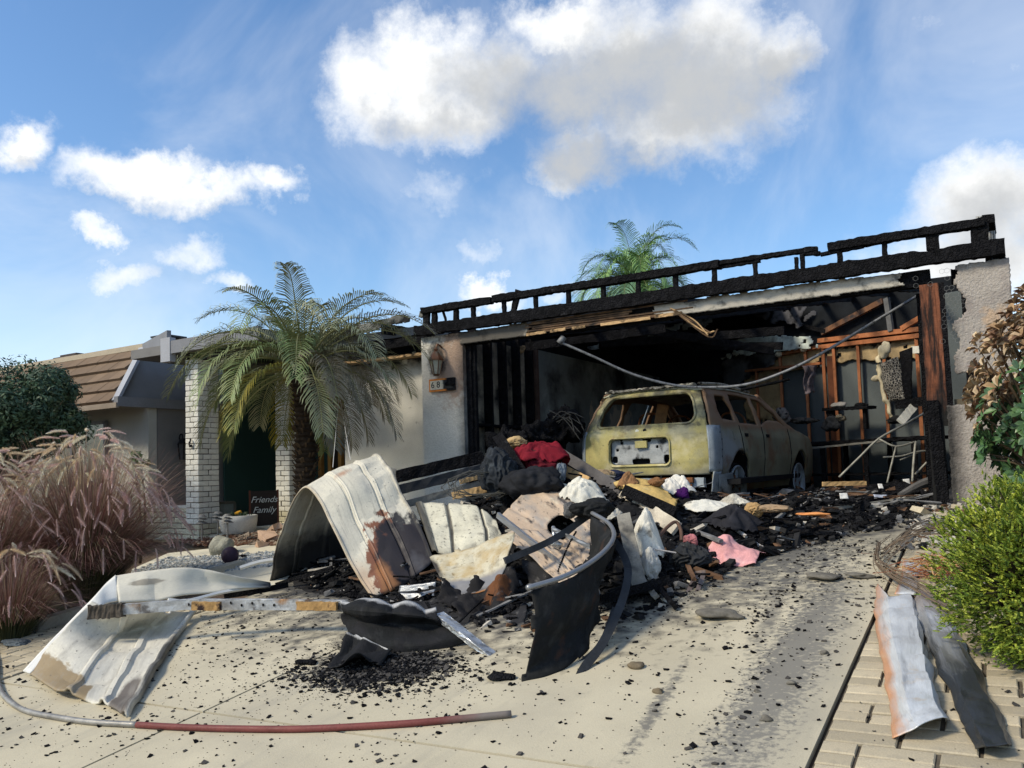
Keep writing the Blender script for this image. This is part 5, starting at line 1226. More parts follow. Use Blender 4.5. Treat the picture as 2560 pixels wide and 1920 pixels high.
hole = rrect(.40, .60, .18, .52, .08, 6)
def peach():
    rows = [[P(1250,1292,7.0), P(1290,1250,7.25), P(1335,1213,7.5), P(1372,1205,7.6)], [P(1322,1335,6.6), P(1362,1292,6.85), P(1400,1255,7.05), P(1432,1245,7.15)], [P(1400,1385,6.25), P(1440,1345,6.45), P(1478,1312,6.6), P(1505,1300,6.7)], [P(1445,1430,6.0), P(1480,1395,6.1), P(1512,1372,6.2), P(1535,1362,6.3)]]
    fn = lambda u, v: resample([resample(r, v) for r in rows], u)+V((0, -.7, .7))*(.012*noise.noise(V((u*5, v*5, 1)))+.014*max(0, 1-abs(v-.62)/.05)-.02*max(0, 1-abs(v-.2)/.03))
    o = holed('door_section', frange(0, 1, 60), frange(0, 1, 40), fn, [hole], m_peach, None, .008)
    tag(o, 'peach stained door section with an oval hole, sloping down the heap', 'door section', 'sections of the torn metal garage door')
peach()
for (a, b, w, lb) in (((1388,1332,6.3), (1520,1395,5.95), .018, 'thin dark rail lying along the peach door section'), ((1250,1296,6.9), (1440,1450,5.9), .03, 'burned edge rail below the peach door section')):
    mb = MB(); mb.bar(P(*a)+V((0, -.03, .03)), P(*b)+V((0, -.03, .03)), w, w*1.6, n=20, jit=.003); tag(mb.build('edge_rail', m_silver), lb, 'metal rail')
m_bow = panel_mat('blackened_door_skin', (.016, .0165, .0165), [dict(c=(.045, .046, .045), scale=4, lo=.5, hi=.7, max=.7), dict(c=(.07, .035, .022), scale=3, lo=.56, hi=.7, max=.7), dict(c=(.02, .02, .022), scale=7, lo=.55, hi=.7), dict(c=(.32, .32, .31), blob=((.0, .5, 0), (.03, 1.5, 1)), scale=8, amp=.6, lo=.1, hi=.6, max=.7)], .68, .0, .3, (1, 2.5, 1))
def ring_px(l): return [P(*q) for q in l]
top = [(1318,1472,4.45), (1400,1447,4.6), (1470,1412,4.85), (1518,1372,5.15), (1535,1338,5.5), (1520,1308,5.85), (1478,1282,6.2)]
mid = [(1322,1560,4.36), (1402,1535,4.5), (1468,1495,4.72), (1505,1450,5.0), (1515,1412,5.3), (1500,1390,5.6), (1465,1372,5.9)]
low = [(1316,1640,4.28), (1392,1620,4.4), (1455,1580,4.6), (1492,1520,4.85), (1498,1470,5.1), (1480,1440,5.45), (1450,1425,5.7)]
bot = [(1310,1716,4.22), (1390,1690,4.33), (1455,1640,4.5), (1488,1588,4.72), (1490,1530,5.0), (1470,1495,5.3), (1440,1480,5.6)]
door('door_section', 'blackened door section curved like a ship bow at the front of the heap', [ring_px(top), ring_px(mid), ring_px(low), ring_px(bot)], m_bow, nu=30, nv=46, thick=.008, crumple=.016, cscale=3.5, ragged=.04, seed=2, crease=.05, crs=2.4, smooth=False)
mb = MB(); mb.tube([p+V((0, 0, .004)) for p in ring_px(top)], .016, 8, 8); tag(mb.build('rolled_edge', m_silver, None, True), 'dark rolled steel rim along the top of the bow-shaped section', 'metal rim')
m_bow2 = panel_mat('scorched_channel_skin', (.016, .017, .018), [dict(c=(.02, .02, .022), scale=3.5, lo=.45, hi=.6), dict(c=(.05, .052, .052), scale=5, lo=.58, hi=.75, max=.6), dict(c=(.50, .50, .49), blob=((.0, .5, 0), (.2, 1.9, 1)), scale=6, amp=.5, lo=.3, hi=.6, max=.85)], .68, .0, .3, (1, 2.5, 1))
door('door_section', 'folded black door section with bright top flange at the front of the heap', [
    ring_px([(846,1502,5.62), (910,1499,5.5), (980,1502,5.42), (1040,1506,5.38), (1092,1522,5.32)]), ring_px([(850,1520,5.48), (912,1526,5.3), (980,1532,5.2), (1042,1538,5.15), (1100,1548,5.15)]),
    ring_px([(852,1546,5.52), (918,1556,5.36), (985,1562,5.28), (1050,1566,5.22), (1118,1566,5.2)]), ring_px([(862,1578,5.42), (925,1600,5.18), (992,1608,5.08), (1062,1606,5.02), (1150,1586,5.04)]), ring_px([(880,1600,5.45), (938,1640,5.2), (1000,1652,5.08), (1068,1642,5.02), (1188,1602,5.02)])], m_bow2, nu=34, nv=56, thick=.008, crumple=.012, cscale=4, seed=6, crease=.035, crs=3.0, ragged=.03)
door('door_section', 'crumpled black tongue of door skin lying flat on the concrete', [ring_px([(862,1560,5.35), (920,1596,5.15), (985,1628,5.02)]), ring_px([(848,1610,5.15), (915,1616,5.1), (985,1640,5.0)]), ring_px([(828,1642,5.02), (900,1652,4.92), (985,1650,4.95)]), [G(810,1666,.02), G(872,1674,.04), G(955,1664,.02)]], m_bow2, nu=20, nv=24, thick=.006, crumple=.02, cscale=4, ragged=.08, seed=8, crease=.07, crs=3)
# bright broken channel bracket in front
def channel(a, b, w, t, up=V((0, 0, 1)), n=14, jit=.0):
    """U-section strip: a web and two flanges"""
    mb = MB(); a = V(a); b = V(b); d = (b-a).normalized(); s = d.cross(up).normalized(); u = s.cross(d); g = .003
    for (o, ww, tt, upv) in ((V((0, 0, 0)), w, g, u), (s*(w/2)-u*(t/2), g, t, u), (-s*(w/2)-u*(t/2), g, t, u)):
        mb.bar(a+o, b+o, ww, tt, up=upv, n=n, jit=jit)
    return mb
m_bright = M('bright_scuffed_steel', (.50, .51, .51), .35, .75, var=.25, vscale=9, bump=.25, bscale=30, layers=[dict(c=(.12, .12, .12), scale=12, lo=.55, hi=.7, max=.8)])
br = thing('metal_bracket', 'bright bent steel channel bracket poking out at the front of the heap', 'bracket', P(1240, 1645, 4.75))
channel(P(1098, 1532, 5.25), P(1160, 1580, 5.0), .07, .03, n=8, jit=.004).build('upper_arm', m_bright, br); channel(P(1158, 1578, 5.0), P(1244, 1645, 4.75), .065, .03, n=8, jit=.004).build('lower_arm', m_bright, br)
mb = MB(); mb.bar(P(1185, 1632, 4.9), P(1190, 1660, 4.85), .02, .05, n=3, jit=.003); mb.bar(P(1150, 1648, 4.9), P(1215, 1640, 4.82), .02, .012, n=4); mb.build('cross_plate', m_silver, br)
lump('hinge_knuckle', P(1075, 1548, 5.25), (.035, .03, .03), m_silver, br, 2, 2)
# long rail across the front
rail = thing('door_track_rail', 'long punched steel rail lying across the bent white section', 'metal rail', P(540, 1515, 5.8))
ra, rb, rc, rd = P(232, 1530, 6.0), P(460, 1512, 5.95), P(700, 1512, 5.8), P(862, 1516, 5.62)
m_rail = M('rail_steel_scorched', (.40, .41, .42), .45, .5, var=.25, vscale=5, bump=.2, layers=[dict(c=(.07, .06, .055), scale=7, lo=.52, hi=.64, max=.85), dict(c=(.33, .18, .08), scale=3, lo=.62, hi=.7, max=.9)])
for a, b in ((ra, rb), (rb, rc), (rc, rd)):
    mb = MB(); d = (b-a).normalized(); mb.bar(a, b+d*.004, .004, .075, n=12, jit=.002); mb.bar(a+V((0, .02, .037)), b+V((0, .02, .037)), .045, .004, n=12, jit=.001); mb.build('rail_web', m_rail, rail)
charbar('charred_end', P(228, 1530, 6.0)+V((0, -.02, 0)), P(315, 1524, 6.0)+V((0, -.02, 0)), .05, .10, n=16, jit=.012, mat=M('charred_grey_wood', (.09, .075, .06), .9, var=.5, vscale=20, bump=.8), parent=rail)
m_ochre = M('ochre_scorched_wood', (.36, .22, .09), .8, var=.3, vscale=9, layers=[dict(c=(.03, .02, .02), scale=9, lo=.55, hi=.65)])
for (x0, x1) in ((490, 560), (752, 850)): charbar('wood_filler', P(x0, 1513, 5.78 if x0 > 600 else 5.85)+V((0, -.03, 0)), P(x1, 1514, 5.64 if x0 > 600 else 5.8)+V((0, -.03, 0)), .03, .06, n=10, jit=.006, mat=m_ochre, parent=rail)
for k in range(9):
    t = .30+.06*k; c = rb.lerp(rc, (k+.5)/9)+V((0, -.006, R.uniform(-.012, .016))); b = MB(); b.add([c+V((.011*math.cos(q), 0, .011*math.sin(q))) for q in frange(0, 5.5, 7)], [tuple(range(8))]); b.build('punched_hole', m_char, rail)
# bent white section at the left
m_left = panel_mat('left_door_paint', (.60, .57, .48), [dict(c=(.42, .41, .38), scale=3, lo=.5, hi=.7, max=.5), dict(c=(.26, .19, .10), blob=((1.0, .18, 0), (.34, .50, 1)), scale=5, amp=.7, lo=.2, hi=.26, max=.95),
    dict(c=(.14, .12, .10), blob=((1.0, .9, 0), (.35, .12, 1)), scale=6, amp=.6, lo=.2, hi=.4), dict(c=(.02, .02, .02), blob=((.6, 1.0, 0), (.5, .06, 1)), scale=5, amp=.6, lo=.2, hi=.6, max=.9), dict(c=(.1, .09, .08), scale=28, lo=.62, hi=.68, max=.7), dict(c=(.30, .28, .24), scale=3.4, lo=.5, hi=.68, max=.6, stretch=(1, 3, 1))])
door('door_section', 'bent white door section with brown stain lying on the concrete at the left', [
    [P(230,1508,6.15), P(300,1530,6.1), P(390,1530,6.1), G(488,1530,.04)], [P(185,1548,5.95), G(262,1590,.10), G(345,1580,.04), G(445,1590,.03)],
    [P(128,1610,5.75), G(205,1660,.08), G(295,1660,.03), G(388,1680,.03)], [P(68,1680,5.55), G(150,1730,.05), G(235,1752,.02), G(318,1788,.03)]],
    m_left, nu=44, nv=90, thick=.012, crumple=.006, cscale=4, crease=.03, crs=1.8, ribs=[(.42, .035, .02), (.76, .035, .025), (.975, .025, .03)])
door('door_section', 'upright white lip folded up behind the bent left section', [
    [P(287,1438,6.55), P(380,1426,6.6), P(488,1420,6.7), P(590,1440,6.8), P(676,1456,7.0)], [P(292,1470,6.45), P(382,1462,6.52), P(480,1458,6.65), P(588,1456,6.8), P(676,1462,6.98)],
    [P(297,1506,6.35), P(384,1502,6.45), P(462,1490,6.55), P(585,1470,6.75), P(676,1468,6.95)]], panel_mat('left_lip_paint', (.58, .55, .46), [dict(c=(.40, .39, .36), scale=3, lo=.5, hi=.7, max=.5), dict(c=(.14, .12, .09), blob=((.4, .2, 0), (.18, .2, 1)), scale=6, amp=.9, lo=.3, hi=.5, max=.7), dict(c=(.05, .05, .05), grad=((0, 1, 0), .75, 1.0), scale=5, amp=.7, lo=.4, hi=.9)]), nu=14, nv=50, thick=.012, crumple=.006, cscale=4, crease=.03)
door('door_section', 'bright white turned edge joining the two left door pieces', [
    [P(289,1438,6.55), P(262,1462,6.45), P(228,1500,6.25), P(150,1580,5.9), P(58,1678,5.55)], [P(296,1502,6.38), P(268,1508,6.3), P(238,1528,6.12), P(166,1592,5.85), P(76,1684,5.52)]], panel_mat('clean_white_paint', (.72, .71, .66), [dict(c=(.4, .38, .33), scale=6, lo=.6, hi=.75, max=.5)]), nu=6, nv=40, thick=.012, crumple=.004, cscale=5)
for (pts, w, lb) in (([(676,1462,7.0), (560,1480,6.7), (470,1502,6.4), (420,1500,6.3)], .035, 'slim white strip trailing from the left section towards the arch'), ([(600,1420,8.2), (650,1405,8.3), (700,1398,8.4)], .05, 'white batten lying on the gravel beside the arch')):
    q = [P(*p) for p in pts]; mb = MB(); mb.tube(q, w*.45, 4, 6); tag(mb.build('batten', MATS['clean_white_paint']), lb, 'batten')
# pipe in front
pp = [(-14,1620),(-8,1665),(-5,1705),(12,1742),(60,1775),(136,1792),(226,1805),(343,1812)]; pp2 = [(343,1812),(452,1818),(590,1822),(770,1822),(1000,1810),(1150,1797),(1278,1785)]
pipe = thing('pipe', 'long curved red and grey pipe lying on the concrete in the foreground', 'pipe', G(640, 1822))
mb = MB(); mb.tube([G(*q, .016) for q in pp], .016, 10, 8); mb.build('grey_length', M('grey_pipe_metal', (.28, .27, .25), .45, .4, var=.3, vscale=6, bump=.2), pipe, True)
mb = MB(); mb.tube([G(*q, .0165) for q in pp2], .0168, 10, 8); mb.build('red_length', M('dull_red_pipe_paint', (.17, .055, .05), .5, 0, var=.25, vscale=5, bump=.15, layers=[dict(c=(.16, .14, .13), grad=((1, 0, 0), -2.55, -2.1), scale=6, amp=.4, lo=.5, hi=.9)]), pipe, True)
# black strip curving down at the right of the bow
def strap(name, label, pts, w, t, mat, up=V((0, 0, 1)), cat='strip'):
    q = spline([P(*p) for p in pts], 8); mb = MB(); vs = []; fs = []
    for i, p in enumerate(q):
        d = (q[min(i+1, len(q)-1)]-q[max(i-1, 0)]).normalized(); s = d.cross((ORG-p).normalized()).normalized(); n = s.cross(d)
        vs += [p-s*w/2-n*t/2, p+s*w/2-n*t/2, p+s*w/2+n*t/2, p-s*w/2+n*t/2]
    for i in range(len(q)-1):
        for j in range(4): fs.append((i*4+j, i*4+(j+1) % 4, i*4+4+(j+1) % 4, i*4+4+j))
    fs += [(3, 2, 1, 0), tuple(len(vs)-4+k for k in range(4))]; mb.add(vs, fs); return tag(mb.build(name, mat), label, cat)
m_rubber = M('scorched_rubber', (.035, .038, .042), .6, var=.3, vscale=6, bump=.2, layers=[dict(c=(.10, .10, .11), scale=4, lo=.55, hi=.7, max=.7)])
strap('curved_strip', 'black curved steel strip standing beside the bow-shaped section', [(1536,1352,5.7), (1556,1382,5.55), (1570,1425,5.3), (1562,1480,5.05), (1540,1540,4.8), (1505,1610,4.5), (1462,1668,4.32), (1446,1700,4.25)], .05, .016, m_rubber)
strap('curved_strip', 'second dark strip hugging the foot of the bow-shaped section', [(1536,1520,5.0), (1500,1610,4.62), (1430,1672,4.42), (1345,1712,4.26)], .03, .012, m_rubber)
strap('black_bar', 'straight black bar crossing the peach door section', [(1478,1285,6.5), (1380,1350,6.1), (1262,1402,5.9)], .05, .03, m_rubber, cat='bar')
strap('black_bar', 'short black lever leaning from the melted lump', [(1440,1300,6.35), (1470,1280,6.45)], .035, .03, m_rubber, cat='bar')
mb = MB()
for k in range(26):
    t = k/25; c = P(1440, 1330, 6.25).lerp(P(1395, 1428, 5.75), t)+V((0, 0, .02*math.sin(t*3.1))); mb.chunk(c, .008, .006, .009)
tag(mb.build('drive_chain', m_char), 'thin black drive chain hanging across the peach section', 'chain')
# more torn skins and trays filling the middle of the heap
m_tray = panel_mat('ash_filled_tray', (.03, .03, .032), [dict(c=(.15, .145, .14), scale=7, lo=.55, hi=.68, max=.7), dict(c=(.22, .20, .17), blob=((.95, .5, 0), (.1, 1.2, 1)), scale=8, amp=.6, lo=.2, hi=.6, max=.8)], .75, 0, .5)
door('door_section', 'round-edged black tray of door skin filled with ash behind the steel bracket', [[P(1010,1500,6.1), P(1120,1490,6.2), P(1240,1495,6.1), P(1310,1490,5.95)], [P(1030,1540,5.75), P(1130,1550,5.6), P(1230,1550,5.55), P(1318,1525,5.6)], [P(1060,1575,5.5), P(1140,1592,5.4), P(1230,1582,5.35), P(1310,1550,5.4)], [P(1064,1588,5.42), P(1140,1606,5.33), P(1232,1594,5.28), P(1316,1560,5.35)]], m_tray, nu=26, nv=50, thick=.01, crumple=.02, cscale=7, crease=.03, seed=12)
door('door_section', 'dark inner face of door skin behind the melted black lump', [[P(1300,1395,6.35), P(1390,1420,6.1), P(1470,1400,6.0)], [P(1310,1460,6.1), P(1390,1490,5.8), P(1460,1470,5.7)], [P(1318,1530,5.75), P(1390,1560,5.45), P(1450,1540,5.4)]], m_tray, nu=20, nv=24, thick=.008, crumple=.03, cscale=4, crease=.05, ragged=.12, seed=14)
door('door_section', 'sooty grey strip of door skin lying across the lower peach section', [[P(1245,1330,6.6), P(1300,1318,6.7), P(1345,1322,6.6)], [P(1330,1400,6.15), P(1375,1388,6.2), P(1410,1385,6.15)], [P(1400,1462,5.75), P(1435,1450,5.75), P(1458,1440,5.75)]], m_peach, nu=30, nv=20, thick=.006, crumple=.012, cscale=5, crease=.03, ragged=.06, seed=15)
door('door_section', 'grey scorched skin showing above the ribbed middle section', [[P(1330,1205,7.7), P(1385,1195,7.75), P(1430,1215,7.6)], [P(1300,1230,7.5), P(1350,1235,7.45), P(1400,1250,7.3)]], m_mid, nu=10, nv=24, thick=.006, crumple=.02, cscale=5, crease=.03, ragged=.1, seed=16)
for (pts, w, lb) in (([(690,1462,7.6), (760,1440,7.4), (830,1420,7.2)], .04, 'black strip lying under the arch'), ([(560,1490,6.9), (640,1478,7.0), (720,1462,7.2)], .05, 'charred flat strip between the left lip and the arch'), ([(905,1440,6.9), (930,1390,7.2)], .03, 'dark stick leaning inside the arch')):
    strap('charred_strip', lb, pts, w, .015, m_char)
# ------------------------------------------------------------------ boards, cloth and other loose pieces on the heap
m_oldboard = M('weathered_grey_board', (.25, .235, .20), .85, var=.25, vscale=4, bump=.4, layers=[dict(c=(.05, .05, .05), scale=5, lo=.52, hi=.68, max=.85), dict(c=(.42, .33, .2), scale=3, lo=.64, hi=.74, max=.6)])
m_palebd = M('pale_split_wood', (.50, .45, .36), .85, var=.25, vscale=5, bump=.4, layers=[dict(c=(.12, .11, .10), scale=6, lo=.52, hi=.7, max=.7)])
m_tanbd = M('raw_tan_wood', (.52, .34, .16), .8, var=.25, vscale=6, bump=.2, layers=[dict(c=(.05, .04, .03), scale=4, lo=.58, hi=.68)])
def board(name, label, a, b, w, t, mat, cat='board', jit=.003, up=None, n=14):
    a, b = P(*a), P(*b); mb = MB(); mb.bar(a, b, w, t, up=up or (ORG-a).normalized(), n=n, jit=jit); return tag(mb.build(name, mat), label, cat)
board('board', 'grey upright board leaning in the heap beside the white sheet', (1558,1286,6.05), (1602,1478,5.55), .10, .02, m_oldboard)
board('board', 'long dark plank sloping down from the car to the middle of the heap', (1396,1130,8.6), (1560,1232,7.5), .11, .03, M('sooty_grey_board', (.09, .085, .085), .8, var=.35, vscale=4, bump=.3))
board('board', 'pale split end of the long sloping plank', (1556,1230,7.5), (1692,1322,6.7), .12, .03, m_palebd)
board('board', 'pale yellow plank end beside the long dark plank', (1408,1175,8.1), (1470,1205,7.8), .1, .02, m_tanbd)
board('board', 'black post leaning in front of the red cloth', (1246,1092,8.2), (1310,1192,7.6), .11, .06, m_char)
board('board', 'black curved roof beam arching above the heap', (990,1192,8.7), (1208,1142,8.9), .13, .06, m_char, jit=.006)
board('board', 'lower dark roof beam under the arching black beam', (996,1225,8.4), (1205,1172,8.7), .10, .06, M('grey_black_beam', (.045, .047, .05), .8, var=.4, vscale=4, bump=.4), jit=.005)
board('board', 'dark plank lying beside the wire coil', (1010,1262,8.0), (1200,1210,8.3), .07, .04, m_oldboard)
board('board', 'raw tan board end under the wire coil', (1130,1240,7.9), (1216,1222,7.9), .07, .03, m_tanbd)
board('board', 'second raw tan board behind the wire coil', (1150,1205,8.2), (1206,1190,8.3), .045, .03, m_tanbd)
board('board', 'small grey batten standing at the right of the arch', (984,1172,8.5), (974,1225,8.4), .06, .02, m_oldboard)
board('board', 'black plank end under the yellow foam', (1560,1225,7.3), (1690,1282,6.9), .10, .04, m_char)
board('board', 'dark rafter piece lying across the front foot of the heap', (1500,1500,5.35), (1672,1450,5.55), .06, .05, m_char)
board('board', 'grey batten on the ground at the right foot of the heap', (1600,1440,5.75), (1640,1492,5.4), .04, .03, m_oldboard)
board('board', 'thin dark batten crossing beside the steel bracket', (1632,1450,5.6), (1690,1520,5.2), .03, .02, m_char)
board('board', 'charred beam lying in front of the garage', (1740,1300,7.2), (2010,1275,7.6), .07, .06, m_char, jit=.006)
board('board', 'raw orange plank on the garage floor behind the car', (2056,1210,9.3), (2165,1208,9.3), .05, .03, m_tanbd)
board('board', 'long thin charred strip on the floor by the right pier', (2080,1272,7.7), (2330,1238,8.0), .03, .02, m_oldboard)
board('board', 'second long charred strip on the floor by the right pier', (2110,1262,7.8), (2300,1232,8.2), .025, .02, m_char)
# curved grey beam at right floor
mb = MB(); mb.tube([P(2250, 1238, 8.0), P(2300, 1212, 8.1), P(2345, 1200, 8.2)], (.03, .06), 8, 6); tag(mb.build('log', M('ashy_log', (.11, .105, .10), .9, var=.4, vscale=8, bump=.6)), 'ashy grey log lying against the right jamb', 'log')
# steel plate bracket with a slot
pb = thing('slotted_bracket', 'two-pronged rusty steel bracket standing at the foot of the heap', 'bracket', G(1735, 1495))
m_pb = M('dull_steel_bracket', (.24, .19, .17), .55, .5, var=.25, vscale=8)
for (a, b) in (((1742,1432,5.9), (1716,1490,5.6)), ((1760,1432,5.85), (1736,1498,5.55))):
    mb = MB(); mb.bar(P(*a), P(*b), .032, .008, up=(ORG-P(*a)).normalized()); mb.build('prong', m_pb, pb)
mb = MB(); mb.bar(P(1738, 1433, 5.9), P(1764, 1430, 5.86), .03, .009, up=(ORG-P(1750, 1430, 5.9)).normalized()); mb.build('bridge', m_pb, pb)
# cloth
def cloth(name, label, px, py, d, r, c, seed, cat='cloth', c2=None, sub=5, fold=.35, amp=.28, rot=0, tilt=None):
    m = M('%s_fabric_%d' % (cat, seed), c, .85, var=.15, vscale=6, bump=.3, bscale=80, layers=[dict(c=c2 or tuple(x*.35 for x in c), scale=5, lo=.55, hi=.7, max=.8), dict(c=(.02, .018, .016), scale=7, lo=.62, hi=.7, max=.85)])
    q = P(px, py, d); return tag(lump(name, q, r, m, None, seed, sub, amp, 2.2, fold, None, rot), label, cat)
cloth('red_blanket', 'lower fold of dark red blanket hanging down the heap', 1352, 1175, 7.9, (.17, .14, .12), (.10, .008, .014), 32, c2=(.02, .005, .01), fold=.5)
cloth('tan_rag', 'small tan rag behind the red blanket', 1288, 1106, 8.3, (.12, .08, .05), (.45, .32, .16), 33)
cloth('plastic_bag', 'black plastic bag slumped beside the red blanket', 1247, 1180, 7.7, (.16, .14, .22), (.022, .026, .032), 34, 'bag', (.06, .07, .08), sub=6, fold=.6)
cloth('plastic_bag', 'black bag piled below the red blanket', 1335, 1215, 7.5, (.26, .2, .16), (.016, .017, .02), 35, 'bag', (.03, .03, .035), fold=.5)
cloth('grey_rag', 'blue grey rag at the edge of the black bags', 1402, 1182, 7.7, (.05, .06, .09), (.16, .19, .22), 36)
cloth('plastic_sheet', 'translucent white plastic draped below the hanging sheet', 1628, 1410, 5.85, (.06, .06, .11), (.50, .50, .47), 40, 'plastic')
cloth('melted_lump', 'melted black plastic lump over the bow-shaped rim', 1480, 1272, 6.3, (.15, .12, .075), (.013, .014, .015), 41, 'plastic lump', (.03, .03, .03))
cloth('melted_lump', 'grey melted knob beside the black plastic lump', 1425, 1275, 6.4, (.05, .05, .06), (.12, .12, .12), 42, 'plastic lump')
cloth('purple_cloth', 'dark purple cloth beside the white bundle', 1706, 1238, 7.5, (.065, .06, .07), (.05, .008, .09), 44)
cloth('burned_bundle', 'burned clothing bundle with tan lining near the wheel', 1885, 1275, 7.1, (.07, .07, .06), (.40, .26, .12), 48, c2=(.03, .03, .03), fold=.6)
cloth('tan_cardboard', 'tan curled cardboard on the ash in front of the car', 1935, 1272, 7.0, (.14, .08, .03), (.33, .23, .14), 49, 'cardboard')
cloth('orange_paper', 'bright orange paper on the ash in front of the garage', 2030, 1285, 6.9, (.13, .06, .015), (.72, .30, .10), 50, 'paper', (.5, .2, .08), fold=.2)
cloth('orange_paper', 'smaller orange paper scrap on the ash', 2062, 1292, 6.9, (.05, .05, .015), (.66, .33, .17), 51, 'paper', fold=.2)
cloth('leather_scrap', 'brown leather scrap on top of the yellow foam', 1640, 1205, 7.4, (.07, .06, .04), (.22, .11, .05), 52, 'scrap')
cloth('brown_cloth', 'brown and cream rag under the car bumper', 1508, 1190, 8.0, (.10, .08, .06), (.30, .22, .13), 54, c2=(.05, .04, .04), fold=.5)
cloth('dark_cloth', 'dark blue cloth at the foot of the car hatch', 1540, 1192, 8.2, (.12, .1, .06), (.02, .025, .05), 55)
cloth('plastic_bag', 'shiny black bag beside the pink cloth', 1722, 1392, 6.15, (.13, .12, .09), (.03, .032, .035), 56, 'bag', (.14, .15, .16), sub=6, fold=.7)
cloth('pink_rag', 'small pink striped rag behind the shiny black bag', 1725, 1350, 6.5, (.06, .05, .04), (.42, .16, .17), 57, c2=(.05, .03, .03))
def drape(name, label, px, py, d, rx, ry, H, c, seed, cat='cloth', c2=None, nf=9, drop=.25):
    """cloth thrown over the heap: radial folds, creased surface, irregular hem"""
    m = M('%s_drape_%d' % (cat, seed), c, .88, var=.14, vscale=5, bump=.3, bscale=70, layers=[dict(c=c2 or tuple(x*.4 for x in c), scale=4, lo=.52, hi=.7, max=.7), dict(c=(.02, .018, .016), scale=6, lo=.62, hi=.7, max=.85)])
    ce = P(px, py, d); ax = V((RT.x, RT.y, 0)).normalized(); ay = V((-ax.y, ax.x, 0)); vs = [ce+V((0, 0, H))]; fs = []; nr, nt_ = 26, 84; sd = V((seed*1.7, seed*.9, 0))
    for i in range(1, nr+1):
        r_ = i/nr
        for j in range(nt_):
            a = 2*math.pi*j/nt_; e = V((math.cos(a), math.sin(a), 0)); R_ = 1+.32*noise.noise(e*1.3+sd)+.10*noise.noise(e*4+sd)
            x, y = r_*R_*math.cos(a), r_*R_*math.sin(a); q = V((x*1.6, y*1.6, 0))+sd
            q += V((noise.noise(q), noise.noise(q+V((5, 5, 0))), 0))*.5
            q2 = V((q.x*.9+q.y*.5, q.y*2.2-q.x*1.1, 0)); fold = (1-abs(noise.noise(V((math.cos(a)*nf*.2, math.sin(a)*nf*.2, r_*1.6))+sd))*2.4)*r_*.10+(1-abs(noise.noise(q2*1.3+sd))*2.4)*.17+(1-abs(noise.noise(q2*2.4))*2.4)*.05+noise.noise(q*6)*.02
            z = H*(1-r_**1.5*(1+drop))+H*fold+ .55*H*noise.noise(q*.75)
            vs.append(ce+ax*(x*rx)+ay*(y*ry)+V((0, 0, z)))
    for j in range(nt_): fs.append((0, 1+j, 1+(j+1) % nt_))
    for i in range(nr-1):
        for j in range(nt_): fs.append((1+i*nt_+j, 1+(i+1)*nt_+j, 1+(i+1)*nt_+(j+1) % nt_, 1+i*nt_+(j+1) % nt_))
    o = mesh(name, vs, fs, m, None, True); md = o.modifiers.new('thickness', 'SOLIDIFY'); md.thickness = .006; md.offset = 0
    return tag(o, label, cat)
def pink():
    c = G(1822, 1405); rows = []; rng = random.Random(3); m = M('pink_fabric', (.66, .33, .33), .9, var=.12, vscale=7, bump=.3, layers=[dict(c=(.74, .50, .48), scale=7, lo=.5, hi=.7, max=.7), dict(c=(.2, .1, .1), scale=12, lo=.66, hi=.74, max=.7)])
    for i in range(6):
        r_ = []
        for j in range(8):
            x = -.27+.54*j/7; y = -.20+.42*i/5; z = .02+.17*math.exp(-((x+.03)/.20)**2-((y-.05)/.16)**2)+rng.uniform(-.02, .02)
            r_.append(V((c.x+x+rng.uniform(-.02, .02), c.y+y+rng.uniform(-.02, .02), h(c.x+x, c.y+y)+max(.012, z))))
        rows.append(r_)
    tag(sheet('pink_cloth', rows, m, None, 46, 60, .004, .03, 7, ragged=.08, seed=2, ridged=.012), 'crumpled pink cloth on the ash at the right of the heap', 'cloth')
pink()
drape('red_blanket', 'crumpled dark red blanket on top of the heap', 1340, 1152, 8.0, .33, .24, .20, (.19, .012, .022), 31, c2=(.06, .006, .01))
drape('white_sheet', 'white bed sheet bunched at the top of the heap', 1455, 1245, 7.2, .24, .18, .15, (.62, .60, .52), 37, c2=(.28, .25, .2))
drape('white_sheet', 'second white sheet crumpled below the bunched one', 1505, 1290, 6.85, .17, .14, .10, (.55, .52, .44), 38, c2=(.15, .13, .10))
drape('white_sheet', 'white sheet hanging down behind the upright grey board', 1614, 1322, 6.15, .15, .14, .13, (.68, .66, .58), 39, c2=(.42, .38, .3), drop=1.6)
drape('white_bundle', 'white cloth bundle in front of the car bumper', 1685, 1225, 7.6, .17, .14, .12, (.70, .67, .60), 43, c2=(.45, .42, .35))
drape('white_rag', 'white rag spread in front of the rear wheel', 1775, 1270, 7.3, .26, .2, .07, (.66, .64, .56), 45, c2=(.2, .16, .1))
drape('white_rag', 'smaller white rag beside the rear wheel rim', 1835, 1258, 7.4, .14, .12, .06, (.60, .57, .48), 46, c2=(.12, .1, .08))
drape('burned_bundle', 'black burned clothing bundle in front of the wheel', 1830, 1310, 7.0, .26, .22, .13, (.022, .022, .026), 47, c2=(.05, .05, .06))
drape('brown_cloth', 'brown crumpled cloth at the end of the yellow foam', 1572, 1210, 7.5, .12, .1, .08, (.28, .15, .07), 53)
m_foam = M('yellow_foam', (.52, .36, .13), .95, var=.2, vscale=4, bump=.5, bscale=30, layers=[dict(c=(.06, .045, .03), scale=9, lo=.6, hi=.68, max=.9), dict(c=(.62, .52, .28), scale=5, lo=.55, hi=.7, max=.6)])
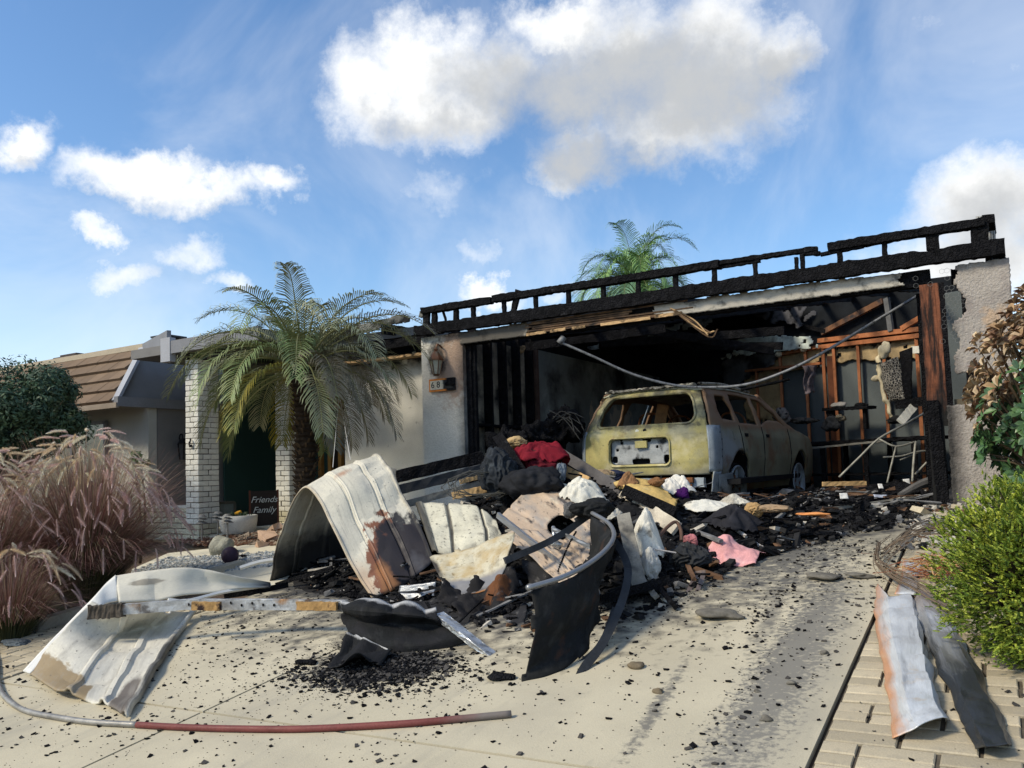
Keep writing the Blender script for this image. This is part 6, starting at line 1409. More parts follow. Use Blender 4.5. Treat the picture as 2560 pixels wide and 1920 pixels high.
tag(sheet('foam_slab', [[P(1530,1206,7.6), P(1585,1196,7.6), P(1650,1212,7.5)], [P(1555,1222,7.4), P(1620,1228,7.3), P(1690,1252,7.2)], [P(1590,1238,7.2), P(1640,1258,7.1), P(1694,1278,7.0)]], m_foam, None, 30, 40, .045, .025, 5, ragged=.12, seed=5), 'yellow burned foam slab lying on the heap before the car', 'foam')
# wire coil
coil = thing('wire_coil', 'loose coil of thin grey wire beside the black bag', 'wire', P(1205, 1230, 7.55))
for k in range(7):
    mb = MB(); rng = random.Random(k+40); c = P(1205+rng.uniform(-25, 25), 1212+rng.uniform(-8, 8), 7.55); pts = []
    for i in range(15):
        a = i/14*rng.uniform(5.2, 6.8)+rng.uniform(0, .2)+k; pts.append(c+RT*(.27+.03*rng.random())*math.cos(a)+UP*(.10+.03*rng.random())*math.sin(a)+FW*.1*math.sin(a+1))
    mb.tube(pts, .004, 5, 4); mb.build('loop', M('scorched_wire', (.12, .115, .10), .6, .3, bump=0), coil)
# metal hook and pipes among the rubble
mb = MB(); mb.tube([P(1640, 1350, 6.2), P(1668, 1318, 6.3), P(1690, 1305, 6.35), P(1702, 1325, 6.3), P(1704, 1352, 6.2)], .014, 7, 6); tag(mb.build('bent_pipe', M('rusty_pipe', (.13, .08, .06), .7, .3)), 'hook-shaped rusty pipe behind the white sheet', 'pipe')
for (a, b, r_, lb) in (((1832,1318,6.9), (1866,1342,6.75), .016, 'pale short pipe lying on the ash, upper of two'), ((1878,1352,6.7), (1922,1378,6.55), .015, 'pale short pipe lying on the ash, lower of two'), ((1630,1372,6.0), (1690,1382,6.0), .006, 'thin white rod sticking out behind the white sheet')):
    mb = MB(); mb.tube([P(*a), P(*b)], r_, 8, 2); tag(mb.build('pipe_piece', M('ashy_white_pipe', (.48, .45, .42), .7, var=.3, vscale=8)), lb, 'pipe')
cyl = thing('metal_fitting', 'silver pipe fitting in the oval hole of the peach section', 'fitting', P(1385, 1360, 6.2))
mb = MB(); mb.tube([P(1383, 1318, 6.4), P(1386, 1345, 6.3)], .016, 9, 1); mb.build('neck', m_bright, cyl, True); mb = MB(); mb.tube([P(1372, 1350, 6.25), P(1402, 1366, 6.2)], .03, 10, 1); mb.build('collar', m_bright, cyl, True)
# lettered box side in the dark of the heap
# paper and pale bits on the garage floor
for (px, py, d, w, hh, lb) in ((2108,1240,7.9,.08,.05,'white card standing on the rubble beside the car'), (2265,1204,8.6,.07,.05,'crumpled white paper by the burned chair frame'), (2290,1240,8.0,.10,.02,'flat white card on the rubble near the right jamb'), (2200,1240,8.0,.14,.025,'pale blue paper on the garage rubble'), (2200,1215,8.3,.05,.045,'small round white cup on the garage rubble')):
    c = P(px, py, d); tag(sheet('paper', [[c+RT*(-w/2)+UP*hh/2, c+RT*w/2+UP*hh*.55], [c+RT*(-w/2)-UP*hh/2-FW*.03, c+RT*w/2-UP*hh/2-FW*.03]], M('paper_blue' if 'blue' in lb else 'paper_white', (.35, .38, .45) if 'blue' in lb else (.75, .74, .70), .9, bump=0), None, 6, 8, .003, .012, 9, seed=px), lb, 'paper')
# cream stucco fragments by the right pier
for (px, py, s, lb) in ((2308,1282,.11,'large cream stucco fragment at the foot of the right pier'), (2352,1288,.07,'small cream stucco fragment beside the large one'), (2395,1268,.06,'flat stucco chip under the green bush')):
    c = G(px, py, s*.3); mb = MB(); mb.chunk(c, s, s*.7, s*.45); tag(mb.build('stucco_fragment', M('cream_stucco_bits', (.52, .45, .32), .9, var=.15, vscale=8, bump=.4)), lb, 'rubble piece')
# stones on the concrete
for i, (px, py, s, lb) in enumerate(((1588,1664,.034,'brown stone on the bare concrete, largest of three'), (1644,1728,.024,'smaller brown stone nearest the camera on the concrete'), (2060,1632,.018,'small upright grey stone on the concrete'), (1915,1798,.02,'dark splinter of charcoal on the concrete right of the stones'), (1893,1728,.012,'pale pebble on the concrete'), (1980,1708,.018,'flat dark chip on the concrete near the tyre streak'), (770,1655,.05,'black crust of char beside the flat tongue'), (1255,1690,.05,'flat black slab of char in front of the bow'), (1800,1535,.10,'flat grey concrete chip at the foot of the heap'), (2150,1438,.07,'grey stucco lump left of the metal flashing'), (2055,1440,.09,'flat grey scrap on the concrete beyond the joint'))):
    c = G(px, py, s*.25); fl = .5 if s < .04 else .18
    tag(lump('stone', c, (s*1.25, s*.85, s*fl*1.4), M('stone_grey', (.14, .13, .11), .9, var=.3, vscale=20, bump=.5) if 'brown' not in lb else M('stone_brown', (.15, .12, .08), .9, var=.3, vscale=20, bump=.5), None, i+60, 3, .5, 1.6, .1) if 'black' not in lb else lump('stone', c, (s*1.4, s*.9, s*.35), m_char, None, i+60, 3, .5, 1.6, .1), lb, 'stone')
mb = MB(); c = G(575, 1388, .10); bm_ = lump('ball', c, (.10, .10, .10), M('dusty_dark_ball', (.045, .03, .05), .45, var=.3, vscale=5, bump=.1), None, 3, 4, .02, 1, .01); tag(bm_, 'dark purple ball lying on the front path', 'ball')
mb = MB(); c = G(608, 1392, .02); tag(lump('stone', c, (.05, .04, .03), m_char, None, 91, 2), 'small dark lump beside the purple ball', 'stone')
# --- right: two lengths of metal flashing
def flash(name, label, L_, M_, R_, dz, mat):
    rows = []
    for a, b, c in zip(L_, M_, R_):
        rows.append([G(*a, .012), G(*b, dz), G(*c, dz*.9), G(*c, .01)+V((.02, 0, 0))])
    return tag(sheet(name, rows, mat, None, 60, 30, .004, .010, 5, seed=len(label), lin=True, crease=.016, crs=4), label, 'metal flashing', 'metal flashing on the pavers')
m_fl1 = panel_mat('heat_tinted_galvanised', (.62, .64, .65), [dict(c=(.60, .27, .10), grad=((0, 1, 0), .42, .05), scale=3, amp=2.0, lo=.45, hi=.95, max=.85), dict(c=(.14, .15, .17), scale=4, lo=.55, hi=.7, max=.7), dict(c=(.62, .5, .36), scale=3, stretch=(6, 1, 1), lo=.58, hi=.72, max=.6)], .42, .3, .15)
m_fl2 = panel_mat('sooty_flashing', (.46, .47, .48), [dict(c=(.05, .055, .06), grad=((1, 0, 0), .1, .7), scale=3.5, amp=1.2, lo=.1, hi=.6), dict(c=(.25, .14, .07), grad=((1, 0, 0), .4, .0), scale=4, amp=1.0, lo=.5, hi=.9, max=.5)], .42, .5, .15)
flash('metal_flashing', 'bent galvanised flashing tinted orange on its edge, lying on the pavers', [(2194,1458),(2185,1544),(2204,1650),(2222,1760),(2228,1842)], [(2220,1490),(2226,1560),(2252,1675),(2272,1770),(2290,1812)], [(2276,1482),(2291,1554),(2315,1675),(2338,1755),(2356,1798)], .075, m_fl1)
flash('metal_flashing', 'soot-blackened flashing lying right of the orange tinted one', [(2278,1486),(2298,1554),(2358,1699),(2405,1800),(2437,1872)], [(2298,1474),(2330,1572),(2390,1705),(2432,1795),(2462,1862)], [(2346,1494),(2392,1602),(2445,1699),(2490,1790),(2520,1858)], .065, m_fl2)
tag(sheet('metal_flashing', [[P(2258,1398,5.6), P(2304,1402,5.6)], [P(2252,1440,5.3), P(2296,1446,5.3)], [G(2236,1486,.06), G(2290,1486,.06)]], m_fl1, None, 12, 10, .004, .015, 6), 'short upright end of galvanised flashing by the vine stems', 'metal flashing', 'metal flashing on the pavers')
def vines():
    ctl = [(2225,1335),(2196,1362),(2192,1404),(2233,1436),(2291,1464),(2368,1512),(2440,1570),(2530,1632)]; root = thing('dry_vine', 'bundle of dry vine stems trailing over the flashing to the bush', 'vine', G(2300, 1470))
    rng = random.Random(4); mb = MB(); m = M('dry_vine_stem', (.16, .12, .085), .9, var=.35, vscale=9, bump=.2)
    for k in range(24):
        o = rng.uniform(-1, 1); lift = rng.uniform(.02, .13); s = rng.randint(0, 2); e = rng.randint(6, 8); pts = []
        for i, (x, y) in enumerate(ctl[s:e]):
            wv = 8+i*3.0; pts.append(G(x+o*wv*.6+rng.uniform(-4, 4), y-o*wv+rng.uniform(-4, 4), lift+rng.uniform(-.01, .02)))
        mb.tube(pts, rng.uniform(.0016, .0034), 4, 6, cap=False)
    for k in range(16):
        a = G(2200+rng.uniform(-5, 20), 1390+rng.uniform(-20, 20), .06); b = G(2330+rng.uniform(-40, 60), 1300+rng.uniform(-15, 40), rng.uniform(.02, .2)); mb.tube([a, a.lerp(b, .5)+V((0, 0, .05)), b], .003, 4, 5, cap=False)
    tag(mb.build('stems', m, root), kind='stuff')
vines()
def straw():
    mb = MB(); c = G(2360, 1448)
    for k in range(260):
        a = R.uniform(0, 6.28); p = c+V((R.gauss(0, .12), R.gauss(0, .12), R.uniform(.02, .14))); d = V((math.cos(a), math.sin(a), R.uniform(-.2, .3)))*R.uniform(.08, .2); mb.bar(p-d*.5, p+d*.5, .006, .003, mi=R.choice((0, 1)))
    tag(mb.build('dry_fronds', M('dry_straw_tan', (.50, .30, .13), .85, var=.3), None, mats=[M('dry_straw_red', (.30, .10, .05), .85)]), 'loose dry straw and fronds under the green bush', kind='stuff')
straw()
cloth('plastic_wrapper', 'white and blue plastic wrapper beside the bush', 2382, 1476, 5.05, (.07, .06, .035), (.70, .76, .80), 70, 'wrapper', (.25, .6, .75), fold=.5)
cloth('dark_scrap', 'dark plastic scrap lying at the left picture edge', 40, 1605, 6.6, (.13, .08, .02), (.14, .16, .17), 71, 'scrap')
# --- inside the garage: sagging pipe, rag, workbench, chair frame
m_cond = M('ashy_conduit', (.22, .225, .23), .6, .3, var=.35, vscale=14, bump=.3, layers=[dict(c=(.05, .05, .05), scale=25, lo=.55, hi=.65, max=.8)])
con = thing('sagging_conduit', 'long grey pipe sagging across the garage from header to right jamb', 'pipe', P(1560, 958, 9.5))
mb = MB(); mb.tube([P(1402, 856, 9.9), P(1480, 890, 9.85), P(1580, 935, 9.8), P(1680, 962, 9.75), P(1760, 968, 9.6), P(1860, 962, 9.3), P(1960, 930, 9.0), P(2060, 880, 8.8), P(2180, 808, 8.7), P(2306, 732, 8.72)], .016, 8, 8); mb.build('pipe_run', m_cond, con, True)
mb = MB(); mb.tube([P(1398, 858, 9.9), P(1410, 842, 9.9)], .04, 8, 2); mb.build('end_fitting', m_cond, con, True)
mb = MB(); mb.tube([P(1852, 975, 11.0), P(1920, 960, 10.9), P(1975, 948, 10.8)], .02, 7, 5); tag(mb.build('pipe_piece', m_char, None, True), 'short black pipe behind the car roof', 'pipe')
def rag():
    rows = []
    for i in range(7):
        t = i/6; r_ = []
        for j in range(6):
            x = 2006+34*j/5*(1-.1*t)+4*math.sin(i*1.3); y = 915+70*t*(1 if j in (1, 2, 4) else .9)+(-4 if i == 0 else 0); r_.append(P(x, y, 8.85-.03*math.sin(j*2+t*3)))
        rows.append(r_)
    tag(sheet('rag', rows, M('grey_mauve_rag', (.095, .075, .08), .9, var=.3, vscale=9, bump=.4), None, 30, 30, .006, .03, 9, seed=3, ridged=.015, ragged=.05), 'burned grey rag hanging over the sagging pipe', 'rag')
rag()
bench = thing('workbench', 'charred workbench with burned tools along the open stud wall', 'workbench', wp(2140, 1200, .5))
bz = .74
def wpt(t, off, z): q = WA+WD*t+WN*off; return V((q.x, q.y, z))
for (o0, nm) in ((.55, 'bench_top'),):
    mb = MB(); mb.bar(wpt(-.2, .45, bz), wpt(3.6, .45, bz), .62, .05, n=50, jit=.012); mb.build('bench_top', m_char, bench)
for t in (.1, 1.0, 1.9, 2.8, 3.5):
    for o_ in (.2, .72): charbar('leg', wpt(t, o_, -.1), wpt(t, o_, bz), .07, .07, n=12, jit=.005, parent=bench)
mb = MB(); mb.bar(wpt(-.1, .45, .22), wpt(3.5, .45, .20), .5, .03, n=40, jit=.01); mb.build('lower_shelf', m_char, bench)
charbar('edge_strip', wpt(.6, .80, bz-.02), wpt(2.7, .84, bz-.1), .02, .03, n=30, jit=.004, mat=m_oldboard, parent=bench)
for (px, py, o_, r_, c_, lb) in ((2080,1060,.45,(.14,.1,.12),(.05,.05,.05),'melted power tool on the workbench'), (1955,1040,.3,(.14,.1,.12),(.24,.21,.19),'ash-white burned box on the workbench behind the car'), (2010,1052,.5,(.2,.12,.05),(.10,.085,.07),'stack of scorched books on the workbench'), (2240,1050,.4,(.12,.1,.06),(.02,.02,.02),'black ash pile on the workbench by the hanging panel'), (2100,1045,.4,(.08,.08,.05),(.30,.25,.17),'pale melted lump beside the power tool')):
    q = wp(px, py, o_); cm = M('bench_item_%d' % px, c_, .9, var=.5, vscale=9, bump=.6, layers=[dict(c=(.02, .02, .02), scale=9, lo=.5, hi=.6)]); tag(lump('burned_item', q, r_, cm, None, px, 4, .45, 2.6, .4), lb, 'burned item')
shelf = thing('charred_shelf', 'small charred shelf with ash standing on the workbench', 'shelf', wp(2110, 1075, .35))
charbar('shelf_board', wp(2066, 1024, .35), wp(2180, 1018, .35), .2, .05, n=16, jit=.01, parent=shelf); charbar('leg', wp(2162, 1022, .35), wp(2166, 1072, .35), .05, .06, n=8, jit=.006, parent=shelf); charbar('leg', wp(2076, 1026, .35), wp(2084, 1072, .35), .06, .14, n=8, jit=.012, parent=shelf)
lump('ash', wp(2095, 1013, .35), (.12, .06, .05), M('ash_white', (.3, .28, .25), .95, var=.4, vscale=9), shelf, 5, 3, .5); lump('ash', wp(2155, 1014, .35), (.10, .06, .05), m_char, shelf, 6, 3, .5)
# hanging burned panel with cracked char
hp = thing('burned_insulation', 'hanging insulation panel with crackled black char and cream torn edge', 'panel', wp(2235, 1010, .25))
m_gator = M('crackled_char', (.05, .05, .052), .45, var=.3, vscale=5, bump=0)
def gator():
    nt = m_gator.node_tree; N = nt.nodes.new; L = nt.links.new; b = nt.nodes['Principled BSDF']; tc = N('ShaderNodeTexCoord'); vo = N('ShaderNodeTexVoronoi'); vo.feature = 'DISTANCE_TO_EDGE'; vo.inputs['Scale'].default_value = 26
    L(tc.outputs['Object'], vo.inputs['Vector']); rp = N('ShaderNodeValToRGB'); rp.color_ramp.elements[0].position = .0; rp.color_ramp.elements[1].position = .16; rp.color_ramp.elements[0].color = (.32, .30, .26, 1); rp.color_ramp.elements[1].color = (.018, .018, .02, 1)
    L(vo.outputs['Distance'], rp.inputs[0]); L(rp.outputs[0], b.inputs['Base Color']); bp = N('ShaderNodeBump'); bp.inputs['Strength'].default_value = 1; bp.inputs['Distance'].default_value = .03; L(vo.outputs['Distance'], bp.inputs['Height']); L(bp.outputs[0], b.inputs['Normal'])
gator()
sheet('char_face', [[wp(2198,912,.3), wp(2222,900,.32), wp(2246,892,.34)], [wp(2206,955,.3), wp(2232,948,.34), wp(2256,945,.34)], [wp(2224,1005,.3), wp(2242,1000,.34), wp(2262,998,.34)]], m_gator, hp, 20, 16, .02, .02, 4)
sheet('side_face', [[wp(2250,880,.36), wp(2279,868,.40)], [wp(2256,940,.36), wp(2279,930,.40)], [wp(2262,1000,.36), wp(2279,996,.40)]], m_char, hp, 14, 8, .02, .02, 4)
mb = MB(); mb.tube([wp(2205,868,.3), wp(2196,905,.3), wp(2200,940,.3), wp(2208,980,.3), wp(2222,1018,.3), wp(2230,1050,.3)], (.05, .025), 7, 6)
for v in mb.v: v += V((noise.noise(v*9), noise.noise(v*9+V((5, 0, 0))), noise.noise(v*9+V((0, 7, 0)))))*.045
mb.build('foam_edge', M('cream_foam', (.56, .48, .32), .95, var=.2, vscale=7), hp, True)
lump('foam_edge', wp(2212, 876, .3), (.09, .05, .13), MATS['cream_foam'], hp, 3, 3, .4); lump('foam_edge', wp(2190, 946, .3), (.06, .05, .05), MATS['cream_foam'], hp, 4, 3, .4)
board('board', 'cream plank leaning on the workbench by the right jamb', (2285,1015,11.0), (2250,1056,10.8), .11, .02, MATS['white_board'])
board('board', 'charred ledge fixed beside the hanging burned panel', (2240,1012,11.2), (2330,1000,10.8), .12, .06, m_char)
chair = thing('burned_chair_frame', 'bent metal tube frame of a burned folding chair by the right jamb', 'chair frame', P(2250, 1205, 9.0))
m_tube = M('ashy_tube_steel', (.26, .25, .21), .6, .4, var=.35, vscale=12)
for pts, r_ in (([(2098,1193,9.0), (2150,1142,9.0), (2197,1097,9.0), (2260,1062,9.0), (2316,1030,9.0)], .013), ([(2197,1097,9.0), (2240,1116,8.9), (2290,1104,8.9)], .011), ([(2240,1116,8.9), (2228,1165,8.8), (2218,1207,8.7)], .011), ([(2289,1104,8.9), (2284,1155,8.8), (2281,1204,8.7)], .014), ([(2208,1143,9.1), (2254,1140,9.0), (2290,1130,9.0), (2324,1126,9.0)], .010), ([(2288,1186,8.8), (2318,1155,8.8), (2340,1134,8.8)], .012), ([(2250,1150,9.0), (2300,1130,9.0)], .008)):
    mb = MB(); mb.tube([P(*q) for q in pts], r_, 7, 4); mb.build('tube', m_tube, chair, True)
# tangle on the left inside the garage
for k, (px, py, d, r_) in enumerate(((1400,1075,11.2,.24), (1335,1100,10.4,.18), (1265,1112,10.0,.2))):
    q = P(px, py, d); tag(lump('burned_furniture', q, (r_, r_*.8, r_*.9), m_char, None, 80+k, 5, .7, 3.2, .9), ('burned furniture mass against the smoked drywall', 'charred cabinet remains behind the red blanket', 'charred box remains inside the left jamb')[k], 'burned item')
mb = MB()
for k in range(9):
    a = P(1385+R.uniform(-15, 40), 1040+R.uniform(-15, 25), 10.9); b = P(1440+R.uniform(-20, 40), 1050+R.uniform(-20, 60), 10.7); mb.tube([a, a.lerp(b, .5)+V((0, 0, .08)), b], .007, 5, 5)
tag(mb.build('wire_tangle', M('black_wire', (.05, .05, .048), .7, bump=0), None, True), 'tangle of ashy wires on the burned furniture', 'wire', kind='stuff')
patch('side_path', [(-.67, 7.35), (1.2, 7.35), (1.2, 8.72), (-.67, 8.72)], M('ashy_side_concrete', (.27, .25, .21), .9, var=.25, vscale=4, bump=.4, layers=[dict(c=(.06, .06, .06), scale=5, lo=.45, hi=.65, max=.8)]), .004, 'ash-dusted concrete strip in front of the right pier', 'structure')
scatter('pier_rubble', [(-.72, 6.7), (.3, 6.9), (.5, 8.6), (-.72, 8.65)], 1300, (.005, .045), [m_rub[1]]*3+[m_rub[2]]*4+[m_rub[3]]*4+[m_rub[4]]*2, 'pale rubble chips strewn before the right pier', .006, .5, elong=2)
# ------------------------------------------------------------------ fixtures and small garden things
def text(body, name, loc, right, up, size, mat, parent, ext=.004, shear=0, align='CENTER'):
    cu = bpy.data.curves.new(name, 'FONT'); cu.body = body; cu.size = size; cu.extrude = ext; cu.shear = shear; cu.align_x = align; cu.align_y = 'CENTER'; cu.materials.append(mat)
    o = bpy.data.objects.new(name, cu); r_ = V(right).normalized(); u = V(up).normalized(); n = r_.cross(u); mw = Matrix((r_, u, n)).transposed().to_4x4(); mw.translation = V(loc); o.matrix_basis = mw
    me = bpy.data.meshes.new_from_object(o); me.name = name; m_o = bpy.data.objects.new(name, me); m_o.matrix_basis = mw; bpy.data.objects.remove(o); bpy.data.curves.remove(cu)
    return link(m_o, parent)
# wall lantern on the garage pier
lc = onY(1090, 898, FY-.12)
lan = thing('wall_lantern', 'copper carriage lantern on the scorched garage pier', 'lantern', lc)
m_cop = M('scorched_copper', (.17, .085, .05), .5, .6, var=.4, vscale=9, layers=[dict(c=(.06, .09, .075), scale=9, lo=.5, hi=.65, max=.8), dict(c=(.02, .02, .02), scale=6, lo=.55, hi=.7)])
def frustum(c, z0, r0, z1, r1, n=6):
    vs = [V(c)+V((r0*math.cos(a), r0*math.sin(a), z0)) for a in frange(.52, .52+2*math.pi*(n-1)/n, n-1)]+[V(c)+V((r1*math.cos(a), r1*math.sin(a), z1)) for a in frange(.52, .52+2*math.pi*(n-1)/n, n-1)]
    return vs, [(i, (i+1) % n, n+(i+1) % n, n+i) for i in range(n)]+[tuple(range(n))[::-1], tuple(range(n, 2*n))]
mb = MB(); mb.add(*frustum(lc, .0, .098, .10, .035)); mb.add(*frustum(lc, -.02, .10, .0, .10)); mb.build('hood', m_cop, lan)
mb = MB(); mb.add(*frustum(lc, .10, .02, .13, .03)); mb.add(*frustum(lc, .13, .035, .155, .01)); mb.build('finial', m_cop, lan)
mb = MB(); mb.add(*frustum(lc, -.20, .045, -.02, .082)); mb.build('glass', M('smoky_glass', (.32, .31, .24), .25, var=.3, vscale=12, bump=0), lan)
for k in range(6):
    a = .52+k*math.pi/3; mb = MB(); mb.bar(lc+V((.048*math.cos(a), .048*math.sin(a), -.20)), lc+V((.086*math.cos(a), .086*math.sin(a), -.02)), .009, .009); mb.build('rib', m_cop, lan)
mb = MB(); mb.add(*frustum(lc, -.225, .03, -.20, .05)); mb.build('base', m_cop, lan)
mb = MB(); mb.tube([lc+V((0, 0, .12)), lc+V((.01, .03, .2)), lc+V((.01, .12, .17))], .012, 7, 5); mb.build('bracket', m_cop, lan)
# house number plaque: two readable digits, the rest burned
pc = onY(1104, 962, FY-.02); plq = thing('house_number_plaque', 'orange framed house number plaque reading 68, right half burned', 'sign', pc)
m_orng = M('orange_plaque_frame', (.62, .22, .05), .6, var=.15, layers=[dict(c=SOOT, grad=((1, 0, 0), -6.32, -6.22), scale=12, amp=.5, lo=.4, hi=.8)])
mb = MB(); mb.box(pc+V((-.20, -.012, -.085)), pc+V((.22, .012, .085))); mb.build('frame', m_orng, plq)
m_tilew = M('cream_number_tile', (.62, .57, .45), .5, var=.08, layers=[dict(c=(.03, .03, .03), grad=((1, 0, 0), -6.36, -6.27), scale=14, amp=.5, lo=.4, hi=.8)])
for k in range(4):
    mb = MB(); a = pc+V((-.175+.093*k, -.02, -.06)); mb.box(a, a+V((.088, .01, .12))); t = mb.build('number_tile', m_tilew, plq)
    if k < 2: text('68'[k], 'digit', a+V((.044, -.003, .06)), (1, 0, 0), (0, 0, 1), .12, M('black_enamel', (.02, .02, .02), .5, bump=0), plq, .001)
lump('burned_corner', pc+V((.15, -.02, .02)), (.075, .012, .05), m_char, plq, 2, 3, .5)
# lantern on the wing side wall
lq = onX(449, 1110, -11.60); ln2 = thing('wall_lantern', 'dark iron lantern on the shaded wing wall beside the porch pillar', 'lantern', lq); m_iron = M('black_iron', (.02, .02, .022), .5, .3, bump=0)
mb = MB(); mb.add(*frustum(lq+V((.08, 0, 0)), .0, .10, .09, .03)); mb.build('hood', m_iron, ln2); mb = MB(); mb.add(*frustum(lq+V((.08, 0, 0)), -.26, .05, 0, .08)); mb.build('glass', M('dim_lantern_glass', (.07, .07, .07), .2, bump=0), ln2)
for k in range(6):
    a = .52+k*math.pi/3; mb = MB(); c = lq+V((.08, 0, 0)); mb.bar(c+V((.052*math.cos(a), .052*math.sin(a), -.26)), c+V((.084*math.cos(a), .084*math.sin(a), 0)), .01, .01); mb.build('rib', m_iron, ln2)
mb = MB(); mb.tube([lq+V((.08, 0, .09)), lq+V((.06, 0, .16)), lq+V((0, 0, .12)), lq+V((0, 0, -.1))], .012, 6, 5); mb.build('bracket', m_iron, ln2)
# hook ornament on the pillar
hk = onY(478, 1108, 7.79); mb = MB(); mb.tube([hk+V((0, -.01, .06)), hk+V((.02, -.03, .03)), hk+V((-.01, -.03, 0)), hk+V((.01, -.03, -.05))], .012, 6, 6); mb.box(hk+V((-.025, -.02, -.06)), hk+V((.03, -.005, -.02))); tag(mb.build('pillar_ornament', m_iron), 'small black iron ornament on the front porch pillar', 'ornament')
# sign board
sc = P(660, 1270, 12.6); sg = thing('chalkboard_sign', 'dark wooden sign lettered Friends Family leaning on the porch', 'sign', V((sc.x, sc.y, h(sc.x, sc.y))))
fr = (ORG-sc); fr.z = 0; fr.normalize(); rr = V((-fr.y, fr.x, 0)); upv = V((0, 0, 1)); m_dk = M('dark_sign_board', (.03, .022, .018), .7, var=.2)
if rr.dot(RT) < 0: rr = -rr
mb = MB(); mb.bar(sc-upv*.36, sc+upv*.27, .42, .03, up=fr); mb.build('board', m_dk, sg)
for s_ in (-1, 1): mb = MB(); mb.bar(sc-upv*.37+rr*s_*.21, sc+upv*.28+rr*s_*.21, .03, .045, up=fr); mb.build('frame_side', M('red_brown_frame', (.10, .035, .02), .6), sg)
m_chalk = M('white_lettering', (.5, .5, .46), .8, bump=0)
text('Friends', 'lettering', sc+fr*.022+upv*.13, rr, upv, .135, m_chalk, sg, .001, .35); text('Family', 'lettering', sc+fr*.022-upv*.03, rr, upv, .135, m_chalk, sg, .001, .35)
# picture frame, planter, flowers
fc = P(558, 1280, 12.3); pf = thing('picture_frame', 'dark empty picture frame standing on the porch behind the planter', 'frame', V((fc.x, fc.y, h(fc.x, fc.y))))
for (a, b) in (((-.18, -.2), (-.16, .14)), ((-.16, .14), (.17, .14)), ((.17, .14), (.17, -.2))): mb = MB(); mb.bar(fc+rr*a[0]+upv*a[1], fc+rr*b[0]+upv*b[1], .04, .03, up=fr); mb.build('frame_bar', M('dark_frame_wood', (.05, .045, .03), .6), pf)
mb = MB(); mb.bar(fc+rr*-.17, fc+rr*.17, .28, .01, up=fr+V((0, 0, .001))); mb.build('backing', M('frame_backing', (.10, .11, .09), .8), pf)
pc_ = P(596, 1320, 11.9); pc_.z = h(pc_.x, pc_.y)+.03; pot = thing('planter', 'wide white bowl planter on the porch between the pillars', 'planter', pc_)
mb = MB(); n = 28; vs = []; prof = [(.20, 0), (.25, .05), (.27, .18), (.275, .26), (.255, .265), (.245, .2), (.0, .2)]
for (r_, z) in prof: vs += [pc_+V((r_*math.cos(2*math.pi*k/n), r_*math.sin(2*math.pi*k/n), z)) for k in range(n)]
mb.add(vs, [(i*n+j, i*n+(j+1) % n, (i+1)*n+(j+1) % n, (i+1)*n+j) for i in range(len(prof)-1) for j in range(n)]); mb.build('bowl', M('white_planter_glaze', (.52, .51, .47), .5, var=.1), pot, True)
mb = MB()
for k in range(90):
    a = R.uniform(0, 6.28); q = pc_+V((R.uniform(0, .2)*math.cos(a), R.uniform(0, .2)*math.sin(a), .2)); e = q+V((R.uniform(-.06, .06), R.uniform(-.06, .06), R.uniform(.05, .12))); mb.bar(q, e, .014, .004)
tag(mb.build('leaves', leafmat('pot_leaf', (.04, .07, .03), (.03, .05, .02)), pot), kind='stuff')
for k in range(7):
    q = pc_+V((R.uniform(-.06, .06), R.uniform(-.06, .06), .31+R.uniform(-.03, .03))); lump('flower', q, (.025, .025, .02), M('orange_petals', (.65, .33, .03), .7, bump=0), pot, k, 2, .3)
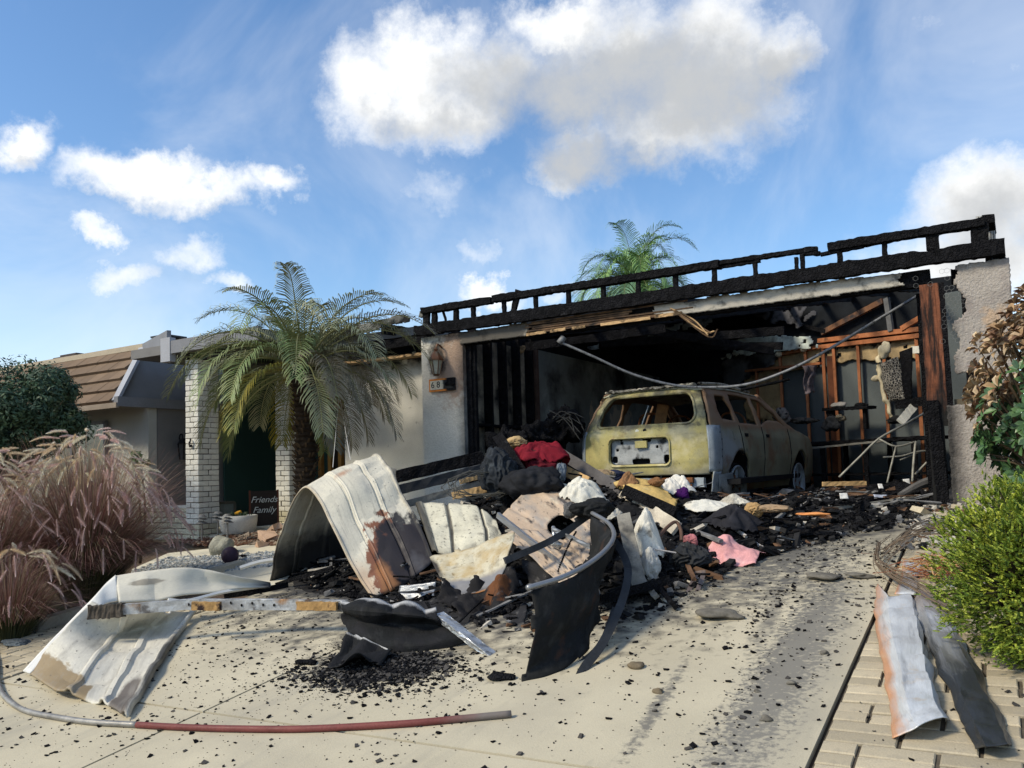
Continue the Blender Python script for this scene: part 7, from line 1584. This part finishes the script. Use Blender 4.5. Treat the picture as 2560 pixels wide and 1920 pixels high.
# path lights
m_pl = M('grey_path_light', (.22, .22, .21), .5, .4, var=.2)
for (px, py, lb) in ((505, 1362, 'tiered path light in front of the near porch pillar'), (545, 1352, 'tiered path light beside the pale garden rock'), (569, 1362, 'tilted path light stake behind the purple ball')):
    b = G(px, py); pl_ = thing('path_light', lb, 'path light', b, 'path lights along the front bed'); H = .42
    mb = MB(); mb.tube([b, b+V((0, 0, H-.1))], .012, 7, 1); mb.build('stake', m_pl, pl_)
    for k in range(3): mb = MB(); mb.add(*frustum(b, H-.12+k*.045, .085-.008*k, H-.09+k*.045, .03, 12)); mb.build('tier', m_pl, pl_)
rk = G(556, 1368, .10); tag(lump('rock', rk, (.17, .13, .14), M('pale_garden_rock', (.30, .30, .25), .95, var=.25, vscale=9, bump=.9, bscale=25, bdist=.03), None, 12, 4, .35, 1.6, .15), 'pale rounded garden rock in front of the planter', 'rock')
for (px, py, s_, lb) in ((672,1346,.12,'peach coloured stone block at the mulch bed edge'), (690,1322,.09,'smaller peach stone block behind the larger one'), (655,1362,.07,'low peach stone chip beside the arch')):
    c = G(px, py, s_*.5); mb = MB(); mb.chunk(c, s_*1.2, s_, s_*.8); tag(mb.build('stone_block', M('peach_stone', (.55, .38, .27), .9, var=.15, vscale=7, bump=.4)), lb, 'stone')
# twine hanging from the porch eave to the arch
for (a, b, lb) in (((848,985,11.0), (832,1168,8.6), 'thin white cord hanging left of the entry wall'), ((851,1000,11.0), (876,1150,8.4), 'thin white cord hanging across the entry wall')):
    mb = MB(); mb.tube([P(*a), P(*b)], .004, 5, 2); tag(mb.build('cord', M('white_cord', (.5, .49, .46), .8, bump=0)), lb, 'cord')
# white box lamp under the eave behind the palm
bx_ = P(828, 948, 11.6); mb = MB(); mb.box(bx_-V((.07, .07, .06)), bx_+V((.07, .07, .06))); tag(mb.build('eave_lamp', M('white_lamp_box', (.5, .5, .46), .6)), 'pale box lamp under the porch eave behind the palm', 'lamp')
# louvred vents at the right roof corner
for (px, py, w_, lb) in ((2458, 550, .06, 'pale ribbed roof tile end on top of the right roof corner'), (2474, 590, .05, 'pale ribbed tile end beside the right corner post'), (2500, 676, .045, 'ribbed tile end on the right pier edge, upper of two'), (2503, 692, .045, 'ribbed tile end on the right pier edge, lower of two')):
    c = onY(px, py, FY+.15); v_ = thing('tile_end', lb, 'roof tile', c)
    for k in range(5): mb = MB(); mb.box(c+V((-w_+k*w_*.42, -.02, -.04)), c+V((-w_+k*w_*.42+w_*.3, .06, .04))); mb.build('rib', M('pale_tile_end', (.42, .42, .40), .8), v_)
    mb = MB(); mb.box(c+V((-w_, -.005, -.042)), c+V((w_*.98, .055, .042))); mb.build('body', M('grey_tile_end', (.22, .22, .21), .8), v_)
